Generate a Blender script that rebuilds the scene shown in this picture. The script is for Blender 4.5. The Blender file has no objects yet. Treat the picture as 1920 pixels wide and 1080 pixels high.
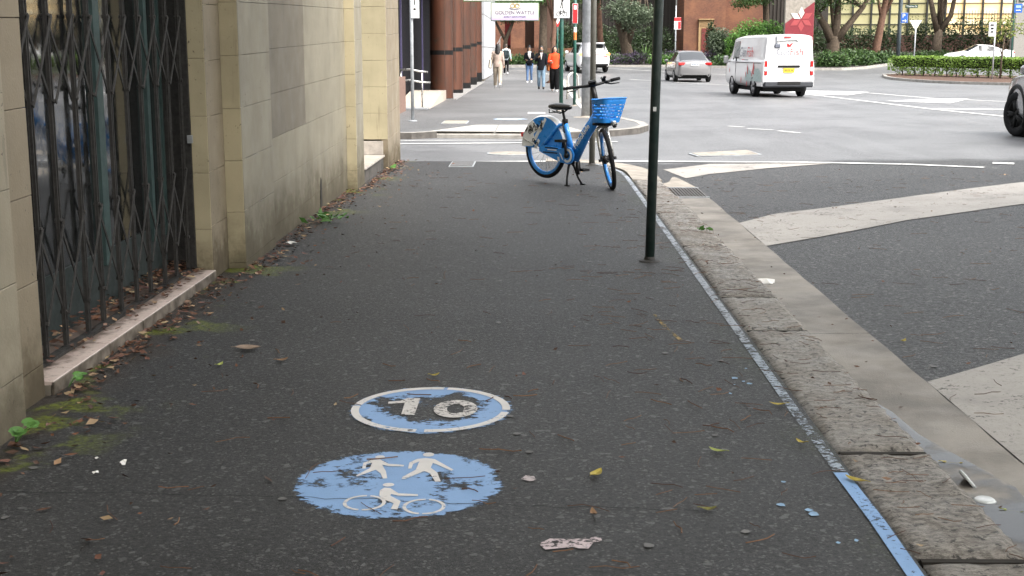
import bpy, math, random
import numpy as np
from mathutils import Vector, Matrix
random.seed(7)
RNG = np.random.default_rng(7)
rad = math.radians
S = bpy.context.scene
COL = S.collection

# ------------------------------------------------------------------ camera
cd = bpy.data.cameras.new('camera')
cam = bpy.data.objects.new('camera', cd)
COL.objects.link(cam)
cam.location = (0, 0, 1.48)
cam.rotation_euler = (rad(90) - math.atan(445 / 2400), 0, rad(1.03))
cd.lens = 45.0
cd.sensor_width = 36.0
cd.clip_start = 0.05
cd.clip_end = 2000
cd.dof.use_dof = False
cd.dof.focus_distance = 9.0
cd.dof.aperture_fstop = 8.0
S.camera = cam
# ------------------------------------------------------------------ overcast sky
SUN_EL, SUN_AZ = rad(52), rad(130)          # azimuth measured clockwise from +Y
w = bpy.data.worlds.new('World')
S.world = w
w.use_nodes = True
wn, wl = w.node_tree.nodes, w.node_tree.links
wn.clear()
sky = wn.new('ShaderNodeTexSky')
sky.sky_type = 'NISHITA'
sky.sun_disc = False
sky.sun_elevation = SUN_EL
sky.sun_rotation = SUN_AZ
sky.air_density = 1.5
sky.dust_density = 6.0
sky.ozone_density = 1.0
hs = wn.new('ShaderNodeHueSaturation')
hs.inputs['Saturation'].default_value = 0.22
bg = wn.new('ShaderNodeBackground')
bg.inputs['Strength'].default_value = 0.15
wo = wn.new('ShaderNodeOutputWorld')
wl.new(sky.outputs['Color'], hs.inputs['Color'])
wl.new(hs.outputs['Color'], bg.inputs['Color'])
wl.new(bg.outputs['Background'], wo.inputs['Surface'])
sd = bpy.data.lights.new('sun', 'SUN')
sd.energy = 1.0
sd.angle = rad(25)
sd.color = (1.0, 0.96, 0.9)
sun = bpy.data.objects.new('sun', sd)
COL.objects.link(sun)
sdir = Vector((math.sin(SUN_AZ) * math.cos(SUN_EL), math.cos(SUN_AZ) * math.cos(SUN_EL), math.sin(SUN_EL)))
sun.rotation_euler = sdir.to_track_quat('Z', 'Y').to_euler()
S.view_settings.view_transform = 'Standard'
S.view_settings.look = 'None'
S.view_settings.gamma = 1.0
S.view_settings.exposure = 1.65
S.view_settings.use_curve_mapping = False
S.render.engine = 'CYCLES'
S.cycles.max_bounces = 5
S.cycles.diffuse_bounces = 2
S.cycles.glossy_bounces = 3
S.cycles.transmission_bounces = 2
S.cycles.transparent_max_bounces = 6
S.cycles.use_adaptive_sampling = True
S.cycles.adaptive_threshold = 0.02
S.cycles.use_denoising = True

# ------------------------------------------------------------------ mesh helpers
class MB:
    def __init__(s):
        s.v, s.f = [], []
    def poly(s, pts):
        n = len(s.v)
        s.v += [tuple(p) for p in pts]
        s.f.append(tuple(range(n, n + len(pts))))
        return s
    def add(s, vs, fs):
        n = len(s.v)
        s.v += [tuple(p) for p in vs]
        s.f += [tuple(n + i for i in f) for f in fs]
        return s
    def box(s, c, d, m=None, ch=0.0):
        hx, hy, hz = d[0] / 2, d[1] / 2, d[2] / 2
        if ch <= 0:
            vs = [Vector((x * hx, y * hy, z * hz)) for x in (-1, 1) for y in (-1, 1) for z in (-1, 1)]
            fs = [(0, 1, 3, 2), (4, 6, 7, 5), (0, 4, 5, 1), (2, 3, 7, 6), (0, 2, 6, 4), (1, 5, 7, 3)]
        else:
            vs, idx = [], {}
            for x in (-1, 1):
                for y in (-1, 1):
                    for z in (-1, 1):
                        for a in range(3):
                            p = [x * (hx - ch), y * (hy - ch), z * (hz - ch)]
                            p[a] = (x * hx, y * hy, z * hz)[a]
                            idx[x, y, z, a] = len(vs)
                            vs.append(Vector(p))
            fs = []
            for a in range(3):
                b, c_ = (a + 1) % 3, (a + 2) % 3
                for sg in (-1, 1):
                    q = []
                    for (u, t) in ((-1, -1), (1, -1), (1, 1), (-1, 1)):
                        k = [0, 0, 0]; k[a] = sg; k[b] = u; k[c_] = t
                        q.append(idx[k[0], k[1], k[2], a])
                    fs.append(tuple(q) if sg > 0 else tuple(q[::-1]))
            for a in range(3):
                b, c_ = (a + 1) % 3, (a + 2) % 3
                for u in (-1, 1):
                    for t in (-1, 1):
                        k0 = [0, 0, 0]; k0[b] = u; k0[c_] = t
                        k1 = k0[:]; k0[a] = -1; k1[a] = 1
                        q = (idx[k0[0], k0[1], k0[2], b], idx[k1[0], k1[1], k1[2], b], idx[k1[0], k1[1], k1[2], c_], idx[k0[0], k0[1], k0[2], c_])
                        fs.append(q)
            for x in (-1, 1):
                for y in (-1, 1):
                    for z in (-1, 1):
                        fs.append(tuple(idx[x, y, z, a] for a in range(3)))
        if m is not None:
            vs = [m @ v for v in vs]
        c = Vector(c)
        return s.add([v + c for v in vs], fs)
    def prism(s, poly, a0, a1, axis=2):
        def P(p, a):
            return {2: (p[0], p[1], a), 1: (p[0], a, p[1]), 0: (a, p[0], p[1])}[axis]
        n = len(poly)
        vs = [P(p, a0) for p in poly] + [P(p, a1) for p in poly]
        fs = [tuple(range(n))[::-1], tuple(range(n, 2 * n))]
        fs += [(i, (i + 1) % n, n + (i + 1) % n, n + i) for i in range(n)]
        return s.add(vs, fs)
    def tube(s, pts, r, n=8, closed=False, cap=True, flat=1.0):
        pts = [Vector(p) for p in pts]
        k = len(pts)
        rs = r if isinstance(r, (list, tuple)) else [r] * k
        prev = None
        rings = []
        for i in range(k):
            a = pts[i - 1] if (i > 0 or closed) else pts[i]
            b = pts[(i + 1) % k] if (i < k - 1 or closed) else pts[i]
            t = (b - a)
            t = t.normalized() if t.length > 1e-9 else Vector((0, 0, 1))
            if prev is None:
                u = t.orthogonal().normalized()
                if abs(t.z) < 0.9:
                    u = Vector((0, 0, 1)).cross(t).normalized()
            else:
                u = prev - t * prev.dot(t)
                u = u.normalized() if u.length > 1e-6 else t.orthogonal().normalized()
            prev = u
            q = t.cross(u)
            rings.append([pts[i] + u * (math.cos(2 * math.pi * j / n) * rs[i] * flat) + q * (math.sin(2 * math.pi * j / n) * rs[i]) for j in range(n)])
        vs = [p for ring in rings for p in ring]
        fs = []
        for i in range(k if closed else k - 1):
            i2 = (i + 1) % k
            for j in range(n):
                fs.append((i * n + j, i * n + (j + 1) % n, i2 * n + (j + 1) % n, i2 * n + j))
        if cap and not closed:
            fs.append(tuple(range(n))[::-1])
            fs.append(tuple((k - 1) * n + j for j in range(n)))
        return s.add(vs, fs)
    def lathe(s, prof, n=24, m=None):
        vs, fs = [], []
        for (r, z) in prof:
            for j in range(n):
                a = 2 * math.pi * j / n
                vs.append(Vector((r * math.cos(a), r * math.sin(a), z)))
        for i in range(len(prof) - 1):
            for j in range(n):
                fs.append((i * n + j, i * n + (j + 1) % n, (i + 1) * n + (j + 1) % n, (i + 1) * n + j))
        if m is not None:
            vs = [m @ v for v in vs]
        return s.add(vs, fs)
    def ball(s, c, r, nu=12, nv=8, m=None):
        r = r if isinstance(r, (list, tuple)) else (r, r, r)
        vs, fs = [], []
        for i in range(nv + 1):
            th = math.pi * i / nv
            for j in range(nu):
                a = 2 * math.pi * j / nu
                vs.append(Vector((r[0] * math.sin(th) * math.cos(a), r[1] * math.sin(th) * math.sin(a), r[2] * math.cos(th))))
        for i in range(nv):
            for j in range(nu):
                fs.append((i * nu + j, (i + 1) * nu + j, (i + 1) * nu + (j + 1) % nu, i * nu + (j + 1) % nu))
        if m is not None:
            vs = [m @ v for v in vs]
        c = Vector(c)
        return s.add([v + c for v in vs], fs)
    def loft(s, secs, n=16):
        """sections (cx,cy,z,rx,ry)"""
        vs, fs = [], []
        for (cx, cy, z, rx, ry) in secs:
            for j in range(n):
                a = 2 * math.pi * j / n
                vs.append((cx + rx * math.cos(a), cy + ry * math.sin(a), z))
        k = len(secs)
        for i in range(k - 1):
            for j in range(n):
                fs.append((i * n + j, i * n + (j + 1) % n, (i + 1) * n + (j + 1) % n, (i + 1) * n + j))
        fs.append(tuple(range(n))[::-1])
        fs.append(tuple((k - 1) * n + j for j in range(n)))
        return s.add(vs, fs)
    def xf(s, m):
        s.v = [tuple(m @ Vector(p)) for p in s.v]
        return s
    def mesh(s, name, smooth=False):
        me = bpy.data.meshes.new(name)
        me.from_pydata(s.v, [], s.f)
        if smooth:
            me.polygons.foreach_set('use_smooth', [True] * len(me.polygons))
        me.update()
        return me
    def obj(s, name, mat, parent=None, smooth=False, world=True, bevel=0, auto=None):
        return mk(name, s.mesh(name, smooth), mat, parent, world, bevel, auto)

PARENT_M = {}
def mk(name, me, mat, parent=None, world=True, bevel=0, auto=None):
    o = bpy.data.objects.new(name, me)
    if mat is not None:
        for m in (mat if isinstance(mat, (list, tuple)) else [mat]):
            me.materials.append(m)
    COL.objects.link(o)
    if parent is not None:
        o.parent = parent
        if world and parent in PARENT_M:
            o.matrix_parent_inverse = PARENT_M[parent].inverted()
    if bevel:
        b = o.modifiers.new('bevel', 'BEVEL')
        b.width = bevel; b.segments = 2; b.limit_method = 'ANGLE'
    return o
def tag(o, label=None, cat=None, group=None, kind=None):
    if label: o['label'] = label
    if cat: o['category'] = cat
    if group: o['group'] = group
    if kind: o['kind'] = kind
    return o
def thing(name, label=None, cat=None, loc=(0, 0, 0), rz=0.0, group=None, kind=None):
    o = bpy.data.objects.new(name, None)
    o.empty_display_size = 0.2
    COL.objects.link(o)
    o.location = loc
    o.rotation_euler = (0, 0, rz)
    PARENT_M[o] = Matrix.Translation(loc) @ Matrix.Rotation(rz, 4, 'Z')
    return tag(o, label, cat, group, kind)
def text(name, body, size, mat, parent, M, extrude=0.0015, align='CENTER', sx=1.0, local=True):
    c = bpy.data.curves.new(name, 'FONT')
    c.body = body; c.size = size; c.extrude = extrude
    c.align_x = align; c.align_y = 'CENTER'
    c.materials.append(mat)
    tmp = bpy.data.objects.new(name + '_tmp', c)
    COL.objects.link(tmp)
    me = bpy.data.meshes.new_from_object(tmp.evaluated_get(bpy.context.evaluated_depsgraph_get()))
    me.materials.clear(); me.materials.append(mat)
    bpy.data.objects.remove(tmp)
    o = bpy.data.objects.new(name, me)
    COL.objects.link(o)
    o.parent = parent
    o.matrix_basis = M @ Matrix.Diagonal((sx, 1, 1, 1))
    if not local and parent in PARENT_M:
        o.matrix_parent_inverse = PARENT_M[parent].inverted()
    return o
def face_m(loc, right, up):
    r = Vector(right).normalized(); u = Vector(up).normalized(); n = r.cross(u)
    m = Matrix((r, u, n)).transposed().to_4x4()
    m.translation = Vector(loc)
    return m

# ------------------------------------------------------------------ material helpers
class NM:
    def __init__(s, name):
        s.m = bpy.data.materials.new(name)
        s.m.use_nodes = True
        s.n = s.m.node_tree.nodes; s.l = s.m.node_tree.links
        s.b = s.n['Principled BSDF']
        s.out = s.n['Material Output']
        s.tc = None
    def co(s, which='Object', scale=None):
        if s.tc is None:
            s.tc = s.n.new('ShaderNodeTexCoord')
        c = s.tc.outputs[which]
        if scale is not None:
            mp = s.n.new('ShaderNodeMapping')
            mp.inputs['Scale'].default_value = scale
            s.l.new(c, mp.inputs['Vector'])
            c = mp.outputs[0]
        return c
    def noise(s, scale, detail=4, rough=0.55, co=None, dist=0.0):
        t = s.n.new('ShaderNodeTexNoise')
        t.inputs['Scale'].default_value = scale
        t.inputs['Detail'].default_value = detail
        t.inputs['Roughness'].default_value = rough
        t.inputs['Distortion'].default_value = dist
        s.l.new(co if co is not None else s.co(), t.inputs['Vector'])
        return t.outputs['Fac']
    def voro(s, scale, co=None, out='Distance', feat='F1'):
        t = s.n.new('ShaderNodeTexVoronoi')
        t.feature = feat
        t.inputs['Scale'].default_value = scale
        s.l.new(co if co is not None else s.co(), t.inputs['Vector'])
        return t.outputs[out]
    def rng(s, v, a, b, c=0.0, d=1.0):
        t = s.n.new('ShaderNodeMapRange')
        t.interpolation_type = 'SMOOTHSTEP'
        s.l.new(v, t.inputs['Value'])
        t.inputs['From Min'].default_value = a; t.inputs['From Max'].default_value = b
        t.inputs['To Min'].default_value = c; t.inputs['To Max'].default_value = d
        return t.outputs['Result']
    def math(s, op, a, b=None):
        t = s.n.new('ShaderNodeMath'); t.operation = op
        for i, x in enumerate((a, b)):
            if x is None: continue
            if isinstance(x, (int, float)): t.inputs[i].default_value = x
            else: s.l.new(x, t.inputs[i])
        return t.outputs[0]
    def mix(s, fac, a, b, mode='MIX'):
        t = s.n.new('ShaderNodeMix'); t.data_type = 'RGBA'; t.blend_type = mode
        for sock, x in ((t.inputs[0], fac), (t.inputs[6], a), (t.inputs[7], b)):
            if isinstance(x, (int, float)): sock.default_value = x
            elif isinstance(x, tuple): sock.default_value = (x[0], x[1], x[2], 1)
            else: s.l.new(x, sock)
        return t.outputs[2]
    def sep(s, co=None):
        t = s.n.new('ShaderNodeSeparateXYZ')
        s.l.new(co if co is not None else s.co(), t.inputs[0])
        return t.outputs
    def bump(s, h, strength=0.3, dist=0.01):
        t = s.n.new('ShaderNodeBump')
        t.inputs['Strength'].default_value = strength
        t.inputs['Distance'].default_value = dist
        s.l.new(h, t.inputs['Height'])
        s.l.new(t.outputs[0], s.b.inputs['Normal'])
    def set(s, **k):
        for a, x in k.items():
            i = s.b.inputs[a.replace('_', ' ')]
            if isinstance(x, (int, float)): i.default_value = x
            elif isinstance(x, tuple): i.default_value = (x[0], x[1], x[2], 1)
            else: s.l.new(x, i)
        return s
    def alpha(s, fac):
        """fac 1 = solid, 0 = worn away"""
        tr = s.n.new('ShaderNodeBsdfTransparent')
        mx = s.n.new('ShaderNodeMixShader')
        s.l.new(fac, mx.inputs[0]); s.l.new(tr.outputs[0], mx.inputs[1]); s.l.new(s.b.outputs[0], mx.inputs[2])
        s.l.new(mx.outputs[0], s.out.inputs['Surface'])

_simple = {}
def sm(name, c, rough=0.6, metal=0.0, var=0.18, scale=12.0, bump=0.0, bscale=60.0, spec=0.5, coat=0.0, c2=None):
    if name in _simple: return _simple[name]
    N = NM(name)
    c2 = c2 or tuple(x * (1 - var) for x in c)
    f = N.rng(N.noise(scale, 5, 0.6), 0.3, 0.7)
    N.set(Base_Color=N.mix(f, c, c2), Roughness=N.rng(N.noise(scale * 1.7, 3), 0.3, 0.7, max(0.02, rough - 0.07), min(1, rough + 0.07)), Metallic=metal)
    N.b.inputs['Specular IOR Level'].default_value = spec
    N.b.inputs['Coat Weight'].default_value = coat
    if bump:
        N.bump(N.noise(bscale, 4), bump, 0.01)
    _simple[name] = N.m
    return N.m
def leafmat(name, c, c2, rough=0.5, trans=0.25):
    N = NM(name)
    oi = N.n.new('ShaderNodeNewGeometry')
    f = oi.outputs['Random Per Island']
    N.set(Base_Color=N.mix(f, c, c2), Roughness=rough)
    tl = N.n.new('ShaderNodeBsdfTranslucent')
    N.l.new(N.mix(f, tuple(x * 1.4 for x in c), tuple(x * 1.4 for x in c2)), tl.inputs['Color'])
    mx = N.n.new('ShaderNodeMixShader'); mx.inputs[0].default_value = trans
    N.l.new(N.b.outputs[0], mx.inputs[1]); N.l.new(tl.outputs[0], mx.inputs[2]); N.l.new(mx.outputs[0], N.out.inputs['Surface'])
    return N.m

def asphalt(name, base, speck, moss=False, rough=(0.5, 0.66), sc=1.0, far_pale=None, spec=0.45):
    N = NM(name)
    fine = N.noise(170 * sc, 3, 0.8)
    mid = N.noise(48 * sc, 4, 0.75)
    v = N.sep(N.voro(125 * sc, out='Color'))[0]
    v2 = N.sep(N.voro(52 * sc, out='Color'))
    big = N.math('ADD', N.math('MULTIPLY', N.rng(N.noise(0.32, 6, 0.55), 0.38, 0.62), 1.1), N.math('MULTIPLY', N.rng(N.noise(2.1, 5, 0.65), 0.5, 0.75), 0.5))
    def grain(c):
        q = N.mix(N.rng(fine, 0.36, 0.64), tuple(x * 0.42 for x in c), tuple(x * 1.5 for x in c))
        q = N.mix(N.rng(mid, 0.40, 0.66, 0, 0.5), q, tuple(x * 0.45 for x in c))
        return N.mix(N.math('MULTIPLY', big, 0.42), q, tuple(x * 1.7 for x in c))
    col = grain(base)
    col = N.mix(N.rng(v, 0.84, 1.0, 0, 0.75), col, speck)
    col = N.mix(N.rng(v2[1], 0.97, 0.985, 0, 0.6), col, tuple(x * 1.15 for x in speck))
    if moss:
        xyz = N.sep()
        near = N.rng(xyz[0], -2.0, -1.45, 1.0, 0.0)
        mm = N.math('MULTIPLY', near, N.rng(N.noise(1.3, 4, 0.6), 0.545, 0.60))
        dirt = N.rng(N.math('ADD', xyz[0], N.math('MULTIPLY', N.noise(4, 4), 0.5)), -1.80, -1.52, 1.0, 0.0)
        col = N.mix(N.math('MULTIPLY', dirt, 0.75), col, (0.035, 0.026, 0.019))
        mm = N.math('MULTIPLY', mm, N.rng(N.noise(40, 4, 0.7), 0.36, 0.58))
        mk2 = N.math('MULTIPLY', N.rng(xyz[0], 0.86, 1.1, 0.0, 1.0), N.math('MULTIPLY', N.rng(N.noise(0.9, 3), 0.46, 0.6), N.rng(N.noise(50, 4), 0.42, 0.6)))
        col = N.mix(N.math('MULTIPLY', mm, 0.9), col, (0.135, 0.165, 0.012))
        col = N.mix(N.math('MULTIPLY', mk2, 0.6), col, (0.035, 0.045, 0.015))
    if far_pale:                              # far road: paler asphalt, with grazing sky brightness put into its colour
        xyz = N.sep()
        fo = N.rng(N.math('ADD', xyz[1], N.math('MULTIPLY', N.noise(1.2, 3), 1.0)), 18.0, 18.9)
        worn = grain(far_pale)
        worn = N.mix(N.rng(v, 0.84, 1.0, 0, 0.6), worn, tuple(x * 2.2 for x in far_pale))
        worn = N.mix(N.rng(N.noise(1.0, 4, 0.6, co=N.co('Object', (1.3, 0.12, 1))), 0.45, 0.7, 0, 0.6), worn, tuple(x * 1.5 for x in far_pale))
        worn = N.mix(N.rng(N.noise(0.35, 5, 0.7), 0.52, 0.62, 0, 0.5), worn, tuple(x * 0.62 for x in far_pale))
        col = N.mix(fo, col, worn)
    N.set(Base_Color=col, Roughness=N.rng(mid, 0.3, 0.7, rough[0], rough[1]))
    N.b.inputs['Specular IOR Level'].default_value = spec
    if far_pale:
        N.l.new(N.rng(fo, 0.0, 1.0, 0.25, spec), N.b.inputs['Specular IOR Level'])
    N.bump(N.math('ADD', N.math('MULTIPLY', mid, 0.7), fine), 0.75, 0.007)
    return N.m

def paintmat(name, c, wear=0.42, edge=0.08, scale=30.0, dirt=0.0):
    """road paint worn through to the asphalt"""
    N = NM(name)
    n1 = N.noise(scale, 5, 0.75, co=N.co('Object', (0.85, 1.1, 1)))
    n2 = N.noise(3.0, 3, 0.6)
    f = N.math('ADD', N.math('MULTIPLY', n1, 0.7), N.math('MULTIPLY', n2, 0.3))
    cc = N.mix(N.noise(14, 4), c, tuple(x * 0.8 for x in c))
    if dirt:
        cc = N.mix(N.rng(N.noise(60, 4, 0.8), 0.5, 0.72, 0, dirt), cc, tuple(x * 0.35 for x in c))
        cc = N.mix(N.rng(N.noise(1.6, 5, 0.65), 0.45, 0.68, 0, dirt), cc, tuple(x * 0.55 for x in c))
    N.set(Base_Color=cc, Roughness=0.66)
    N.alpha(N.rng(f, wear - edge / 2, wear + edge / 2))
    N.bump(N.noise(200, 3), 0.3, 0.004)
    return N.m

def blockpaint(name, c, grime=(0.038, 0.032, 0.024), streak=0.5, g0=0.55, c2=None):
    N = NM(name)
    xyz = N.sep()
    st = N.rng(N.noise(5, 4, 0.65, co=N.co('Object', (1.0, 1.0, 0.12))), 0.42, 0.78)
    bl = N.rng(N.noise(2.2, 5, 0.6), 0.35, 0.7)
    col = N.mix(bl, c, c2 or tuple(x * 0.84 for x in c))
    col = N.mix(N.math('MULTIPLY', st, streak * 0.5), col, tuple(0.5 * x + 0.5 * y for x, y in zip(c, grime)))
    low = N.math('ADD', xyz[2], N.math('MULTIPLY', N.noise(3.3, 5, 0.7), -0.75))
    gm = N.rng(low, -0.42, g0 - 0.42, 1.0, 0.0)
    col = N.mix(N.math('MULTIPLY', gm, 0.7), col, grime)
    spots = N.rng(N.noise(30, 4, 0.75), 0.62, 0.68)
    patch = N.rng(N.noise(1.7, 3, 0.6), 0.45, 0.6)
    col = N.mix(N.math('MULTIPLY', N.math('MULTIPLY', spots, patch), 0.8), col, tuple(x * 1.5 for x in grime))
    run = N.math('MULTIPLY', N.rng(N.noise(16, 4, 0.7, co=N.co('Object', (1.0, 1.0, 0.05))), 0.58, 0.68), N.rng(N.noise(1.1, 3), 0.42, 0.6))
    col = N.mix(N.math('MULTIPLY', run, 0.45), col, tuple(x * 1.6 for x in grime))
    N.set(Base_Color=col, Roughness=N.math('MAXIMUM', N.rng(N.noise(3, 3), 0.3, 0.7, 0.42, 0.62), N.math('MULTIPLY', gm, 0.95)))
    N.l.new(N.rng(gm, 0.0, 0.8, 0.4, 0.03), N.b.inputs['Specular IOR Level'])
    N.bump(N.math('ADD', N.noise(90, 3, 0.6), N.math('MULTIPLY', N.noise(8, 3), 0.8)), 0.22, 0.006)
    return N.m

M = {}
M['foot'] = asphalt('footpath_asphalt', (0.029, 0.0293, 0.030), (0.13, 0.13, 0.13), moss=True, spec=0.36)
M['road'] = asphalt('road_asphalt', (0.027, 0.027, 0.0273), (0.17, 0.166, 0.16), rough=(0.38, 0.55), sc=0.8, far_pale=(0.098, 0.098, 0.100), spec=1.0)
M['farfoot'] = asphalt('far_footpath_asphalt', (0.105, 0.104, 0.104), (0.2, 0.2, 0.2), rough=(0.45, 0.6))
M['cream'] = blockpaint('cream_block_paint', (0.47, 0.405, 0.265), g0=0.35, streak=0.35)
M['grey'] = blockpaint('grey_beige_block_paint', (0.285, 0.255, 0.19), streak=0.6, g0=0.75)
M['taupe'] = blockpaint('taupe_block_paint', (0.185, 0.16, 0.12), streak=0.3, g0=0.2)
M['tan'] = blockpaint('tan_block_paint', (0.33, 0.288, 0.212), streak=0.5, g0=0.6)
M['tan2'] = blockpaint('dark_tan_block_paint', (0.27, 0.222, 0.155), streak=0.6, g0=0.5)  # deeper tan paint, one tone on several wall faces
M['mortar'] = sm('mortar', (0.16, 0.14, 0.11), 0.9, bump=0.3)
M['concrete'] = sm('pale_concrete', (0.33, 0.295, 0.25), 0.75, var=0.35, scale=5, bump=0.3, bscale=80)
M['gutter'] = sm('gutter_concrete', (0.28, 0.252, 0.218), 0.65, var=0.5, scale=2.2, bump=0.35, bscale=120)
M['white'] = paintmat('worn_white_paint', (0.74, 0.71, 0.68), 0.42, 0.07, 45)
M['whiteroad'] = paintmat('road_white_paint', (0.66, 0.655, 0.64), 0.40, 0.08, 30)
M['band'] = paintmat('pale_band_paint', (0.36, 0.335, 0.305), 0.40, 0.05, 26, dirt=0.6)
M['edgew'] = paintmat('worn_edge_paint', (0.33, 0.36, 0.40), 0.475, 0.06, 40)
M['edgem'] = paintmat('pale_blue_edge_paint', (0.32, 0.37, 0.43), 0.49, 0.06, 45)
M['edgeb'] = paintmat('blue_edge_paint', (0.22, 0.37, 0.62), 0.42, 0.05, 55)
M['galv'] = sm('galvanised_steel', (0.46, 0.48, 0.50), 0.45, 0.35, scale=9, var=0.3)
M['greenpole'] = sm('dark_green_pole_paint', (0.012, 0.03, 0.026), 0.38, var=0.5, scale=16, c2=(0.035, 0.05, 0.045))
M['greenpole2'] = sm('green_pole_paint', (0.02, 0.10, 0.075), 0.4, var=0.4)
M['black'] = sm('black_plastic', (0.009, 0.009, 0.010), 0.45, spec=0.3)
M['rubber'] = sm('tyre_rubber', (0.010, 0.010, 0.011), 0.8, spec=0.2)
M['blue'] = sm('bike_blue', (0.018, 0.23, 0.68), 0.32, var=0.08, coat=0.3)
M['bwhite'] = sm('bike_white', (0.76, 0.77, 0.78), 0.4, var=0.12)
M['silver'] = sm('silver_metal', (0.6, 0.59, 0.56), 0.3, 0.9)
def carpaint(name, c, metal=0.0, rough=0.25):
    N = NM(name)
    N.set(Base_Color=N.mix(N.rng(N.noise(1.5, 3), 0.3, 0.7), c, tuple(x * 0.97 for x in c)), Roughness=rough, Metallic=metal)
    N.b.inputs['Coat Weight'].default_value = 0.6
    N.b.inputs['Coat Roughness'].default_value = 0.05
    return N.m
M['carwhite'] = carpaint('car_white', (0.76, 0.76, 0.76))
M['cargrey'] = carpaint('car_grey', (0.20, 0.196, 0.198), 0.4, 0.3)
M['glass'] = sm('dark_glass', (0.012, 0.014, 0.015), 0.06, var=0.1)
M['glass'].node_tree.nodes['Principled BSDF'].inputs['IOR'].default_value = 1.45
M['grime'] = sm('grimy_iron', (0.040, 0.037, 0.034), 0.65, 0.2, var=0.5, scale=30, bump=0.3)
M['teal'] = sm('teal_frame_paint', (0.05, 0.088, 0.085), 0.5, var=0.3, scale=10)
M['signwhite'] = sm('sign_white', (0.78, 0.78, 0.77), 0.5, var=0.05)
M['signred'] = sm('sign_red', (0.55, 0.02, 0.025), 0.45, var=0.08)
M['signblack'] = sm('sign_black', (0.009, 0.009, 0.009), 0.5, spec=0.2)
M['signblue'] = sm('sign_blue', (0.01, 0.10, 0.45), 0.45, var=0.1)
M['lightred'] = sm('tail_lamp_red', (0.45, 0.012, 0.012), 0.15, coat=0.5)
M['bark'] = sm('bark', (0.10, 0.072, 0.048), 0.9, var=0.5, scale=8, bump=0.8, bscale=25)
M['barkred'] = sm('reddish_bark', (0.16, 0.085, 0.055), 0.9, var=0.4, scale=8, bump=0.7, bscale=25)

def ss(a, b, t):
    t = min(1.0, max(0.0, (t - a) / (b - a)))
    return t * t * (3 - 2 * t)
def rise(y):
    return 0.14 * math.log(1 + math.exp(min(60, (y - 71) / 4.0))) if y < 300 else 0.035 * (y - 71)
def zroad(x, y):
    k = 1 - ss(1.9, 6, x)
    return -0.1 * k * (1 - ss(14, 20, y)) - 0.05 * k * ss(14, 20, y) + rise(y)
ZF = 0.06
def zfar(y):
    return ZF + rise(y)
# ================================================================== SETTING
def sheet(name, poly, zf, mat, parent=None, dz=0.0, sub=0):
    """flat polygon (convex or not) draped on the ground"""
    m = MB()
    m.poly([(x, y, zf(x, y) + dz) for x, y in poly])
    return m.obj(name, mat, parent)
def strip(pts, w, zf, dz, mb=None, step=0.6):
    """ribbon along a polyline"""
    P = []
    for a, b in zip(pts[:-1], pts[1:]):
        a, b = Vector(a), Vector(b)
        n = max(1, int((b - a).length / step))
        for i in range(n): P.append(a.lerp(b, i / n))
    P.append(Vector(pts[-1]))
    mb = mb or MB()
    L, R_ = [], []
    for i, p in enumerate(P):
        t = (P[min(i + 1, len(P) - 1)] - P[max(i - 1, 0)]).normalized()
        n = Vector((-t.y, t.x))
        for lst, sg in ((L, 1), (R_, -1)):
            q = p + n * (w / 2 * sg)
            lst.append((q.x, q.y, zf(q.x, q.y) + dz))
    for i in range(len(P) - 1):
        mb.poly([R_[i], R_[i + 1], L[i + 1], L[i]])
    return mb
# road: one sheet out to the horizon
def lin(a, b, n): return [a + (b - a) * i / n for i in range(n + 1)]
xs = [-400, -120, -40, -15] + lin(-6, 1.8, 6) + lin(1.9, 6.2, 14)[0:] + [8, 12, 20, 32, 50, 120, 400]
ys = [-300, -80, -20, -5] + lin(0, 13.5, 6) + lin(14, 22, 12) + [28, 36, 45, 55] + lin(60, 96, 18) + [104, 120, 150, 200]
m = MB()
nx = len(xs)
for y in ys:
    for x in xs: m.v.append((x, y, zroad(x, y)))
for j in range(len(ys) - 1):
    for i in range(nx - 1):
        a = j * nx + i
        m.f.append((a, a + 1, a + nx + 1, a + nx))
road = tag(m.obj('road', M['road'], smooth=True), 'grey asphalt road with an intersection and pale painted bands', 'road', kind='structure')

# near footpath
FP = [(-2.75, -8), (1.13, -8), (1.13, 15.0), (1.10, 15.9), (1.0, 16.6), (0.82, 17.1), (0.5, 17.4), (-2.75, 17.45)]
m = MB()
m.prism(FP, -0.35, 0.0)
foot = tag(m.obj('footpath', M['foot']), 'dark asphalt footpath running beside the painted block wall', 'footpath', kind='structure')
# cracks across the footpath (thin flat strips, coloured dark to look recessed)
crk = sm('crack_dark', (0.012, 0.012, 0.012), 0.9)
for pts in ([(-1.7, 8.75), (-0.9, 8.6), (-0.2, 8.72), (0.5, 8.6), (1.12, 8.45)], [(-1.9, 4.15), (-0.9, 4.1), (-0.5, 4.07), (0.1, 4.02), (0.6, 3.98)],
            [(-1.5, 11.6), (-0.3, 11.75), (0.6, 11.6), (1.1, 11.7)]):
    q = []
    for a, b in zip(pts[:-1], pts[1:]):
        for i in range(8):
            t = i / 8
            q.append((a[0] + (b[0] - a[0]) * t, a[1] + (b[1] - a[1]) * t + random.uniform(-.018, .018)))
    strip(q, 0.0035, lambda x, y: 0.0, 0.003, step=9).obj('crack', crk, foot, world=False)

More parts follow.
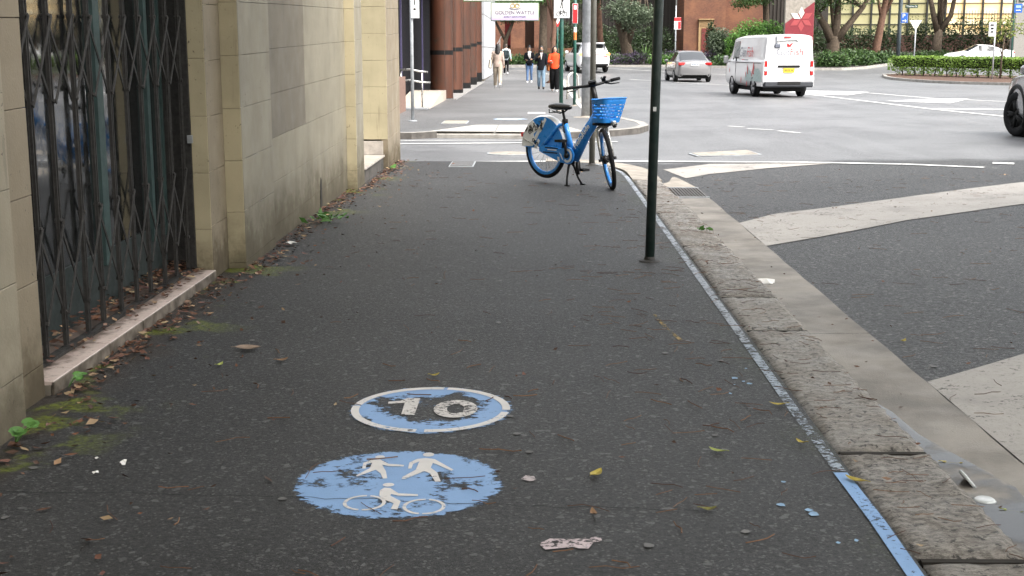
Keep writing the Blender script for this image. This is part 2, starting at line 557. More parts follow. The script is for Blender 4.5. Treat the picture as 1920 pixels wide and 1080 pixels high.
# kerb: single rough sandstone blocks
def rocktop(x0, x1, y0, y1, ztop, zbot, rough=0.012):
    m = MB()
    nx, ny = 10, max(6, int((y1 - y0) / 0.045))
    g = 0.014
    x0 += random.uniform(-.012, .012); x1 += random.uniform(-.018, .012)
    for j in range(ny + 1):
        for i in range(nx + 1):
            x = x0 + (x1 - x0) * i / nx; y = y0 + g + (y1 - y0 - 2 * g) * j / ny
            e = min(i, nx - i, j, ny - j)
            z = ztop - (0.012 if e == 0 else 0) + (random.uniform(-rough, rough * .5) * .32 if e > 0 else random.uniform(-.008, 0))
            m.v.append((x + (random.uniform(-.008, .008) if i in (0, nx) else 0), y, z))
    W = nx + 1
    for j in range(ny):
        for i in range(nx):
            a = j * W + i
            m.f.append((a, a + 1, a + W + 1, a + W))
    edge = [i for i in range(W)] + [j * W + nx for j in range(1, ny + 1)] + [ny * W + i for i in range(nx - 1, -1, -1)] + [j * W for j in range(ny - 1, 0, -1)]
    n = len(m.v)
    m.v += [(m.v[i][0], m.v[i][1], zbot) for i in edge]
    k = len(edge)
    for i in range(k): m.f.append((edge[i], n + i, n + (i + 1) % k, edge[(i + 1) % k]))
    return m
N = NM('sandstone_kerb')
n1 = N.noise(22, 6, 0.8, co=N.co('Object', (1.0, 1.7, 1)))
n2 = N.noise(1.1, 4, 0.6)
col = N.mix(N.rng(n1, 0.38, 0.62), (0.095, 0.085, 0.073), (0.385, 0.35, 0.31))
oi_ = N.n.new('ShaderNodeObjectInfo').outputs['Random']
col = N.mix(N.rng(oi_, 0.0, 1.0, 0.0, 0.45), col, (0.355, 0.325, 0.285))
col = N.mix(N.math('MULTIPLY', N.rng(n2, 0.45, 0.65), 0.45), col, (0.145, 0.12, 0.09))
col = N.mix(N.rng(N.noise(30, 4, 0.7), 0.55, 0.64), col, (0.045, 0.04, 0.034))
N.set(Base_Color=col, Roughness=N.rng(N.noise(4, 3), 0.35, 0.65, 0.38, 0.75))
N.bump(N.math('ADD', n1, N.math('MULTIPLY', N.noise(70, 4), 0.4)), 1.0, 0.022)
M['stone'] = N.m
kerb = thing('kerb', 'rough sandstone kerb edging the dark footpath', 'kerb', kind='structure')
ky = [0.6, 2.3, 3.62, 4.66, 6.8, 7.75, 9.85, 11.9, 13.4, 14.95]
for a, b in zip(ky[:-1], ky[1:]):
    rocktop(1.145, 1.485, a, b, 0.0, -0.3, 0.016 if a > 5 or a < 3 else 0.022).obj('kerb_stone', M['stone'], kerb, smooth=True)
jd_ = sm('joint_dirt', (0.02, 0.016, 0.011), 0.95)
for y in ky[1:-1]:
    MB().box((1.315, y, -0.022), (0.325, 0.026, 0.02)).obj('joint_dirt', jd_, kerb)
# curved concrete kerb round the corner, three cast lengths
def arcpt(t, r):           # t 0..1 from heading +Y to heading -X, centre (0.30,15.75)
    a = rad(90) * t
    return (0.15 + r * math.cos(a), 15.85 + r * math.sin(a) * 1.65)
segs = [[(1.145, 14.95), (1.145, 15.85)], None, None]
ri, ro = 0.99, 1.335
line_i = [(1.14, 14.96), (1.14, 15.4)] + [arcpt(t / 8, ri) for t in range(0, 9)]
line_o = [(1.485, 14.96), (1.485, 15.4)] + [arcpt(t / 8, ro) for t in range(0, 9)]
for i0, i1 in ((0, 3), (3, 6), (6, 10)):
    m = MB()
    pin = line_i[i0:i1 + 1]; pout = line_o[i0:i1 + 1]
    k = len(pin)
    for lev, z in ((0, 0.002), (1, -0.3)):
        m.v += [(x, y, z) for x, y in pin] + [(x, y, z - (0.012 if lev == 0 else 0)) for x, y in pout]
    for i in range(k - 1):
        m.f.append((i, k + i, k + i + 1, i + 1))
        m.f.append((k + i, 3 * k + i, 3 * k + i + 1, k + i + 1))
        m.f.append((2 * k + i, i, i + 1, 2 * k + i + 1))
    m.f += [(0, 2 * k, 3 * k, k), (k - 1, 2 * k - 1, 4 * k - 1, 3 * k - 1)]
    m.obj('kerb_length', M['concrete'], kerb)
# gutter: cast concrete lengths with a joint
gut = thing('gutter', 'pale concrete gutter strip between the kerb and the road', 'gutter', kind='structure')
gy = [-1.0, 1.6, 4.28, 7.1, 10.6, 13.83]
for a, b in zip(gy[:-1], gy[1:]):
    m = MB()
    n = 10
    for j in range(n + 1):
        y = a + 0.004 + (b - a - 0.008) * j / n
        for x, z in ((1.47, -0.095), (1.62, -0.093), (1.89, -0.089), (1.893, -0.2)):
            m.v.append((x + (random.uniform(-.007, .007) if x > 1.8 else 0), y, z))
    for j in range(n):
        for i in range(3):
            q = j * 4 + i
            m.f.append((q, q + 1, q + 5, q + 4))
    m.obj('gutter_length', M['gutter'], gut)
m = MB()
m.poly([(1.47, 14.83, -0.094), (1.89, 14.83, -0.088), (1.80, 15.9, -0.086), (1.62, 17.0, -0.084), (1.25, 17.6, -0.08), (0.9, 17.85, -0.077), (0.9, 17.5, -0.09), (1.30, 16.8, -0.094), (1.45, 15.9, -0.094)])
m.obj('gutter_length', M['concrete'], gut)
# puddle in the gutter
N = NM('puddle_water'); N.set(Base_Color=(0.02, 0.02, 0.02), Roughness=0.03)
N.b.inputs['Specular IOR Level'].default_value = 0.6
N.alpha(N.rng(N.noise(2.2, 4, 0.6), 0.33, 0.52, 0.0, 0.85))
m = MB()
m.poly([(1.48, 3.0, -0.0885), (1.84, 3.0, -0.0875), (1.82, 3.9, -0.0875), (1.74, 4.3, -0.0880), (1.76, 4.5, -0.0885), (1.66, 4.9, -0.0885), (1.6, 5.15, -0.0885), (1.58, 5.5, -0.0885), (1.52, 5.75, -0.0885), (1.48, 5.8, -0.0885)])
tag(m.obj('puddle', N.m), 'thin rain puddle lying in the concrete gutter', 'puddle', kind='structure')
# drain grate
M['grate'] = sm('worn_grate_steel', (0.16, 0.15, 0.14), .5, .4)
dg = thing('drain_grate', 'rectangular steel drain grate set in the gutter beyond the green post', 'drain', (1.65, 14.33, -0.095))
MB().box((1.655, 14.33, -0.16), (0.44, 0.98, 0.05)).obj('pit', sm('pit_dark', (0.01, 0.009, 0.008), 0.9), dg)
for i in range(13):
    MB().box((1.46 + i * 0.034, 14.33, -0.088), (0.014, 0.94, 0.022)).obj('bar', M['grate'], dg)
for y in (13.845, 14.815):
    MB().box((1.665, y, -0.087), (0.45, 0.03, 0.024)).obj('rim', M['galv'], dg)

# painted edge line along the kerb
m = strip([(1.095, 1.0), (1.10, 2.6), (1.09, 3.3), (1.097, 3.9), (1.09, 4.38)], 0.05, lambda x, y: 0, 0.004)
tag(m.obj('edge_line', M['edgeb']), 'fresh blue edge line painted on the near footpath edge', 'line', kind='structure')
m = strip([(1.092, 4.40), (1.086, 5.2), (1.09, 6.4)], 0.044, lambda x, y: 0, 0.004)
tag(m.obj('edge_line', M['edgem']), 'worn pale blue stretch of edge line beside the mossy kerb', 'line', kind='structure')
m = strip([(1.09, 6.44), (1.09, 15.2), (1.06, 15.9), (0.96, 16.55), (0.80, 17.0)], 0.046, lambda x, y: 0, 0.004)
tag(m.obj('edge_line', M['edgew']), 'worn pale edge line painted along the kerb side of footpath', 'line', kind='structure')

# road bands and lines
ZR = 0.006
def dense(poly, mat, name, label, dz=ZR):
    """drape a convex-ish polygon by fan grid so that it follows the crossfall"""
    import mathutils
    tri = mathutils.geometry.tessellate_polygon([[Vector((x, y, 0)) for x, y in poly]])
    mb = MB()
    def sub(a, b, c, d):
        if d == 0:
            mb.poly([(p.x, p.y, zroad(p.x, p.y) + dz) for p in (a, b, c)]); return
        ab, bc, ca = (a + b) / 2, (b + c) / 2, (c + a) / 2
        sub(a, ab, ca, d - 1); sub(ab, b, bc, d - 1); sub(ca, bc, c, d - 1); sub(ab, bc, ca, d - 1)
    for t in tri:
        a, b, c = [Vector(poly[i]) for i in t]
        if (b - a).cross(c - a) < 0: b, c = c, b
        sub(a, b, c, 3)
    o = mb.obj(name, mat)
    return tag(o, label, 'road marking', kind='structure')
dense([(1.90, 11.85), (2.34, 12.5), (3.94, 13.6), (5.6, 14.73), (8.6, 16.7), (8.6, 14.9), (4.85, 12.73), (3.44, 11.83), (1.90, 10.43)], M['band'], 'road_band', 'pale painted band crossing the road beyond the gutter')
dense([(1.90, 6.04), (2.58, 6.61), (4.0, 7.75), (6.2, 9.3), (6.6, 7.8), (4.4, 6.3), (2.6, 5.1), (1.90, 4.35)], M['band'], 'road_band', 'nearest pale painted band at right edge of picture')
dense([(1.7, 17.0), (2.41, 17.74), (3.28, 17.68), (4.04, 17.5), (3.09, 17.06), (2.24, 16.45), (1.88, 15.96)], M['band'], 'road_band', 'pale pointed band under the curved white line')
def rline(pts, w, label, mat='whiteroad', name='road_line'):
    return tag(strip(pts, w, zroad, ZR + 0.004).obj(name, M[mat]), label, 'road marking', kind='structure')
rline([(-1.18, 17.94), (-0.02, 18.08), (1.63, 18.1), (2.7, 17.97), (3.66, 17.75), (4.94, 17.12), (5.76, 16.54)], 0.13, 'long curved white line across the side street mouth')
rline([(-6, 20.9), (-2.11, 21.32), (-0.03, 21.61), (1.4, 21.9)], 0.14, 'white line across the side street nearest the far kerb')
rline([(-6, 21.8), (-2.19, 22.12), (-1.0, 22.2), (-0.03, 22.22), (0.5, 22.1)], 0.09, 'thin white line touching the far kerb', )
rline([(9.1, 46.5), (9.5, 43.12), (10.19, 33.01), (10.7, 29.55), (11.2, 25)], 0.16, 'long white lane line running under the right-hand vehicle')
rline([(11.82, 45.86), (12.51, 40.78), (13.82, 38.25), (15.2, 35)], 0.16, 'white lane line right of the chevron')
rline([(10.2, 33.4), (11.95, 33.05), (15, 32.4)], 0.45, 'thick white bar at right on the far road')
rline([(4.82, 66.5), (8.35, 56.3), (9.0, 50)], 0.14, 'white lane line passing behind the van')
rline([(3.0, 84), (4.26, 82.0), (11.22, 72.8)], 0.14, 'far white lane line before the garden bed')
for k, (a, b) in enumerate((((3.9, 26.12), (4.15, 25.68)), ((4.12, 25.16), (4.55, 24.7)), ((4.59, 24.37), (4.85, 23.67)))):
    rline([a, b], 0.1, ('farthest', 'middle', 'nearest')[k] + ' faint white dash on the road right of the green post', name='road_dash')
dense([(8.87, 49.5), (10.72, 48.25), (12.12, 47.04), (10.5, 43.66), (9.66, 44.71)], M['whiteroad'], 'road_chevron', 'white chevron painted on road right of the van', ZR + 0.004)
dense([(10.4, 38.59), (12.51, 40.6), (13.45, 40.35), (11.83, 37.06)], M['whiteroad'], 'road_chevron', 'nearer white chevron painted between two lane lines', ZR + 0.004)
rline([(6.1, 17.2), (6.35, 17.1)], 0.22, 'small white paint mark at right on the road', name='road_dash')

# covers in the ground
def cover_rect(name, poly, zf, mat, label, fm=None):
    t = thing(name, label, 'utility cover', (poly[0][0], poly[0][1], zf(*poly[0])))
    c = Vector((sum(p[0] for p in poly) / 4, sum(p[1] for p in poly) / 4))
    MB().prism([(x, y) for x, y in poly], 0, 0.008).xf(Matrix.Translation((0, 0, zf(c.x, c.y)))).obj('rim', fm or M['galv'], t)
    ins = [tuple(c + (Vector(p) - c) * 0.9) for p in poly]
    MB().prism(ins, 0.001, 0.014).xf(Matrix.Translation((0, 0, zf(c.x, c.y)))).obj('lid', mat, t)
cover_rect('pit_cover', [(2.3, 19.34), (2.37, 18.85), (3.38, 19.15), (3.33, 20.02)], zroad, M['concrete'], 'rectangular concrete pit cover in the road beyond the curved line')
cover_rect('pit_cover', [(-1.86, 25.4), (-1.35, 25.4), (-1.35, 26.4), (-1.86, 26.4)], lambda x, y: ZF, sm('beige_lid', (0.36, 0.32, 0.24), 0.8), 'beige rectangular pit cover in far footpath near signpost')
cover_rect('pit_cover', [(-1.12, 16.55), (-0.80, 16.55), (-0.80, 17.3), (-1.12, 17.3)], lambda x, y: 0.0, M['farfoot'], 'grey pit cover at the far end of near footpath')
t = thing('manhole_cover', 'round pale manhole cover in the side street behind the bike', 'utility cover', (-0.4, 19.4, zroad(-.4, 19.4)))
MB().lathe([(0.33, 0), (0.33, 0.008), (0.305, 0.010), (0.305, 0.004)], 36).obj('rim', M['galv'], t, world=False)
MB().lathe([(0.30, 0.0), (0.30, 0.012), (0.15, 0.013), (0.001, 0.013)], 36).obj('lid', M['concrete'], t, world=False)

# far footpath with its rounded corner, concrete ramp and kerb
FF = [(-3.6, 22.45), (-2.17, 22.55), (-1.75, 22.9), (0.4, 22.65), (0.9, 22.9), (1.45, 23.4), (1.95, 24.1), (2.2, 25.0), (2.2, 26.2), (1.95, 27.6), (1.62, 29.5), (1.42, 32), (1.40, 50), (1.55, 62), (1.3, 68), (0.6, 74), (-1.0, 77.5), (-3.6, 78)]
def inset(poly, d):
    out = []
    n = len(poly)
    for i in range(n):
        p0, p1, p2 = Vector(poly[i - 1]), Vector(poly[i]), Vector(poly[(i + 1) % n])
        n1 = (p1 - p0).normalized(); n2 = (p2 - p1).normalized()
        b = Vector((-n1.y, n1.x)) + Vector((-n2.y, n2.x))
        b = b.normalized() * d / max(0.5, b.normalized().dot(Vector((-n1.y, n1.x))))
        out.append(tuple(p1 + b))
    return out
FI = inset(FF, 0.17)
FI[0] = (-3.6, 22.62); FI[-1] = (-3.6, 77.9)
m = MB()
bands = [22, 40, 55, 62] + lin(64, 78, 7)
import bisect
def clip(poly, y0, y1):
    def half(P, f, c):
        out = []
        for i in range(len(P)):
            a, b = P[i - 1], P[i]
            fa, fb = f(a) - c, f(b) - c
            if (fa >= 0) != (fb >= 0):
                t = fa / (fa - fb)
                out.append((a[0] + (b[0] - a[0]) * t, a[1] + (b[1] - a[1]) * t))
            if fb >= 0: out.append(b)
        return out
    return half(half(poly, lambda p: p[1], y0), lambda p: -p[1], -y1)
for y0, y1 in zip(bands[:-1], bands[1:]):
    c = clip(FI, y0, y1)
    if len(c) > 2: m.poly([(x, y, zfar(y)) for x, y in c])
tag(m.obj('far_footpath', M['farfoot']), 'grey footpath across the side street where people walk', 'footpath', kind='structure')
fk = thing('far_kerb', 'dark stone kerb round the far footpath corner', 'kerb', kind='structure')
M['kerbtop'] = sm('kerb_concrete', (0.34, 0.32, 0.29), 0.75, var=0.35, scale=5, bump=0.3)
M['bluestone'] = sm('dark_kerb_face', (0.10, 0.09, 0.08), 0.8, var=0.5, scale=6, bump=0.4)
for i in range(len(FF) - 1):
    (xa, ya), (xb, yb) = FF[i], FF[i + 1]
    (xc, yc), (xd, yd) = FI[i + 1], FI[i]
    ra = 0.035 if i in (2,) else 0
    e = 0.012
    def K(x, y, top): return (x, y, (zfar(y) + 0.003) if top else zroad(x, y) - 0.1)
    m = MB()
    A, B, C_, D = (xa, ya), (xb, yb), (xc, yc), (xd, yd)
    lo = 0.055 if i == 2 else 0.0
    mm = [(A[0], A[1], zfar(ya) + .003 - lo), (B[0], B[1], zfar(yb) + .003 - lo), (C_[0], C_[1], zfar(yc) + .003), (D[0], D[1], zfar(yd) + .003)]
    m.poly(mm)
    piece = m.obj('kerb_stone', M['kerbtop'], fk)
    m = MB()
    m.poly([(A[0], A[1], zroad(*A) - .1), (B[0], B[1], zroad(*B) - .1), mm[1], mm[0]])
    m.obj('kerb_face', M['bluestone'] if i != 2 else M['kerbtop'], piece, world=False)
for (a, b) in (((-2.35, 22.64), (-1.12, 25.0)), ((-1.1, 22.9), (0.15, 24.9)), ((0.17, 22.8), (0.75, 24.7))):
    m = MB()
    x0, x1 = a[0], b[0]
    pts = {-2.35: [(-1.9, 22.95), (-0.72, 22.84), (-0.72, 24.95), (-1.15, 24.95)], -1.1: [(-0.70, 22.835), (0.35, 22.72), (0.35, 24.95), (-0.70, 24.95)], 0.17: [(0.37, 22.75), (0.86, 23.12), (0.62, 24.3), (0.37, 24.9)]}[x0]
    m.poly([(x, y, ZF + 0.007 - (0.0 if y > 24 else 0.0)) for x, y in pts])
    m.obj('ramp_slab', sm('ramp_concrete', (0.42, 0.40, 0.36), 0.8, var=0.25, scale=4, bump=0.2), fk)
# painted marks on the far footpath
m = MB().lathe([(0.36, ZF + 0.006), (0.001, ZF + 0.0065)], 30, Matrix.Translation((-0.52, 27.1, 0)))
tag(m.obj('painted_disc', paintmat('far_blue_paint', (0.45, 0.55, 0.68), 0.47, 0.05, 25)), 'faded blue and white disc on the far footpath', 'pavement marking', kind='structure')
sheet('painted_bar', [(-0.17, 29.5), (0.23, 29.5), (0.23, 30.2), (-0.17, 30.2)], lambda x, y: ZF + 0.006, M['white'])
tag(bpy.data.objects['painted_bar'], 'short white bar painted on the far footpath', 'pavement marking', kind='structure')
tag(strip([(1.20, 28.5), (1.18, 34), (1.18, 50), (1.32, 62)], 0.09, lambda x, y: zfar(y), 0.006).obj('edge_line', M['white']), 'white edge line on the far footpath beside the bike hoop', 'line', kind='structure')

# traffic island, garden bed, back footpath
isl = [(18.25, 68.2), (18.0, 66.0), (18.0, 63.4), (18.3, 60.5), (18.95, 58.2), (20.85, 55.7), (26, 52.5), (48, 48), (48, 58), (30, 64.5), (24.5, 70), (20.5, 73), (19.0, 71.5)]
def slab(name, poly, h, mat, label, kerbmat=None, base=-0.2):
    o = thing(name, label, name.split('_')[-1], kind='structure')
    m = MB(); n = len(poly)
    I = inset(poly, 0.18)
    z = lambda p: zroad(*p)
    m.poly([(p[0], p[1], z(p) + h - 0.02) for p in I]); m.obj('soil', mat, o)
    for i in range(n):
        j = (i + 1) % n
        m = MB()
        m.poly([(*poly[i], z(poly[i]) + h), (*poly[j], z(poly[j]) + h), (*I[j], z(I[j]) + h), (*I[i], z(I[i]) + h)])
        m.poly([(*poly[i], z(poly[i]) + base), (*poly[j], z(poly[j]) + base), (*poly[j], z(poly[j]) + h), (*poly[i], z(poly[i]) + h)])
        m.poly([(*I[j], z(I[j]) + base), (*I[i], z(I[i]) + base), (*I[i], z(I[i]) + h), (*I[j], z(I[j]) + h)])
        m.obj('kerb_length', kerbmat or M['kerbtop'], o)
    return o
M['mulch'] = sm('mulch', (0.10, 0.05, 0.03), 0.95, var=0.5, scale=20, bump=0.6, bscale=40)
M['soil'] = sm('dark_soil', (0.03, 0.025, 0.018), 0.95, var=0.4, scale=6, bump=0.6, bscale=20)
slab('traffic_island', isl, 0.12, M['mulch'], 'kerbed traffic island carrying the clipped hedge')
bed = [(-9, 84.2), (4, 83.8), (9, 83.2), (13, 81.5), (16.5, 79.2), (18.6, 79.2), (20.6, 81.2), (23.2, 85.6), (27, 90), (33.5, 95), (48, 100), (48, 112), (-9, 112)]
slab('garden_bed', bed, 0.14, M['soil'], 'long planted garden bed at the far side of the road')
# ================================================================== painted footpath symbols
def discmat(name, c, cx, cy, rx, ry, wear, cwear=0.0, seed=0.0):
    N = NM(name)
    xyz = N.sep()
    dx = N.math('DIVIDE', N.math('SUBTRACT', xyz[0], cx), rx)
    dy = N.math('DIVIDE', N.math('SUBTRACT', xyz[1], cy), ry)
    r = N.math('SQRT', N.math('ADD', N.math('MULTIPLY', dx, dx), N.math('MULTIPLY', dy, dy)))
    co = N.co('Object', (0.7, 1.5, 1))
    rag = N.noise(26, 5, 0.75, co=co)
    edge = N.rng(N.math('ADD', r, N.math('MULTIPLY', rag, 0.42)), 1.15, 1.18, 1.0, 0.0)
    n2 = N.noise(5.5, 3, 0.6)
    n3 = N.noise(75, 4, 0.75, co=co)
    f = N.math('ADD', N.math('MULTIPLY', n2, 0.55), N.math('ADD', N.math('MULTIPLY', rag, 0.25), N.math('MULTIPLY', n3, 0.2)))
    if cwear:
        f = N.math('ADD', f, N.rng(r, 0.12, 0.85, -cwear, 0.04))
    f = N.rng(f, wear - 0.02, wear + 0.02)
    N.set(Base_Color=N.mix(N.noise(9, 4), c, tuple(x * 0.82 for x in c)), Roughness=0.6)
    N.alpha(N.math('MULTIPLY', edge, f))
    N.bump(N.noise(200, 3), 0.3, 0.004)
    return N.m
def disc(mb, cx, cy, rx, ry, z, n=48):
    mb.poly([(cx + rx * math.cos(2 * math.pi * i / n), cy + ry * math.sin(2 * math.pi * i / n), z) for i in range(n)])
    return mb
def tri_poly(mb, pts, z):
    import mathutils
    for t in mathutils.geometry.tessellate_polygon([[Vector((x, y, 0)) for x, y in pts]]):
        a, b, c = [Vector(pts[i]) for i in t]
        if (b - a).cross(c - a) < 0: b, c = c, b
        mb.poly([(p.x, p.y, z) for p in (a, b, c)])
    return mb
def ring(mb, cx, cy, rx0, ry0, rx1, ry1, z, gaps=(), n=64):
    for i in range(n):
        a0, a1 = 2 * math.pi * i / n, 2 * math.pi * (i + 1) / n
        if any(g0 <= math.degrees((a0 + a1) / 2) <= g1 for g0, g1 in gaps): continue
        mb.poly([(cx + rx0 * math.cos(a0), cy + ry0 * math.sin(a0), z), (cx + rx1 * math.cos(a0), cy + ry1 * math.sin(a0), z),
                 (cx + rx1 * math.cos(a1), cy + ry1 * math.sin(a1), z), (cx + rx0 * math.cos(a1), cy + ry0 * math.sin(a1), z)])
    return mb
PB = (0.22, 0.37, 0.62)
t = thing('painted_speed_disc', 'worn blue disc with white ring and number 10 painted on footpath', 'pavement marking', (-0.434, 5.185, 0), kind='thing')
disc(MB(), -0.434, 5.185, 0.40, 0.42, 0.002).obj('disc', discmat('blue_disc_ten', PB, -0.434, 5.185, 0.345, 0.362, 0.485, 0.13), t)
wsym = paintmat('symbol_white_paint', (0.68, 0.655, 0.63), 0.41, 0.05, 55)
wsym2 = paintmat('number_white_paint', (0.62, 0.59, 0.56), 0.455, 0.07, 60)
for a0_, a1_ in ((85, 172), (175, 265), (270, 352), (-4, 80)):
    ring(MB(), -0.434, 5.185, 0.300, 0.305, 0.333, 0.342, 0.004, gaps=((-1, a0_), (a1_, 361)) if a0_ > 0 else ((80, 356),), n=120).obj('ring_arc', wsym, t)
tri_poly(MB(), [(-0.625, 5.285), (-0.575, 5.298), (-0.545, 5.345), (-0.492, 5.341), (-0.494, 5.082), (-0.549, 5.090), (-0.552, 5.268), (-0.620, 5.252)], 0.004).obj('numeral_one', wsym2, t)
zo = [(-0.417, 5.196), (-0.396, 5.286), (-0.349, 5.309), (-0.287, 5.31), (-0.247, 5.243), (-0.243, 5.145), (-0.263, 5.07), (-0.309, 5.053), (-0.369, 5.069), (-0.402, 5.121)]
ring(MB(), -0.330, 5.182, 0.036, 0.072, 0.092, 0.134, 0.004, n=28).obj('numeral_zero', wsym2, t)
t = thing('painted_shared_path_disc', 'worn blue disc with white walkers and cyclist painted on footpath', 'pavement marking', (-0.468, 4.255, 0), kind='thing')
disc(MB(), -0.468, 4.255, 0.42, 0.41, 0.002).obj('disc', discmat('blue_disc_walkers', PB, -0.468, 4.255, 0.372, 0.365, 0.445), t)
child = [(-0.618, 4.393), (-0.621, 4.458), (-0.597, 4.491), (-0.566, 4.498), (-0.529, 4.449), (-0.471, 4.436), (-0.47, 4.42), (-0.526, 4.422), (-0.551, 4.438), (-0.529, 4.366), (-0.515, 4.288), (-0.53, 4.285), (-0.545, 4.342), (-0.567, 4.381), (-0.624, 4.305), (-0.629, 4.317), (-0.59, 4.4), (-0.59, 4.461), (-0.609, 4.445), (-0.605, 4.393)]
adult = [(-0.453, 4.396), (-0.454, 4.464), (-0.43, 4.506), (-0.399, 4.518), (-0.366, 4.507), (-0.288, 4.386), (-0.295, 4.375), (-0.368, 4.462), (-0.372, 4.408), (-0.344, 4.353), (-0.325, 4.258), (-0.344, 4.254), (-0.369, 4.345), (-0.391, 4.368), (-0.452, 4.282), (-0.464, 4.282), (-0.464, 4.301), (-0.424, 4.383), (-0.419, 4.478), (-0.44, 4.448), (-0.44, 4.396)]
rider = [(-0.522, 4.112), (-0.526, 4.162), (-0.514, 4.191), (-0.494, 4.187), (-0.459, 4.134), (-0.393, 4.126), (-0.391, 4.109), (-0.456, 4.11), (-0.483, 4.127), (-0.485, 4.11), (-0.444, 4.058), (-0.447, 3.979), (-0.469, 3.983), (-0.465, 4.037), (-0.506, 4.077)]
m = tri_poly(MB(), child, 0.004); disc(m, -0.569, 4.527, 0.018, 0.019, 0.004, 16); m.obj('small_walker', wsym, t)
m = tri_poly(MB(), adult, 0.004); disc(m, -0.392, 4.559, 0.021, 0.024, 0.004, 16); m.obj('large_walker', wsym, t)
m = tri_poly(MB(), rider, 0.004); disc(m, -0.503, 4.221, 0.02, 0.019, 0.004, 16)
m.obj('cyclist', wsym, t)
for cx, cy in ((-0.563, 4.041), (-0.362, 4.009)):
    ring(MB(), cx, cy, 0.059, 0.061, 0.071, 0.073, 0.004, gaps=((80, 88), (262, 268), (174, 178)), n=72).obj('cycle_wheel', wsym, t)
# stray blue drips and a faint yellow mark
m = MB()
for (x, y, r_) in ((0.92, 5.72, .016), (0.95, 5.66, .010), (0.90, 5.60, .008), (0.97, 5.62, .012), (0.82, 4.05, .016), (0.90, 4.00, .013), (0.91, 3.965, .018), (0.87, 4.28, .008), (1.0, 5.9, .009), (0.93, 3.72, .007), (0.99, 3.74, .008), (0.86, 5.45, .009)):
    m.poly([(x + r_ * random.uniform(.5, 1.3) * math.cos(2 * math.pi * k / 8), y + r_ * random.uniform(.6, 1.6) * math.sin(2 * math.pi * k / 8), 0.003) for k in range(8)])
tag(m.obj('paint_drips', sm('drip_blue', (0.25, 0.40, 0.58), .6, var=.3)), 'stray pale blue paint drips near the kerb line', 'paint mark', kind='stuff')
tag(strip([(0.68, 7.15), (0.72, 6.75), (0.76, 6.5)], 0.022, lambda x, y: 0, 0.003).obj('yellow_mark', paintmat('yellow_faint', (0.30, 0.20, 0.05), 0.52, 0.06, 40)), 'faint yellow paint dash on the footpath', 'paint mark', kind='thing')
# pink-white paint scuffs
m = MB(); tri_poly(m, [(0.015, 3.69), (0.05, 3.735), (0.12, 3.73), (0.205, 3.755), (0.21, 3.72), (0.18, 3.70), (0.165, 3.655), (0.09, 3.66), (0.035, 3.645)], 0.004)
tag(m.obj('paint_scuff', paintmat('pink_white_scuff', (0.55, 0.46, 0.47), 0.47, 0.06, 60)), 'pinkish white paint scuff at the bottom of the picture', 'paint mark', kind='thing')
m = MB(); tri_poly(m, [(-0.045, 4.29), (-0.03, 4.33), (0.0, 4.32), (0.01, 4.28), (-0.015, 4.265)], 0.004)
tag(m.obj('paint_scuff', paintmat('pink_small_scuff', (0.45, 0.39, 0.39), 0.46, 0.08, 40)), 'small pinkish paint scuff right of the walkers disc', 'paint mark', kind='thing')

# ================================================================== painted block building, left
SL = 0.021                      # block courses climb slowly against the falling footpath
bld = thing('block_building', 'cream and grey painted block building with gated doorway along the footpath', 'building', (-2.4, 11, 0))
TOP = 3.5
def course(face, a0, a1, p, zl0, zl1, zh0, zh1, depth=0.10, ch=0.0022, end0=True, end1=True):
    """one course on a face. face 'x': plane X=p facing +X spanning Y a0..a1; face 'y': plane Y=p facing -Y spanning X a0..a1"""
    m = MB()
    g = 0.0014
    def pt(a, z, d):
        return (p - d, a, z) if face == 'x' else (a, p + d, z)
    b0, b1 = a0, a1
    out = [pt(b0, zl0 + g, ch), pt(b1, zl1 + g, ch), pt(b1, zh1 - g, ch), pt(b0, zh0 - g, ch)]
    inn = [pt(b0 + ch, zl0 + g + ch, 0), pt(b1 - ch, zl1 + g + ch, 0), pt(b1 - ch, zh1 - g - ch, 0), pt(b0 + ch, zh0 - g - ch, 0)]
    bak = [pt(b0, zl0 + g, depth), pt(b1, zl1 + g, depth), pt(b1, zh1 - g, depth), pt(b0, zh0 - g, depth)]
    m.v += out + inn + bak
    m.f.append((4, 5, 6, 7))
    for i in range(4):
        j = (i + 1) % 4
        m.f.append((i, j, 4 + j, 4 + i)); m.f.append((8 + i, 8 + j, j, i))
    return m
def wall_x(Y0, Y1, X, z0, h, yref, mat, depth=0.10, cut=None, zmax=TOP, slope=SL):
    k = -2
    while True:
        zl = lambda y: z0 + k * h + slope * (y - yref)
        zh = lambda y: zl(y) + h
        if zl(Y0) > zmax: break
        if zh(max(Y0, Y1)) > 0.0:
            spans = [(Y0, Y1, mat)]
            if cut and zl(Y0) > cut[1]:
                spans = [(Y0, cut[0], cut[2]), (cut[0], Y1, cut[3] if len(cut) > 3 else mat)]
            for a, b, mt in spans:
                la, lb = max(-0.05, zl(a)), max(-0.05, zl(b))
                course('x', a, b, X + random.uniform(-.0012, .0012), la, lb, zh(a), zh(b), depth).obj('block_course', mt, bld)
        k += 1
def wall_y(X0, X1, Y, z0, h, mat, depth=0.2, zmax=TOP, zmin=-0.05):
    k = -2
    while z0 + k * h < zmax:
        zl, zh = max(zmin, z0 + k * h), z0 + k * h + h
        if zh > zmin + 0.02:
            course('y', X0, X1, Y + random.uniform(-.0012, .0012), zl, zl, zh, zh, depth).obj('block_course', mat, bld)
        k += 1
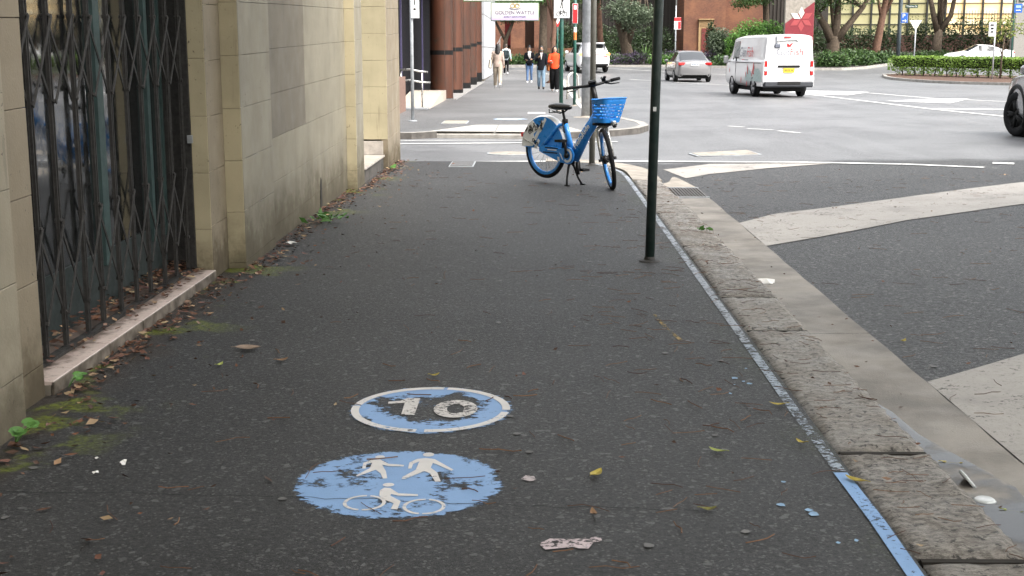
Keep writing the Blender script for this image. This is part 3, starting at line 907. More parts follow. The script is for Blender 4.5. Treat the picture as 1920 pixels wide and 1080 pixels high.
# backing walls (mortar) and upper storey
def back(y0, y1, x, z0=-0.2, z1=TOP + 0.2, xb=-3.2):
    MB().box(((x + xb) / 2, (y0 + y1) / 2, (z0 + z1) / 2), (x - xb, y1 - y0, z1 - z0)).obj('core_wall', M['mortar'], bld)
wall_x(-3.0, 4.90, -2.03, 0.22, 0.367, 4.9, M['tan'])
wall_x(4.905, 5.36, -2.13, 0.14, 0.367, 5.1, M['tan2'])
back(-3.0, 4.895, -2.045); back(4.9, 5.35, -2.145)
wall_y(-2.72, -2.115, 8.27, 0.33, 0.367, M['cream'], 0.10)
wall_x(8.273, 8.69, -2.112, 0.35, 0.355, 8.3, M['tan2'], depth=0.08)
back(8.30, 8.70, -2.13)
wall_y(-2.14, -1.993, 8.692, 0.39, 0.352, M['cream'], 0.10)
wall_x(8.695, 9.70, -1.990, 0.40, 0.350, 8.7, M['grey'], depth=0.08)
back(8.71, 9.69, -2.005)
wall_x(9.70, 13.82, -2.03, 0.13, 0.340, 9.8, M['grey'], cut=(11.38, 0.72, M['taupe']))
back(9.69, 13.83, -2.045)
wall_y(-2.06, -1.925, 13.825, 0.20, 0.343, M['cream'], 0.10)
wall_x(13.828, 14.40, -1.922, 0.22, 0.343, 13.9, M['grey'], depth=0.08)
back(13.84, 14.39, -1.938)
wall_y(-2.72, -1.873, 16.30, 0.37, 0.33, M['cream'], 0.10, zmin=0.35)
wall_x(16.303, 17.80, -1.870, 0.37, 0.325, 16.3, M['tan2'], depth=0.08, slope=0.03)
back(16.32, 17.79, -1.885)
# recess back walls
MB().box((-2.9, 15.35, 1.6), (0.4, 2.0, 3.8)).obj('core_wall', M['mortar'], bld)
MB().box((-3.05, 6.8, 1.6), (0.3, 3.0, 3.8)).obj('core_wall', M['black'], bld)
MB().box((-6.5, 7.4, 5.35), (8.9, 20.9, 3.4)).obj('upper_wall', M['tan'], bld)
MB().box((-6.5, 7.4, 7.15), (9.1, 21.1, 0.2)).obj('parapet', M['concrete'], bld)
MB().box((-7.0, 17.3, 1.6), (7.6, 0.9, 3.9)).obj('core_wall', M['tan2'], bld)
# broken patch / hole low in the grey wall
MB().prism([(12.02, 0.02), (12.12, 0.03), (12.115, 0.27), (12.07, 0.30), (12.03, 0.24)], -2.035, -2.026, axis=0).obj('broken_hole', sm('hole_dark', (0.02, 0.017, 0.013), 0.9), bld)
# second doorway step
st = MB().box((-2.25, 15.35, 0.07), (0.64, 1.88, 0.17)).obj('door_step', M['bluestone'], bld)
tilew = sm('white_step_tile', (0.50, 0.45, 0.40), 0.45, var=0.35, scale=9)
for i in range(6):
    MB().box((-2.24, 14.57 + i * 0.312, 0.166), (0.66, 0.308, 0.022), ch=0.002).obj('tile', tilew, st, world=False)
for i in range(2):
    MB().box((-2.08 - i * 0.30, 16.288, 0.265), (0.296, 0.024, 0.17), ch=0.002).obj('tile', tilew, st, world=False)
# main doorway: tiled step
N = NM('pink_marble_tile')
c = N.mix(N.rng(N.noise(7, 6, 0.7), 0.3, 0.7), (0.60, 0.50, 0.45), (0.46, 0.37, 0.33))
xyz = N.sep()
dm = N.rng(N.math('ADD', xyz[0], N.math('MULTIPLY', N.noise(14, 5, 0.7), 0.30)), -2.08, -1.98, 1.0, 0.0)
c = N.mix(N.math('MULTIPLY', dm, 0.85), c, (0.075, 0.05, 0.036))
c = N.mix(N.rng(N.noise(55, 4, 0.7), 0.60, 0.68), c, (0.10, 0.07, 0.05))
N.set(Base_Color=c, Roughness=0.5)
M['marble'] = N.m
st = MB().box((-2.40, 6.815, 0.0), (0.58, 2.90, 0.09)).obj('door_step', M['mortar'], bld)
ty = [5.37, 5.62, 6.12, 6.66, 7.2, 7.74, 8.262]
for a, b in zip(ty[:-1], ty[1:]):
    MB().box((-2.345, (a + b) / 2, 0.053), (0.50, b - a - 0.010, 0.02), ch=0.003).obj('tile', M['marble'], st, world=False)
    MB().box((-2.10, (a + b) / 2, 0.015), (0.016, b - a - 0.010, 0.09), ch=0.003).obj('riser_tile', sm('riser_tile', (0.22, 0.185, 0.15), 0.7, c2=(0.07, 0.055, 0.04), scale=9), st, world=False)
# glazed front behind the gate
M['shopglass'] = sm('shop_glass', (0.012, 0.013, 0.013), 0.03, var=0.1)
M['shopglass'].node_tree.nodes['Principled BSDF'].inputs['IOR'].default_value = 2.3
MB().box((-2.32, 8.255, 1.6), (0.2, 0.024, 3.1)).obj('side_frame', M['grime'], bld)
gz = 0.06
fr = MB().box((-2.43, 6.815, gz + 0.16), (0.05, 2.88, 0.32)).obj('shopfront', sm('dark_teal', (0.022, 0.034, 0.033), .6, var=.4), bld)
for y, wd in ((5.42, 0.06), (7.06, 0.10), (7.95, 0.06), (8.235, 0.05)):
    MB().box((-2.405, y, 1.7), (0.035, wd, 2.8)).obj('mullion', M['teal'], fr, world=False)
MB().box((-2.405, 6.815, 3.1), (0.085, 2.87, 0.12)).obj('transom', M['teal'], fr, world=False)
for a, b in ((5.45, 7.01), (7.11, 7.92), (7.98, 8.21)):
    MB().box((-2.425, (a + b) / 2, 1.72), (0.012, b - a, 2.68)).obj('pane', M['shopglass'], fr, world=False)
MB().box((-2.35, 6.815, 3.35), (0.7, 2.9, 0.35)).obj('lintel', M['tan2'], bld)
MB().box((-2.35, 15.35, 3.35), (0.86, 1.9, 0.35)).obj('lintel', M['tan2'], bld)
MB().box((-2.62, 15.35, 1.8), (0.06, 1.9, 3.2)).obj('door_leaf', M['teal'], bld)

# ================================================================== folding iron gate
gate = thing('folding_gate', 'rusty dark folding lattice gate across the shop doorway', 'gate', (-2.25, 6.8, 0.06))
GX = -2.25
zb = lambda y: 0.066
PY = [5.44 + 0.2725 * i for i in range(11)]
PY = [y for y in PY if y < 8.24]
zt = lambda y: 0.021 * (y - 7)
for i, y in enumerate(PY):
    jx, jy = random.uniform(-.006, .006), random.uniform(-.012, .012)
    m = MB()
    for d in (-0.012, 0.012):
        m.box((GX + jx, y + jy + d, 1.32), (0.018, 0.008, 2.46))
        m.box((GX + jx - 0.006, y + jy + d * 1.2, 1.32), (0.004, 0.010, 2.46))
    pk = m.obj('picket', M['grime'], gate)
    for z in (1.66, 1.27, 0.71, 0.27, 2.2):
        pv = MB(); pv.lathe([(0.001, 0.020), (0.011, 0.018), (0.011, -0.018), (0.001, -0.02)], 8, Matrix.Translation((GX + jx, y + jy, z + zt(y))) @ Matrix.Rotation(rad(90), 4, 'Y'))
        pv.obj('pivot', M['grime'], pk, world=False)
for zt0, zb0 in ((1.66, 1.27), (0.71, 0.27), (2.62, 2.2)):
    for i in range(len(PY) - 1):
        a, b = PY[i], PY[i + 1]
        za, zc = zt0 + zt(a), zb0 + zt(a)
        for (y0, z0_, y1, z1_, dx) in ((b, za, a, zc, 0.018), (a, za, b, zc, -0.006)):
            v = Vector((0, y1 - y0, z1_ - z0_)); L = v.length + 0.02
            ang = math.atan2(v.z, v.y)
            MB().box((0, 0, 0), (0.006, L, 0.017)).xf(Matrix.Translation((GX + dx, (y0 + y1) / 2, (z0_ + z1_) / 2)) @ Matrix.Rotation(ang, 4, 'X')).obj('lattice_bar', M['grime'], gate)
MB().box((GX, 6.82, 0.072), (0.05, 2.86, 0.016)).obj('floor_track', M['grime'], gate)
MB().box((GX, 8.252, 1.35), (0.05, 0.022, 2.5)).obj('lock_stile', M['grime'], gate)
MB().box((GX + 0.03, 8.235, 0.92), (0.03, 0.03, 0.05)).obj('lock', M['galv'], gate)

# ================================================================== far left building with copper columns
cop = NM('copper_cladding')
st_ = cop.rng(cop.noise(3.2, 5, 0.65, co=cop.co('Object', (1, 1, 0.16))), 0.32, 0.72)
c = cop.mix(st_, (0.115, 0.043, 0.024), (0.065, 0.032, 0.022))
c = cop.mix(cop.rng(cop.noise(2.0, 5, 0.7), 0.56, 0.7), c, (0.06, 0.045, 0.032))
cop.set(Base_Color=c, Roughness=0.42, Metallic=0.35)
M['copper'] = cop.m
fb = thing('column_building', 'dark fronted building with copper clad columns beyond the side street', 'building', (-3.2, 50, 0))
darkw = sm('dark_louvre_wall', (0.008, 0.008, 0.011), 0.7, var=0.4, spec=0.1)
MB().box((-5.6, 48, 3.5), (4.0, 40, 7.2)).obj('wall', darkw, fb)
MB().box((-4.2, 52.0, 5.2), (3.4, 40, 2.0)).obj('upper_floor', sm('grey_soffit', (0.3, 0.3, 0.31), 0.7), fb)
for k in range(26):
    MB().box((-3.585, 29.0, 0.25 + k * 0.12), (0.05, 2.0, 0.05)).obj('louvre_slat', sm('louvre', (0.012, 0.012, 0.015), 0.6, spec=0.1), fb)
for y in (31, 34.5, 41, 46, 51, 56):
    MB().box((-3.57, y, 1.75), (0.06, 0.09, 3.4)).obj('mullion', sm('purple_frame', (0.07, 0.06, 0.13), 0.5), fb)
for y0, y1 in ((31.1, 34.4), (34.6, 40.9), (41.1, 45.9), (46.1, 50.9), (51.1, 55.9)):
    MB().box((-3.59, (y0 + y1) / 2, 1.9), (0.02, y1 - y0, 2.7)).obj('pane', darkw, fb)
for i, y in enumerate((38.4, 43.6, 48.8, 54.0, 59.2)):
    cx = -2.775
    zb_ = 0.10 + .019 * (y - 38.4); zc_ = 1.36 + .0185 * (y - 38.4)
    t = MB().lathe([(0.34, zb_), (0.34, zc_)], 28, Matrix.Translation((cx, y, 0))).obj('column', M['copper'], fb, smooth=True)
    MB().lathe([(0.34, zc_ + .13), (0.34, 4.25)], 28, Matrix.Translation((cx, y, 0))).obj('shaft', M['copper'], t, smooth=True, world=False)
    MB().lathe([(0.346, zc_), (0.346, zc_ + .13)], 28, Matrix.Translation((cx, y, 0))).obj('band', M['signblack'], t, smooth=True, world=False)
    MB().lathe([(0.346, 0.02), (0.346, zb_)], 28, Matrix.Translation((cx, y, 0))).obj('base', M['signblack'], t, smooth=True, world=False)
    for a in (20, 110, 200, 290):
        MB().box((cx + 0.341 * math.cos(rad(a)), y + 0.341 * math.sin(rad(a)), 2.3), (0.01, 0.01, 3.7), Matrix.Rotation(rad(a), 3, 'Z')).obj('seam', sm('seam', (0.05, 0.03, 0.02), 0.5), t, world=False)
MB().box((-2.9, 49, 0.06), (1.15, 22, 0.05)).obj('plinth', sm('plinth_stone', (0.28, 0.27, 0.26), 0.7), fb)
pw = sm('grey_panel', (0.46, 0.47, 0.49), 0.5, var=0.08)
MB().box((-3.1, 69.5, 2.5), (1.34, 17.0, 5.4)).obj('end_wall', M['mortar'], fb)
for j in range(3):
    for i in range(6):
        y0 = 61.2 + i * 2.8
        MB().box((-2.42, y0 + 1.4, 0.9 + j * 1.5), (0.03, 2.77, 1.47), ch=0.004).obj('panel', pw, fb)
for j in range(3):
    MB().box((-2.9, 60.985, 0.9 + j * 1.5), (1.0, 0.03, 1.47), ch=0.004).obj('panel', pw, fb)
# entrance ramp, side plinth and stainless handrail
rp = thing('entrance_ramp', 'pale tiled entrance ramp with tactile edge beside the first copper column', 'ramp', (-3.3, 35, ZF))
MB().prism([(31.2, 0.0), (38.0, 0.0), (38.0, 0.34), (36.5, 0.34)], -3.55, -2.62, axis=0).obj('slab', sm('ramp_tile', (0.50, 0.43, 0.36), 0.6), rp)
MB().box((-3.1, 31.6, ZF + 0.03), (0.95, 0.5, 0.035)).obj('tactile_strip', M['galv'], rp)
MB().box((-3.3, 29.9, 0.45), (0.4, 2.0, 0.85)).obj('side_wall', sm('brown_stone', (0.22, 0.13, 0.10), 0.6), rp)
hr = thing('handrail', 'curved stainless double handrail at the entrance ramp', 'handrail', (-3.0, 34.5, ZF))
for z, x1 in ((0.98, -2.66), (0.72, -2.60)):
    MB().tube([(-3.5, 32.0, z + .02), (-3.1, 31.95, z + .05), (-2.85, 31.97, z), (x1, 32.05, z - .02)], 0.024, 8).obj('rail', M['silver'], hr, smooth=True)
for x in (-3.32, -2.80):
    MB().tube([(x, 32.0, 0.05), (x, 32.0, 1.0)], 0.018, 8).obj('post', M['silver'], hr, smooth=True)
hr2 = thing('handrail', 'sloping stainless handrail at the far grey panel wall', 'handrail', (-2.2, 74, 0.2))
MB().tube([(-2.4, 70, 1.2), (-2.05, 78, 2.3)], 0.03, 8).obj('rail', M['silver'], hr2)
MB().tube([(-2.1, 77, 0.3), (-2.1, 77, 2.15)], 0.025, 8).obj('post', M['silver'], hr2)

# hanging shop signs
purple = sm('sign_purple', (0.09, 0.06, 0.16), 0.5)
N = NM('sign_face_mauve')
z = N.sep(N.co('Generated'))[2]
N.set(Base_Color=N.mix(N.rng(z, 0.0, 0.5), (0.45, 0.37, 0.58), (0.62, 0.60, 0.57)), Roughness=0.5)
mauve = N.m
grn = sm('sign_green_edge', (0.10, 0.22, 0.07), 0.5)
sg = thing('hanging_sign', 'mauve hanging sign reading GOLDEN WATTLE EARLY EDUCATION', 'sign', (-0.565, 36, 2.29))
MB().box((-0.565, 36.0, 2.535), (1.33, 0.07, 0.50)).obj('frame', grn, sg)
MB().box((-0.565, 35.96, 2.535), (1.29, 0.02, 0.46)).obj('face', mauve, sg)
fm = lambda x, y, z: face_m((x, y, z), (1, 0, 0), (0, 0, 1))
text('lettering', 'GOLDEN WATTLE', 0.135, purple, sg, fm(-0.565, 35.945, 2.505), local=False, sx=0.98)
text('lettering', 'EARLY EDUCATION', 0.062, purple, sg, fm(-0.565, 35.945, 2.395), local=False, sx=1.08)
gold = sm('sign_gold', (0.42, 0.28, 0.05), 0.4)
m = MB()
for sx in (-1, 1):
    m.tube([(-0.565 + sx * 0.06 + 0.06 * math.cos(a), 35.945, 2.69 + 0.055 * math.sin(a)) for a in [2 * math.pi * k / 16 for k in range(16)]], 0.009, 6, closed=True)
m.tube([(-0.60, 35.945, 2.69), (-0.53, 35.945, 2.69)], 0.008, 6)
m.obj('emblem', gold, sg)
MB().tube([(-0.72, 35.945, 2.625), (-0.64, 35.945, 2.60), (-0.565, 35.945, 2.592), (-0.49, 35.945, 2.60), (-0.41, 35.945, 2.625)], 0.008, 6).obj('emblem_bow', purple, sg)
for x in (-1.0, -0.1):
    MB().tube([(x, 36, 2.78), (x, 36, 2.82)], 0.012, 6).obj('hanger', M['galv'], sg)
sg = thing('hanging_sign', 'larger white sign panel above the mauve hanging sign', 'sign', (-0.9, 36, 2.81))
MB().box((-0.885, 36.0, 3.36), (2.2, 0.12, 1.10)).obj('frame', grn, sg)
MB().box((-0.885, 35.935, 3.36), (2.15, 0.02, 1.05)).obj('face', M['signwhite'], sg)
MB().box((-0.25, 35.92, 2.90), (0.75, 0.01, 0.06)).obj('dark_picture', M['signblack'], sg)
MB().box((-2.2, 36, 3.9), (0.6, 0.06, 0.06)).obj('bracket', M['galv'], sg)
# ================================================================== poles and signs
def pole(name, label, x, y, z0, z1, r, mat, lean=(0, 0), cat='post', flange=False, group=None, taper=1.0):
    t = thing(name, label, cat, (x, y, z0), group=group)
    MB().tube([(x, y, z0 - 0.02), (x + lean[0] * .5, y + lean[1] * .5, (z0 + z1) / 2), (x + lean[0], y + lean[1], z1)], [r, r * (1 + taper) / 2, r * taper], 16).obj('shaft', mat, t, smooth=True)
    if flange:
        MB().lathe([(r * 2.6, 0), (r * 2.6, 0.015), (r * 1.2, 0.03)], 18, Matrix.Translation((x, y, z0))).obj('base_flange', mat, t)
    else:
        MB().lathe([(r * 2.3, 0.0), (r * 2.1, 0.007), (r * 1.25, 0.014), (r * 1.02, 0.035)], 16, Matrix.Translation((x, y, z0 + 0.002))).obj('footing', M['concrete'] if z0 > 0.03 else M['grime'], t)
    return t
t = pole('green_post', 'dark green scuffed post standing on the near footpath', 0.82, 9.04, 0, 2.9, 0.034, M['greenpole'], (0.045, 0))
MB().box((0.832, 9.003, 1.08), (0.022, 0.003, 0.03)).obj('sticker', M['signwhite'], t)
MB().lathe([(0.0365, 2.28), (0.0365, 2.30)], 16, Matrix.Translation((0.855, 9.04, 0))).obj('clamp', M['galv'], t)
MB().box((0.862, 9.04, 2.65), (0.40, 0.008, 0.5), ch=0.002).obj('sign_plate', M['galv'], t)
pole('grey_post', 'slim grey post behind the blue bicycle at the corner', 0.745, 16.8, 0, 5.2, 0.038, sm('weathered_grey', (0.22, 0.215, 0.19), 0.5, 0.5, scale=14))
t = pole('street_light_pole', 'thick galvanised light pole on the far footpath corner', 1.14, 28.0, ZF, 7.5, 0.142, M['galv'], taper=0.9)
MB().lathe([(0.146, 2.62), (0.146, 3.3)], 20, Matrix.Translation((1.14, 28.0, 0))).obj('paper_notice', M['signwhite'], t)
MB().lathe([(0.146, 1.35), (0.146, 1.65)], 20, Matrix.Translation((1.14, 28.0, 0))).obj('paper_notice', sm('faded_notice', (0.5, 0.5, 0.52), 0.7), t)
def board(t, x, y, z, w_, h, mat, name='sign_plate', th=0.012, ry=0.0, edge=None, world=True):
    Mx = Matrix.Translation((x, y, z)) @ Matrix.Rotation(ry, 4, 'Z')
    if edge:
        MB().box((0, 0.006, 0), (w_ + 0.02, th, h + 0.02)).xf(Mx).obj('sign_border', edge, t)
    return MB().box((0, 0, 0), (w_, th, h)).xf(Mx).obj(name, mat, t)
t = pole('path_sign_post', 'green post with white walker and bicycle sign', 0.62, 31.0, ZF, 3.5, 0.047, M['greenpole2'])
board(t, 0.62, 30.93, 2.52, 0.36, 0.55, M['signwhite'], edge=M['galv'])
yb = 30.918
m = MB()
m.ball((0.62, yb, 2.735), (0.024, 0.004, 0.027), 10, 6)
m.tube([(0.62, yb, 2.70), (0.622, yb, 2.60)], [0.026, 0.024], 6, flat=0.2)
m.tube([(0.62, yb, 2.61), (0.60, yb, 2.53), (0.585, yb, 2.46)], 0.013, 6, flat=0.3)
m.tube([(0.62, yb, 2.61), (0.635, yb, 2.54), (0.64, yb, 2.46)], 0.013, 6, flat=0.3)
m.tube([(0.625, yb, 2.69), (0.655, yb, 2.65), (0.645, yb, 2.62)], 0.009, 6, flat=0.3)
m.obj('walker_symbol', M['signblack'], t)
m = MB()
for sx in (-1, 1):
    m.tube([(0.62 + sx * 0.075 + 0.05 * math.cos(a), yb, 2.335 + 0.05 * math.sin(a)) for a in [2 * math.pi * k / 18 for k in range(18)]], 0.006, 5, closed=True)
m.tube([(0.545, yb, 2.335), (0.585, yb, 2.40), (0.665, yb, 2.40), (0.61, yb, 2.335), (0.545, yb, 2.335)], 0.006, 5)
m.tube([(0.61, yb, 2.335), (0.58, yb, 2.42)], 0.006, 5); m.tube([(0.695, yb, 2.335), (0.665, yb, 2.43), (0.64, yb, 2.44)], 0.006, 5)
m.obj('bicycle_symbol', M['signblack'], t)
t = pole('side_sign_post', 'galvanised signpost on a round base beside the block building corner', -2.50, 26.3, ZF, 3.3, 0.034, M['galv'], flange=True)
board(t, -2.42, 26.24, 2.44, 0.16, 0.62, M['signwhite'], ry=rad(18), edge=M['galv'])
m = MB()
m.ball((-2.42, 26.225, 2.58), (0.02, 0.004, 0.025)); m.tube([(-2.42, 26.225, 2.55), (-2.43, 26.225, 2.38)], 0.02, 6, flat=0.3)
m.tube([(-2.45, 26.225, 2.30), (-2.40, 26.225, 2.30)], 0.02, 6, flat=.3)
m.obj('walker_symbol', M['signblack'], t)
t = pole('parking_sign_post', 'green post with narrow red parking sign and stickers', 1.02, 33.7, ZF, 3.0, 0.04, M['greenpole2'])
board(t, 1.02, 33.65, 2.42, 0.12, 0.48, M['signred'], edge=M['signwhite'])
MB().box((1.02, 33.64, 2.57), (0.07, 0.006, 0.10)).obj('sign_patch', M['signwhite'], t)
MB().lathe([(0.0415, 1.75), (0.0415, 1.95)], 12, Matrix.Translation((1.02, 33.7, 0))).obj('sticker', sm('orange_sticker', (0.6, 0.2, 0.05), 0.5), t)
MB().lathe([(0.0415, 1.95), (0.0415, 2.08)], 12, Matrix.Translation((1.02, 33.7, 0))).obj('sticker', M['signwhite'], t)
# bike hoop
hp = thing('bike_hoop', 'pale steel bike hoop on the far footpath edge', 'bike rack', (1.15, 38.8, ZF))
pts = [(0.95, 38.6, ZF), (0.97, 38.65, 0.62)]
for k in range(9):
    a = math.pi - math.pi * k / 8
    pts.append((1.13 + 0.16 * math.cos(a), 38.95 + 0.3 * -math.cos(a) * -1, 0.66 + 0.17 * math.sin(a)))
pts += [(1.29, 39.25, 0.62), (1.33, 39.3, ZF)]
MB().tube(pts, 0.028, 8).obj('loop', sm('hoop_paint', (0.55, 0.53, 0.48), 0.4), hp, smooth=True)
# give way sign seen from the front, at the far corner
def triangle_sign(t, x, y, z, s, ry, red=True):
    h = s * 0.866
    Mx = Matrix.Translation((x, y, z)) @ Matrix.Rotation(ry, 4, 'Z')
    MB().prism([(-s / 2, h / 2), (0, -h / 2), (s / 2, h / 2)], -0.004, 0.004, axis=1).xf(Mx).obj('sign_plate', M['signred'] if red else M['signwhite'], t)
    if red:
        k = 0.62
        MB().prism([(-s / 2 * k, h / 2 * k + .02), (0, -h / 2 * k + .02), (s / 2 * k, h / 2 * k + .02)], -0.008, -0.0045, axis=1).xf(Mx).obj('sign_face', M['signwhite'], t)
t = pole('give_way_post', 'green post carrying a red bordered give way triangle', 1.02, 60.5, ZF, 3.4, 0.04, M['greenpole2'])
triangle_sign(t, 1.02, 60.44, 2.86, 0.75, 0)
Mx = face_m((1.02, 60.43, 2.98), (1, 0, 0), (0, 0, 1))
text('lettering', 'GIVE\nWAY', 0.085, M['signblack'], t, Mx, local=False)
t = pole('give_way_post', 'post with the grey back of a triangular sign behind the hedge', 24.9, 86, rise(86) + .1, 3.0, 0.045, M['galv'])
triangle_sign(t, 24.9, 86.06, 3.10, 0.78, 0, red=False)
t = pole('parking_pole', 'tall blue-grey pole with blue P parking sign', 24.95, 90, rise(90) + .1, 8.5, 0.14, sm('bluegrey_pole', (0.13, 0.16, 0.18), 0.5, 0.3))
board(t, 25.2, 89.83, 3.68, 0.46, 0.66, M['signblue'], edge=M['signwhite'])
text('letter_p', 'P', 0.40, M['signwhite'], t, face_m((25.15, 89.81, 3.80), (1, 0, 0), (0, 0, 1)), local=False)
m = MB(); m.tube([(25.05, 89.81, 3.48), (25.32, 89.81, 3.48)], 0.025, 6, flat=1); m.tube([(25.24, 89.81, 3.57), (25.33, 89.81, 3.48), (25.24, 89.81, 3.39)], 0.025, 6)
m.obj('arrow', M['signwhite'], t)
gsn = sm('street_sign_green', (0.012, 0.05, 0.03), 0.4)
MB().box((25.65, 89.83, 4.45), (0.85, 0.03, 0.22)).obj('street_name_plate', gsn, t)
text('street_name', 'Thomas St', 0.17, M['signwhite'], t, face_m((25.65, 89.80, 4.45), (1, 0, 0), (0, 0, 1)), local=False)
t = pole('small_sign_post', 'galvanised post with a small white sign in the hedge', 21.9, 62.6, 0.1, 2.8, 0.035, M['galv'])
board(t, 21.75, 62.55, 2.48, 0.32, 0.66, M['signwhite'], ry=rad(-15), edge=M['galv'])
for k, z in enumerate((2.68, 2.52, 2.36)):
    MB().box((21.75, 62.535, z), (0.2 - 0.03 * k, 0.006, 0.07)).obj('sign_print', M['signblack'], t)
t = pole('blue_sign_post', 'slim green post with blue sign behind the small tree', 30.7, 84.5, rise(84.5) + .05, 4.9, 0.05, M['greenpole2'])
board(t, 30.9, 84.4, 4.15, 0.50, 0.55, M['signblue'])
MB().box((30.9, 84.38, 4.25), (0.34, 0.01, 0.16)).obj('sign_print', sm('pale_blue', (0.3, 0.45, 0.7), 0.5), t)
MB().box((30.9, 84.38, 4.02), (0.3, 0.01, 0.05)).obj('sign_print', M['signwhite'], t)
t = pole('clearway_sign_post', 'thin post with red and white sign before the brick building', 9.1, 85.0, rise(85) + .1, 4.35, 0.035, M['galv'])
board(t, 9.22, 84.95, 3.22, 0.44, 0.76, M['signwhite'])
MB().box((9.22, 84.935, 3.48), (0.44, 0.008, 0.22)).obj('sign_header', M['signred'], t)
MB().box((9.34, 84.934, 3.10), (0.18, 0.008, 0.46)).obj('sign_arrow_panel', M['signred'], t)

# pylon sign with red flower print
py = thing('pylon_sign', 'grey concrete pylon with red panel and flower logo behind the van', 'sign', (16.9, 84, 0.4))
MB().box((16.9, 84.2, 4.2), (1.84, 0.42, 8.4)).obj('pillar', M['concrete'], py)
MB().prism([(15.99, 0.3), (17.81, 0.3), (17.81, 4.55), (15.99, 3.20)], 83.97, 83.985, axis=1).obj('red_panel', sm('pylon_red', (0.22, 0.02, 0.03), 0.5), py)
cx, cz = 17.0, 3.45
pet = sm('petal_pale_red', (0.36, 0.055, 0.06), 0.5)
petw = sm('petal_white', (0.62, 0.60, 0.55), 0.5)
for k in range(6):
    a = rad(90 + 60 * k)
    d = Vector((math.cos(a), math.sin(a))); n = Vector((-d.y, d.x))
    L = 0.80; wd = 0.19
    pts = [Vector((cx, cz)) + d * 0.05, Vector((cx, cz)) + d * 0.42 + n * -wd, Vector((cx, cz)) + d * L, Vector((cx, cz)) + d * 0.42 + n * wd]
    white = k in (0, 1)
    MB().prism([tuple(p) for p in pts], 83.955, 83.965, axis=1).obj('petal', petw if white else pet, py)

# ================================================================== background buildings
N = NM('brick_face')
br = N.n.new('ShaderNodeTexBrick')
br.inputs['Scale'].default_value = 4.0
br.inputs['Color1'].default_value = (0.19, 0.075, 0.042, 1); br.inputs['Color2'].default_value = (0.125, 0.052, 0.032, 1)
br.inputs['Mortar'].default_value = (0.10, 0.065, 0.045, 1); br.inputs['Mortar Size'].default_value = 0.015
mp = N.n.new('ShaderNodeMapping'); mp.inputs['Rotation'].default_value = (rad(90), 0, 0)
N.l.new(N.co(), mp.inputs[0]); N.l.new(mp.outputs[0], br.inputs['Vector'])
big = N.rng(N.noise(0.8, 5, 0.65), 0.4, 0.7)
N.set(Base_Color=N.mix(N.math('MULTIPLY', big, 0.55), br.outputs['Color'], (0.28, 0.125, 0.062)), Roughness=0.85)
N.bump(br.outputs['Fac'], 0.3, 0.02)
M['brick'] = N.m
corr = sm('dark_corrugated', (0.035, 0.028, 0.022), 0.7, var=0.3)
bb = thing('brick_building', 'orange brick building with a maroon door behind the grey sedan', 'building', (13, 98, 0.9))
MB().box((12.65, 100.5, 6), (3.1, 5, 12)).obj('tower_wall', M['brick'], bb)
MB().box((15.9, 101.6, 6), (3.35, 4, 12)).obj('side_wall', M['brick'], bb)
d = MB().box((12.75, 97.95, 2.38), (1.08, 0.16, 2.75)).obj('door_surround', sm('tan_stone', (0.42, 0.27, 0.13), 0.7), bb)
MB().box((12.82, 97.85, 2.05), (0.80, 0.06, 2.15)).obj('door', sm('maroon_door', (0.17, 0.035, 0.03), 0.5), bb)
MB().box((12.75, 97.86, 3.35), (0.86, 0.03, 0.2)).obj('transom_panel', sm('tan_stone2', (0.30, 0.19, 0.09), 0.7), bb)
MB().box((12.75, 97.85, 3.78), (1.16, 0.3, 0.08)).obj('door_cornice', sm('tan_stone', (0.42, 0.27, 0.13), 0.7), bb)
MB().box((17.5, 99.5, 6), (0.06, 0.06, 10)).obj('drain_pipe', M['galv'], bb)
cb = thing('corrugated_building', 'dark brown corrugated building behind the street trees', 'building', (10, 105, 1))
MB().box((6.5, 106, 7), (9.2, 4, 14)).obj('wall', corr, cb)
MB().box((20.3, 106.6, 7), (6.0, 4, 14)).obj('wall', corr, cb)
m = MB()
for x in [2 + 0.3 * k for k in range(30)]: m.box((x, 103.97, 7), (0.12, 0.12, 14))
for x in [17.5 + 0.3 * k for k in range(18)]: m.box((x, 104.57, 7), (0.12, 0.12, 14))
tag(m.obj('ribs', corr, cb), kind='stuff')
lb = thing('brick_house', 'brick building with orange brick piers at the far end of the footpath', 'building', (-2, 100, 1))
MB().box((-3, 103, 6), (10, 4, 12)).obj('wall', sm('dark_brown_brick', (0.09, 0.05, 0.035), 0.85), lb)  # darker brick tone for the wall behind the piers
for x, wd in ((-1.35, 1.1), (-3.0, 1.3), (0.2, 0.6)):
    MB().box((x, 100.4, 4), (wd, 1.2, 8)).obj('pier', M['brick'], lb)
MB().box((-2.15, 100.9, 3.2), (0.6, 0.2, 2.6)).obj('red_banner', sm('red_banner', (0.3, 0.03, 0.03), 0.6), lb)
MB().box((-2.0, 88.0, 1.15), (9, 0.4, 1.0)).obj('planter_wall', M['brick'], lb)

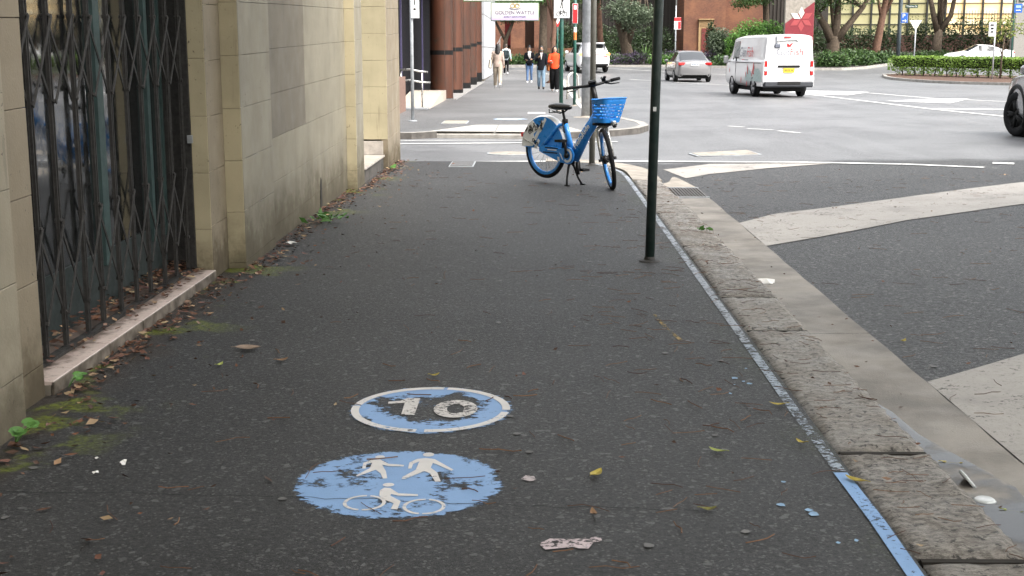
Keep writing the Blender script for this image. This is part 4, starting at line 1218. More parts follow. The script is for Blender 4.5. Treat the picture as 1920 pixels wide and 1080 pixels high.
# gold glazed building: single panes between dark mullions
gb = thing('glazed_building', 'pale gold panelled building with dark mullions behind the trees', 'building', (33, 108, 1.3))
MB().box((36, 110.6, 6.5), (30, 4, 13)).obj('wall', corr, gb)
N = NM('gold_pane')
f = N.rng(N.noise(0.5, 4, 0.6), 0.3, 0.7)
oi = N.n.new('ShaderNodeObjectInfo')
cc = N.mix(oi.outputs['Random'], (0.38, 0.34, 0.17), (0.27, 0.255, 0.12))
cc = N.mix(f, cc, (0.40, 0.375, 0.22))
N.set(Base_Color=cc, Roughness=0.35, Emission_Color=cc, Emission_Strength=0.06)  # slight glow added to lift panes standing in tree shade
goldp = N.m
N = NM('lit_window'); cc = N.mix(N.rng(N.noise(0.6, 3), 0.35, 0.65), (0.95, 0.62, 0.26), (0.75, 0.66, 0.45))
N.set(Base_Color=cc, Roughness=0.3, Emission_Color=cc, Emission_Strength=0.16)
litp = N.m
pane_me = {}
px0 = 21.6
mull = sm('mullion_dark', (0.025, 0.025, 0.022), 0.5)
for i in range(12):
    x0 = px0 + i * 1.52
    for j in range(5):
        z0 = 2.75 + j * 0.86
        lit = i >= 8
        key = lit
        if key not in pane_me:
            pane_me[key] = MB().box((0, 0, 0), (1.40, 0.04, 0.80), ch=0.004).mesh('pane')
            pane_me[key].materials.append(litp if lit else goldp)
        o = bpy.data.objects.new('pane', pane_me[key])
        COL.objects.link(o); o.parent = gb
        o.matrix_parent_inverse = PARENT_M[gb].inverted()
        o.location = (x0 + 0.76, 108.5 + random.uniform(-.01, .01), z0 + 0.43)
for i in range(13):
    MB().box((px0 + i * 1.52, 108.42, 4.9), (0.14, 0.16, 4.5)).obj('mullion', mull, gb)
for j in range(6):
    MB().box((px0 + 9.1, 108.46, 2.75 + j * 0.86), (18.4, 0.09, 0.045)).obj('transom', mull, gb)
MB().box((36, 108.5, 2.0), (30, 0.3, 1.45)).obj('base_wall', sm('dark_red_brick', (0.07, 0.03, 0.022), 0.85), gb)
# bar fence by the lit bays
bf = thing('bar_fence', 'dark vertical bar fence in front of the lit bays', 'fence', (37, 104, 1))
for k in range(26):
    MB().tube([(33.4 + k * 0.22, 104, 2.4), (33.4 + k * 0.22, 104, 4.6)], 0.018, 5).obj('bar', mull, bf)
for z in (2.5, 4.0):
    MB().box((36.2, 104.0, z), (5.9, 0.05, 0.05)).obj('rail', mull, bf)
# rough concrete building at right
rc = thing('concrete_building', 'rough grey concrete building with dark roller shutter at right edge', 'building', (38, 92, 0.7))
pebble = sm('exposed_concrete', (0.33, 0.31, 0.28), 0.85, var=0.45, scale=30, bump=0.6, bscale=40)
MB().box((34.12, 92.4, 5), (1.16, 0.8, 10)).obj('corner_wall', pebble, rc)
MB().box((38.15, 94, 6.7), (6.9, 3.9, 6.6)).obj('upper_wall', pebble, rc)
MB().box((38.15, 94.6, 2.1), (6.9, 2.8, 2.9)).obj('shutter_wall', pebble, rc)
for k in range(14):
    MB().box((38.4, 93.18, 0.85 + k * 0.19), (6.6, 0.05, 0.18), ch=0.01).obj('shutter_slat', sm('shutter', (0.035, 0.037, 0.045), 0.5), rc)
MB().box((34.2, 91.96, 4.95), (1.0, 0.03, 0.24)).obj('street_name_plate', gsn, rc)
text('street_name', 'WATTLE ST', 0.17, M['signwhite'], rc, face_m((34.2, 91.93, 4.95), (1, 0, 0), (0, 0, 1)), local=False)
MB().ball((34.0, 91.9, 4.63), (0.13, 0.13, 0.12)).obj('security_camera', M['signwhite'], rc, smooth=True)
# ================================================================== vegetation
def leaves(pts, size, aspect=2.2, up=0.35, normals=None, fold=True):
    """one bent leaf (two quads' worth of faces) per point -> mesh data"""
    n = len(pts)
    d = RNG.normal(size=(n, 3)); d[:, 2] *= 0.6
    if normals is not None: d = d * 0.8 + normals * 0.7
    d /= np.linalg.norm(d, axis=1)[:, None] + 1e-9
    r = RNG.normal(size=(n, 3))
    s = np.cross(d, r); s /= np.linalg.norm(s, axis=1)[:, None] + 1e-9
    nn = np.cross(d, s)
    L = size * RNG.uniform(0.6, 1.25, n)[:, None]
    W = L / aspect
    p = np.asarray(pts)
    v = np.empty((n, 5, 3))
    v[:, 0] = p - d * L * 0.5
    v[:, 1] = p + s * W * 0.5 + nn * W * 0.18
    v[:, 2] = p + d * L * 0.5 - nn * L * 0.12
    v[:, 3] = p - s * W * 0.5 + nn * W * 0.18
    v[:, 4] = p
    base = np.arange(n)[:, None] * 5
    f = np.concatenate([base + np.array([[0, 1, 4]]), base + np.array([[1, 2, 4]]), base + np.array([[2, 3, 4]]), base + np.array([[3, 0, 4]])], 0)
    return v.reshape(-1, 3), f
def npmesh(name, v, f):
    me = bpy.data.meshes.new(name)
    me.vertices.add(len(v)); me.vertices.foreach_set('co', np.asarray(v, dtype=np.float32).ravel())
    k = f.shape[1]
    me.loops.add(f.size); me.loops.foreach_set('vertex_index', f.astype(np.int32).ravel())
    me.polygons.add(len(f)); me.polygons.foreach_set('loop_start', np.arange(0, f.size, k, dtype=np.int32))
    me.update(calc_edges=True)
    return me
def ellip(n, c, r, shell=0.35):
    d = RNG.normal(size=(n, 3)); d /= np.linalg.norm(d, axis=1)[:, None]
    rr = 1 - shell * RNG.random(n) ** 1.4
    return np.asarray(c) + d * rr[:, None] * np.asarray(r), d
def crown(name, lobes, n, size, mat, parent, aspect=2.2):
    P, Nn = [], []
    vol = [(l[3] * l[4] * l[5]) ** 0.67 for l in lobes]
    for l, vv in zip(lobes, vol):
        p, d = ellip(max(20, int(n * vv / sum(vol))), l[:3], l[3:6], 0.55)
        P.append(p); Nn.append(d)
    P = np.concatenate(P); Nn = np.concatenate(Nn)
    P += RNG.normal(size=P.shape) * size * 0.5
    v, f = leaves(P, size, aspect, normals=Nn)
    return mk(name, npmesh(name, v, f), mat, parent)
LG = dict(
    dark=leafmat('leaf_dark_green', (0.022, 0.045, 0.018), (0.055, 0.085, 0.03)),
    grey=leafmat('leaf_grey_green', (0.06, 0.085, 0.05), (0.13, 0.165, 0.10)),
    mid=leafmat('leaf_mid_green', (0.035, 0.085, 0.022), (0.09, 0.16, 0.04)),
    bright=leafmat('leaf_bright_green', (0.055, 0.15, 0.022), (0.14, 0.28, 0.05)),
    yellow=leafmat('leaf_yellow_green', (0.12, 0.17, 0.03), (0.24, 0.26, 0.05)),
    purple=leafmat('leaf_purple', (0.035, 0.025, 0.05), (0.09, 0.06, 0.11)))
def randlobes(c, r, k, spread=0.75, s=(0.35, 0.6)):
    out = []
    for _ in range(k):
        d = RNG.normal(size=3); d /= np.linalg.norm(d)
        q = np.asarray(c) + d * np.asarray(r) * spread * RNG.random() ** 0.4
        f = RNG.uniform(*s)
        out.append((*q, r[0] * f, r[1] * f, r[2] * f * 0.75))
    return out
def tree(name, label, x, y, r, stems, lobes, n, size, lm, bm='bark', group='street trees in the background', z0=None):
    z0 = rise(y) + 0.1 if z0 is None else z0
    t = thing(name, label, 'tree', (x, y, z0), group=group)
    m = MB()
    for st in stems:                     # list of (dx,dy,z,r)
        m.tube([(x + a, y + b, z0 + c) for a, b, c, _ in st], [q[3] for q in st], 10)
    m.obj('trunk', M[bm], t, smooth=True)
    # twigs from stems towards lobes
    m = MB()
    for l in lobes[:14]:
        st = stems[int(RNG.integers(len(stems)))]
        a = st[-1] if len(st) < 4 else st[int(RNG.integers(len(st) // 2, len(st)))]
        p0 = Vector((x + a[0], y + a[1], z0 + a[2])); p1 = Vector(l[:3])
        mid = p0.lerp(p1, 0.5) + Vector((0, 0, 0.25))
        m.tube([p0, mid, p1], [a[3] * 0.55, a[3] * 0.35, a[3] * 0.12 + 0.008], 6)
    m.obj('limbs', M[bm], t, smooth=True)
    crown('crown', lobes, n, size, LG[lm], t)
    return t
# multi-stem tree beside the pylon
T = 'tree'
tree('street_tree', 'multi stemmed tree with thick forked trunk right of the pylon', 20.0, 88, 0.45,
     [[(0, 0, -.2, .58), (0, 0, .6, .47), (.05, 0, 1.5, .40), (.1, 0, 1.8, .3)], [(0, 0, 1.3, .36), (-.5, 0, 2.3, .27), (-1.1, 0, 3.2, .2), (-1.7, .2, 4.6, .13)],
      [(.05, 0, 1.4, .34), (.2, 0, 2.6, .27), (.3, .2, 4.2, .18), (.1, 0, 6, .1)], [(.1, 0, 1.4, .34), (.9, 0, 2.4, .22), (1.9, .1, 3.6, .16), (2.6, 0, 5, .09)]],
     randlobes((19.6, 87.6, 5.9), (3.6, 2.2, 1.8), 22) + [(18.0, 87.0, 4.7, .9, .9, .8), (18.9, 87.2, 5.0, 1.0, .9, .8), (17.6, 86.8, 4.1, .6, .6, .5), (20.8, 87.5, 5.1, .9, .8, .5), (18.3, 86.9, 3.9, .6, .5, .4), (22.0, 87.5, 5.0, .9, .7, .5)], 9000, 0.19, 'mid')
tree('street_tree', 'leaning slim trunk tree in front of gold panels', 23.1, 89, 0.28,
     [[(0, 0, -.2, .34), (.1, 0, 1, .27), (.35, 0, 2.8, .24), (.65, 0, 4.6, .2), (1.2, 0, 7, .12)]],
     randlobes((24, 88.8, 6.6), (2.8, 2, 1.6), 12), 4000, 0.17, 'mid', 'barkred')
tree('street_tree', 'forked tree with pale bark before the gold panels', 29.7, 97, 0.3,
     [[(0, 0, -.2, .5), (0, 0, .8, .36), (.1, 0, 2.0, .3)], [(.05, 0, 1.8, .28), (-.4, 0, 3.2, .2), (-.9, 0, 5.2, .13)], [(.1, 0, 1.8, .26), (.9, 0, 3.0, .18), (1.2, 0, 4.8, .12)]],
     randlobes((29.7, 96.6, 6.3), (2.8, 2, 1.6), 11), 3600, 0.18, 'mid')
tree('street_tree', 'thick trunked tree with grey green foliage left of the green post', 6.0, 88.5, 0.4,
     [[(.3, 0, -.2, .52), (.2, 0, .8, .40), (-.1, 0, 2.0, .33), (-.5, 0, 3, .26)], [(.2, 0, 1.2, .3), (.7, 0, 3, .2), (1.2, 0, 5, .12)]],
     randlobes((6.7, 87.0, 3.9), (2.3, 1.3, 1.2), 16) + randlobes((5.6, 88, 6.6), (3, 2, 1.6), 8), 9000, 0.19, 'grey')
tree('street_tree', 'slim straight trunk tree behind the light pole', 4.5, 90.5, 0.25,
     [[(.1, 0, -.2, .26), (0, 0, 1.5, .21), (-.2, 0, 4.5, .17), (-.3, 0, 8, .1)]], randlobes((4.0, 90, 5.6), (2.4, 1.8, 1.6), 10), 4000, 0.17, 'dark', 'barkred')
tree('street_tree', 'straight brown trunk tree behind the woman in black blazer', 0.5, 86.5, 0.26,
     [[(0, 0, -.2, .34), (0, 0, 1.5, .27), (.05, 0, 5, .22), (0, 0, 8, .12)]], randlobes((0.8, 86, 5.3), (2.8, 1.8, 1.3), 14), 5200, 0.16, 'mid')
tree('street_tree', 'thin reddish trunk on the far footpath behind people', 0.72, 57.5, 0.1,
     [[(-.15, 0, -.12, .2), (0, 0, .12, .12), (.1, 0, 2.5, .105), (.15, 0, 6, .08)]], randlobes((0.9, 57.5, 6.6), (2.2, 2.0, 1.5), 10), 2600, 0.12, 'mid', 'barkred', z0=ZF)
tree('street_tree', 'dark spreading small tree left of the brick pier', -2.2, 92, 0.2,
     [[(0, 0, -.2, .2), (.1, 0, 1.4, .15), (.6, 0, 2.6, .1)], [(.1, 0, 1.3, .12), (-.7, 0, 2.8, .08)]],
     randlobes((-2.0, 91.6, 4.0), (2.2, 1.2, 1.3), 14), 7000, 0.16, 'dark')
tree('young_tree', 'young tree with sparse yellow green leaves at the hedge end', 23.0, 64.6, 0.05,
     [[(0, 0, -.1, .055), (0, 0, 1.0, .045), (.1, 0, 2.2, .03)], [(0, 0, 1.2, .03), (-.4, 0, 2.2, .015)], [(0, 0, 1.3, .03), (.6, 0, 2.4, .015)]],
     [(22.5, 64.6, 2.65, .42, .4, .35), (23.2, 64.5, 2.8, .5, .4, .32), (23.9, 64.6, 2.55, .42, .4, .3), (22.6, 64.5, 2.1, .3, .3, .25), (23.3, 64.6, 2.3, .4, .3, .22)], 420, 0.16, 'yellow', group=None, z0=0.1)
# overhanging foliage over the middle background
tree('street_tree', 'tall tree with high light green branches behind the brick building', 16.4, 93, 0.3,
     [[(0, 0, -.2, .3), (0, 0, 2, .25), (-.2, 0, 5, .2), (-.3, 0, 8, .12)]], randlobes((15.6, 91.5, 5.3), (2.8, 1.6, 1.2), 12, s=(.25, .45)), 4200, 0.17, 'mid')

# shrubs: stems, darker leaves inside, then outer leaves
def shrub(name, label, lobes, n, size, lm, cat='shrub', group=None, aspect=2.2, core=0.62, z0=None):
    x, y = lobes[0][0], lobes[0][1]
    z0 = rise(y) + 0.1 if z0 is None else z0
    t = thing(name, label, cat, (x, y, z0), group=group)
    m = MB()
    for l in lobes:
        for _ in range(4):
            a = RNG.normal(size=3)
            m.tube([(l[0], l[1], z0 - .05), (l[0] + a[0] * l[3] * .2, l[1] + a[1] * l[4] * .2, (z0 + l[2]) / 2), (l[0] + a[0] * l[3] * .4, l[1] + a[1] * l[4] * .4, l[2] + abs(a[2]) * l[5] * .4)], [.03, .02, .008], 5)
    m.obj('stems', M['bark'], t)
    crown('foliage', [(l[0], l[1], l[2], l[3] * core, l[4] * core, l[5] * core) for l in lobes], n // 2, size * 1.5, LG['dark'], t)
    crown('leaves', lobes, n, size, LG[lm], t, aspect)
    return t
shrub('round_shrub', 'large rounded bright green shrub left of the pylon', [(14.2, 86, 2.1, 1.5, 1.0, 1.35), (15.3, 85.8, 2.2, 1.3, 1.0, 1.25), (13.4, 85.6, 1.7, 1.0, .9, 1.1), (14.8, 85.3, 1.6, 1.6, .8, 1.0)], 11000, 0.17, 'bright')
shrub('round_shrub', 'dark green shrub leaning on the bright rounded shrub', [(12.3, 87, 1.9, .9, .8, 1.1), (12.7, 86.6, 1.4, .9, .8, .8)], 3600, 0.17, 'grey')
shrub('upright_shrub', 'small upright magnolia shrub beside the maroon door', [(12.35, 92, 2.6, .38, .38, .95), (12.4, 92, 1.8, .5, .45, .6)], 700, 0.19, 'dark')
for (x, y, r, lab) in ((11.0, 86.5, 1.3, 'purple ground shrub below the maroon door'), (8.7, 86.5, .7, 'purple ground shrub left of the red and white sign'), (5.9, 84.6, 1.2, 'low purple ground cover behind the white car'), (-1.2, 90, 1.4, 'dark purple shrub on the brick planter')):
    shrub('purple_shrub', lab, [(x, y, rise(y) + .45, r, .6, .42), (x + r * .6, y + .1, rise(y) + .55, r * .7, .5, .4)], 1100, 0.13, 'purple', group='purple shrubs in the garden bed')
for (x, y, rx, rz_, n, lm, lab) in ((4.0, 85.6, 1.5, .75, 1800, 'mid', 'leafy shrub just behind the white car'), (8.3, 85.0, .9, .55, 1300, 'bright', 'low light green shrub behind the grey sedan'), (12.6, 83.2, 1.5, .5, 1700, 'mid', 'low green shrub between sedan and van'),
        (18.6, 81.6, 1.1, .75, 2000, 'mid', 'broad leaved shrub just right of the van'), (20.4, 83.3, 1.3, .8, 2200, 'mid', 'broad leaved shrub under the multi stemmed tree'), (22.2, 86.0, 1.1, .65, 1500, 'mid', 'broad leaved shrub at the bed corner'),
        (1.0, 85.8, 1.1, .55, 1200, 'mid', 'low leafy shrub behind the woman in black jacket'), (-1.6, 85.8, 1.5, .45, 1300, 'mid', 'low leafy shrub behind the backpack wearer'), (25.5, 92, 1.5, .4, 1100, 'mid', 'ferny low shrub under gold panels'), (29.0, 95.6, 1.6, .4, 1000, 'mid', 'ferny low shrub around the forked tree')):
    shrub('garden_shrub', lab, [(x - rx * .35, y, rise(y) + rz_ * .6, rx * .7, .7, rz_ * .8), (x + rx * .4, y + .2, rise(y) + rz_ * .6, rx * .65, .7, rz_ * .7)], n, 0.2, lm, group='leafy shrubs in the garden bed', aspect=2.8)
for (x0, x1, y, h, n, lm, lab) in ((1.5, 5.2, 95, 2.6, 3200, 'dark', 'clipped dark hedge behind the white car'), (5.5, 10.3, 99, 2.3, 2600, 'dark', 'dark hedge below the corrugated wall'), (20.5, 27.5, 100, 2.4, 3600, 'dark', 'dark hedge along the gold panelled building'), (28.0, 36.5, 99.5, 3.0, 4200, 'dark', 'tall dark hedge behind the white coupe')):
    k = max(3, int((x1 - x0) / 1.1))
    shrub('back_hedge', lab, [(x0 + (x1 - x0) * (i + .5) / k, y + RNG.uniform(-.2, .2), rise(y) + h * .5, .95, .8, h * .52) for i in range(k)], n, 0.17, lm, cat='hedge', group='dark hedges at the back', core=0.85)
# strappy plant
def strappy(label, x, y, n, h, mat):
    t = thing('strap_plant', label, 'plant', (x, y, rise(y) + .1), group='strap leaved plants')
    for k in range(n):
        a = RNG.uniform(0, 2 * math.pi); L = h * RNG.uniform(.7, 1.1); b = RNG.uniform(.25, .8)
        d = Vector((math.cos(a), math.sin(a), 0)); s_ = Vector((-d.y, d.x, 0)) * 0.045
        m = MB(); P = []
        for i in range(5):
            u = i / 4
            c = Vector((0, 0, rise(y) + .12)) + d * (b * L * u ** 1.5) + Vector((0, 0, L * (u - .45 * u * u * b))) + Vector((x, y, 0))
            P.append((c - s_ * (1 - u * .9), c + s_ * (1 - u * .9)))
        for i in range(4): m.poly([P[i][0], P[i][1], P[i + 1][1], P[i + 1][0]])
        m.obj('blade', mat, t)
sp = sm('strap_leaf', (0.09, 0.17, 0.04), 0.5, var=0.4)
strappy('large strap leaved plant behind the bicycle basket', 7.2, 85, 34, 1.5, sp)
strappy('strap leaved plant beside the brown tree trunk', 1.6, 85.2, 26, 1.3, sp)
strappy('spiky strap plant behind the white coupe', 30.2, 92.6, 26, 1.0, sp)

# clipped hedge on the island
def boxhedge():
    P = [(19.6, 70.6), (21.2, 68.2), (23.4, 65.4), (26.2, 62.2), (30.5, 58.6), (38, 54.5)]
    t = thing('clipped_hedge', 'clipped light green box hedge on the traffic island', 'hedge', (23, 66, 0.1))
    pts, nr = [], []
    core = MB()
    for (xa, ya), (xb, yb) in zip(P[:-1], P[1:]):
        a, b = Vector((xa, ya, 0)), Vector((xb, yb, 0)); L = (b - a).length; d = (b - a).normalized(); n = Vector((-d.y, d.x, 0))
        k = int(L * 900)
        for _ in range(k):
            u = RNG.random() * L
            face = RNG.random()
            z = RNG.uniform(.16, 1.06) + rise(ya) * .9
            w_ = RNG.uniform(-.55, .55)
            if face < .30: z = RNG.uniform(.98, 1.12) + rise(ya); nn = (0, 0, 1)
            elif face < .65: w_ = -.55 + abs(RNG.normal()) * .08; nn = tuple(-n)
            elif face < .9: w_ = .55 - abs(RNG.normal()) * .08; nn = tuple(n)
            else: nn = (0, 0, 1)
            if z < .42 and RNG.random() < .5 + .5 * math.sin(u * 9 + xa): continue
            q = a + d * u + n * w_
            pts.append((q.x, q.y, z)); nr.append(nn)
        core.box(((xa + xb) / 2, (ya + yb) / 2, .78 + rise(ya)), (L, .8, .48), Matrix.Rotation(math.atan2(d.y, d.x), 3, 'Z'))
        j = 0.3
        while j < L:
            q = a + d * j + n * RNG.uniform(-.3, .3)
            m = MB(); z = zroad(q.x, q.y) + .08
            m.tube([(q.x, q.y, z), (q.x + RNG.uniform(-.06, .06), q.y, z + .25), (q.x + RNG.uniform(-.15, .15), q.y, z + .6)], [.035, .025, .015], 6)
            m.tube([(q.x, q.y, z + .15), (q.x + RNG.uniform(-.25, .25), q.y, z + .55)], [.02, .01], 5)
            m.obj('stem', M['bark'], t)
            j += RNG.uniform(.55, .8)
    # end cap leaves at the tip
    for _ in range(260):
        a = RNG.uniform(0, 2 * math.pi)
        pts.append((19.55 + .45 * math.cos(a), 70.65 + .45 * math.sin(a), RNG.uniform(.45, 1.08))); nr.append((math.cos(a), math.sin(a), 0.2))
    core.obj('inner_core', sm('inner_dark', (0.015, 0.025, 0.008), 0.95, bump=.8), t)  # solid dark box added inside so the hedge is not see-through
    v, f = leaves(np.array(pts), 0.12, 1.7, normals=np.array(nr))
    mk('foliage', npmesh('foliage', v, f), leafmat('leaf_hedge', (0.09, 0.16, 0.025), (0.26, 0.40, 0.07)), t)
boxhedge()

# big street tree over the near footpath (its crown shades the foreground; trunk behind the camera)
def shade_tree():
    x, y = 3.2, -5.5
    t = thing('shade_tree', 'big street tree overhanging the near footpath', 'tree', (x, y, -0.1))
    m = MB()
    m.tube([(x, y, -.3), (x, y, 1), (x - .1, y + .3, 3.2), (x - .3, y + 1.0, 5.2)], [.42, .33, .29, .24], 14)
    for (dx, dy, dz) in ((-3.2, 5.5, 7.2), (1.5, 7, 7.4), (4, 3, 7.5), (-2.5, 0.5, 7.6), (0, 10, 7.4), (-1.2, 3, 8.2)):
        m.tube([(x - .2, y + .7, 4.4), (x + dx * .5, y + .7 + dy * .5, 6.0), (x + dx, y + dy, dz)], [.17, .11, .04], 8)
    m.obj('trunk', M['bark'], t, smooth=True)
    lob = []
    for _ in range(150):
        lob.append((x + RNG.uniform(-5.4, 12), y + RNG.uniform(-7, 16.5), RNG.uniform(5.4, 8.8), RNG.uniform(1.0, 1.7), RNG.uniform(1.0, 1.7), RNG.uniform(.5, .9)))
    crown('crown', lob, 66000, 0.28, LG['mid'], t)
shade_tree()
# ================================================================== vehicles
def catmull(P, sub):
    out = []
    n = len(P)
    for i in range(n - 1):
        p0, p1, p2, p3 = P[max(0, i - 1)], P[i], P[i + 1], P[min(n - 1, i + 2)]
        for k in range(sub):
            t = k / sub
            out.append(0.5 * ((2 * p1) + (-p0 + p2) * t + (2 * p0 - 5 * p1 + 4 * p2 - p3) * t * t + (-p0 + 3 * p1 - 3 * p2 + p3) * t ** 3))
    out.append(P[-1])
    return out
def car_shell(st, t, paint, glass, windows, sub=4, rsub=3):
    """st: stations (x, half-section [(y,z)...7 pts]); windows: dict part -> list of (station i, ring j) cells (before subdivision)"""
    n = len(st)
    ring = [np.array([(s[0], y, z) for y, z in s[1]]) for s in st]
    k = len(ring[0])
    cols = [catmull([r[j] for r in ring], sub) for j in range(k)]
    rows = [[cols[j][i] for j in range(k)] for i in range(len(cols[0]))]
    rows = [catmull(r, rsub) for r in rows]
    nr = len(rows[0])
    parts = {}
    look = {}
    for p, cells in windows.items():
        for c in cells: look[c] = p
    for i in range(len(rows) - 1):
        for j in range(nr - 1):
            key = look.get((i // sub, j // rsub), 'body')
            parts.setdefault(key, []).append((i, j))
    for key, cells in parts.items():
        for sgn in ((1, -1) if key.endswith('side_window') else (0,)):
            m = MB(); idx = {}
            def V(i, j, s):
                q = (i, j, s)
                if q not in idx:
                    p = rows[i][j]
                    idx[q] = len(m.v); m.v.append((p[0], p[1] * s, p[2]))
                return idx[q]
            for i, j in cells:
                for s in ((sgn,) if sgn else (1, -1)):
                    q = (V(i, j, s), V(i + 1, j, s), V(i + 1, j + 1, s), V(i, j + 1, s))
                    m.f.append(q if s < 0 else q[::-1])
            if key == 'body':
                for i in (0, len(rows) - 1):
                    loop = [V(i, j, 1) for j in range(nr)] + [V(i, j, -1) for j in range(nr - 2, -1, -1)]
                    m.f.append(tuple(loop) if i else tuple(loop[::-1]))
            m.obj('body' if key == 'body' else key.split('.')[0], paint if key == 'body' else glass, t, smooth=True, world=False)
def wheel(t, x, y, r, w_, rim, side, name='wheel', spokes=5, steer=0.0):
    R90 = Matrix.Translation((x, y, r)) @ Matrix.Rotation(steer, 4, 'Z') @ Matrix.Rotation(rad(-90 * side), 4, 'X')
    h = w_ / 2
    tyre = MB().lathe([(r * .62, -h * .9), (r * .9, -h), (r * .985, -h * .75), (r, -h * .3), (r, h * .3), (r * .985, h * .75), (r * .9, h), (r * .66, h * .92), (r * .64, h * .7)], 32, R90).obj('tyre', M['rubber'], None, smooth=True)
    tyre.name = name
    tyre.parent = t
    hub = MB()
    hub.lathe([(r * .65, h * .7), (r * .60, h * .62), (r * .57, h * .3), (r * .1, h * .25), (.001, h * .25)], 24, R90)
    hub.obj('rim_dish', M['signblack'], tyre, smooth=True, world=False)
    m = MB()
    for k in range(spokes):
        a = 2 * math.pi * k / spokes
        for da in (-.13, .13):
            m.tube([R90 @ Vector((r * .1 * math.cos(a), r * .1 * math.sin(a), h * .8)), R90 @ Vector((r * .62 * math.cos(a + da), r * .62 * math.sin(a + da), h * .72))], [.03 * r / .32, .022 * r / .32], 5)
    m.lathe([(.001, h * .95), (r * .14, h * .92), (r * .16, h * .5)], 14, R90)
    m.lathe([(r * .645, h * .8), (r * .60, h * .85), (r * .585, h * .6)], 28, R90)
    m.obj('rim', rim, tyre, smooth=True, world=False)
    return tyre
def arch(t, x, y, r, side, mat, lip=None, z=None, name='wheel_arch'):
    z = r if z is None else z
    R90 = Matrix.Translation((x, y, z)) @ Matrix.Rotation(rad(-90 * side), 4, 'X')
    m = MB()
    n = 24
    for k in range(n):
        pass
    m.lathe([(.001, -.10), (r * 1.13, -.10), (r * 1.13, .004)], 28, R90)
    return m.obj(name, mat, t, smooth=False, world=False)
rimgrey = sm('alloy_grey', (0.42, 0.42, 0.43), 0.35, 0.7)
dark = sm('underbody_dark', (0.01, 0.01, 0.01), 0.85)
def under(t, L, W, z=0.26):
    MB().box((0, 0, z), (L * .86, W * .82, .16)).obj('underbody', dark, t, world=False)
plate_w = sm('plate_white', (0.6, 0.62, 0.6), 0.5)
plate_y = sm('plate_yellow', (0.72, 0.48, 0.02), 0.5)

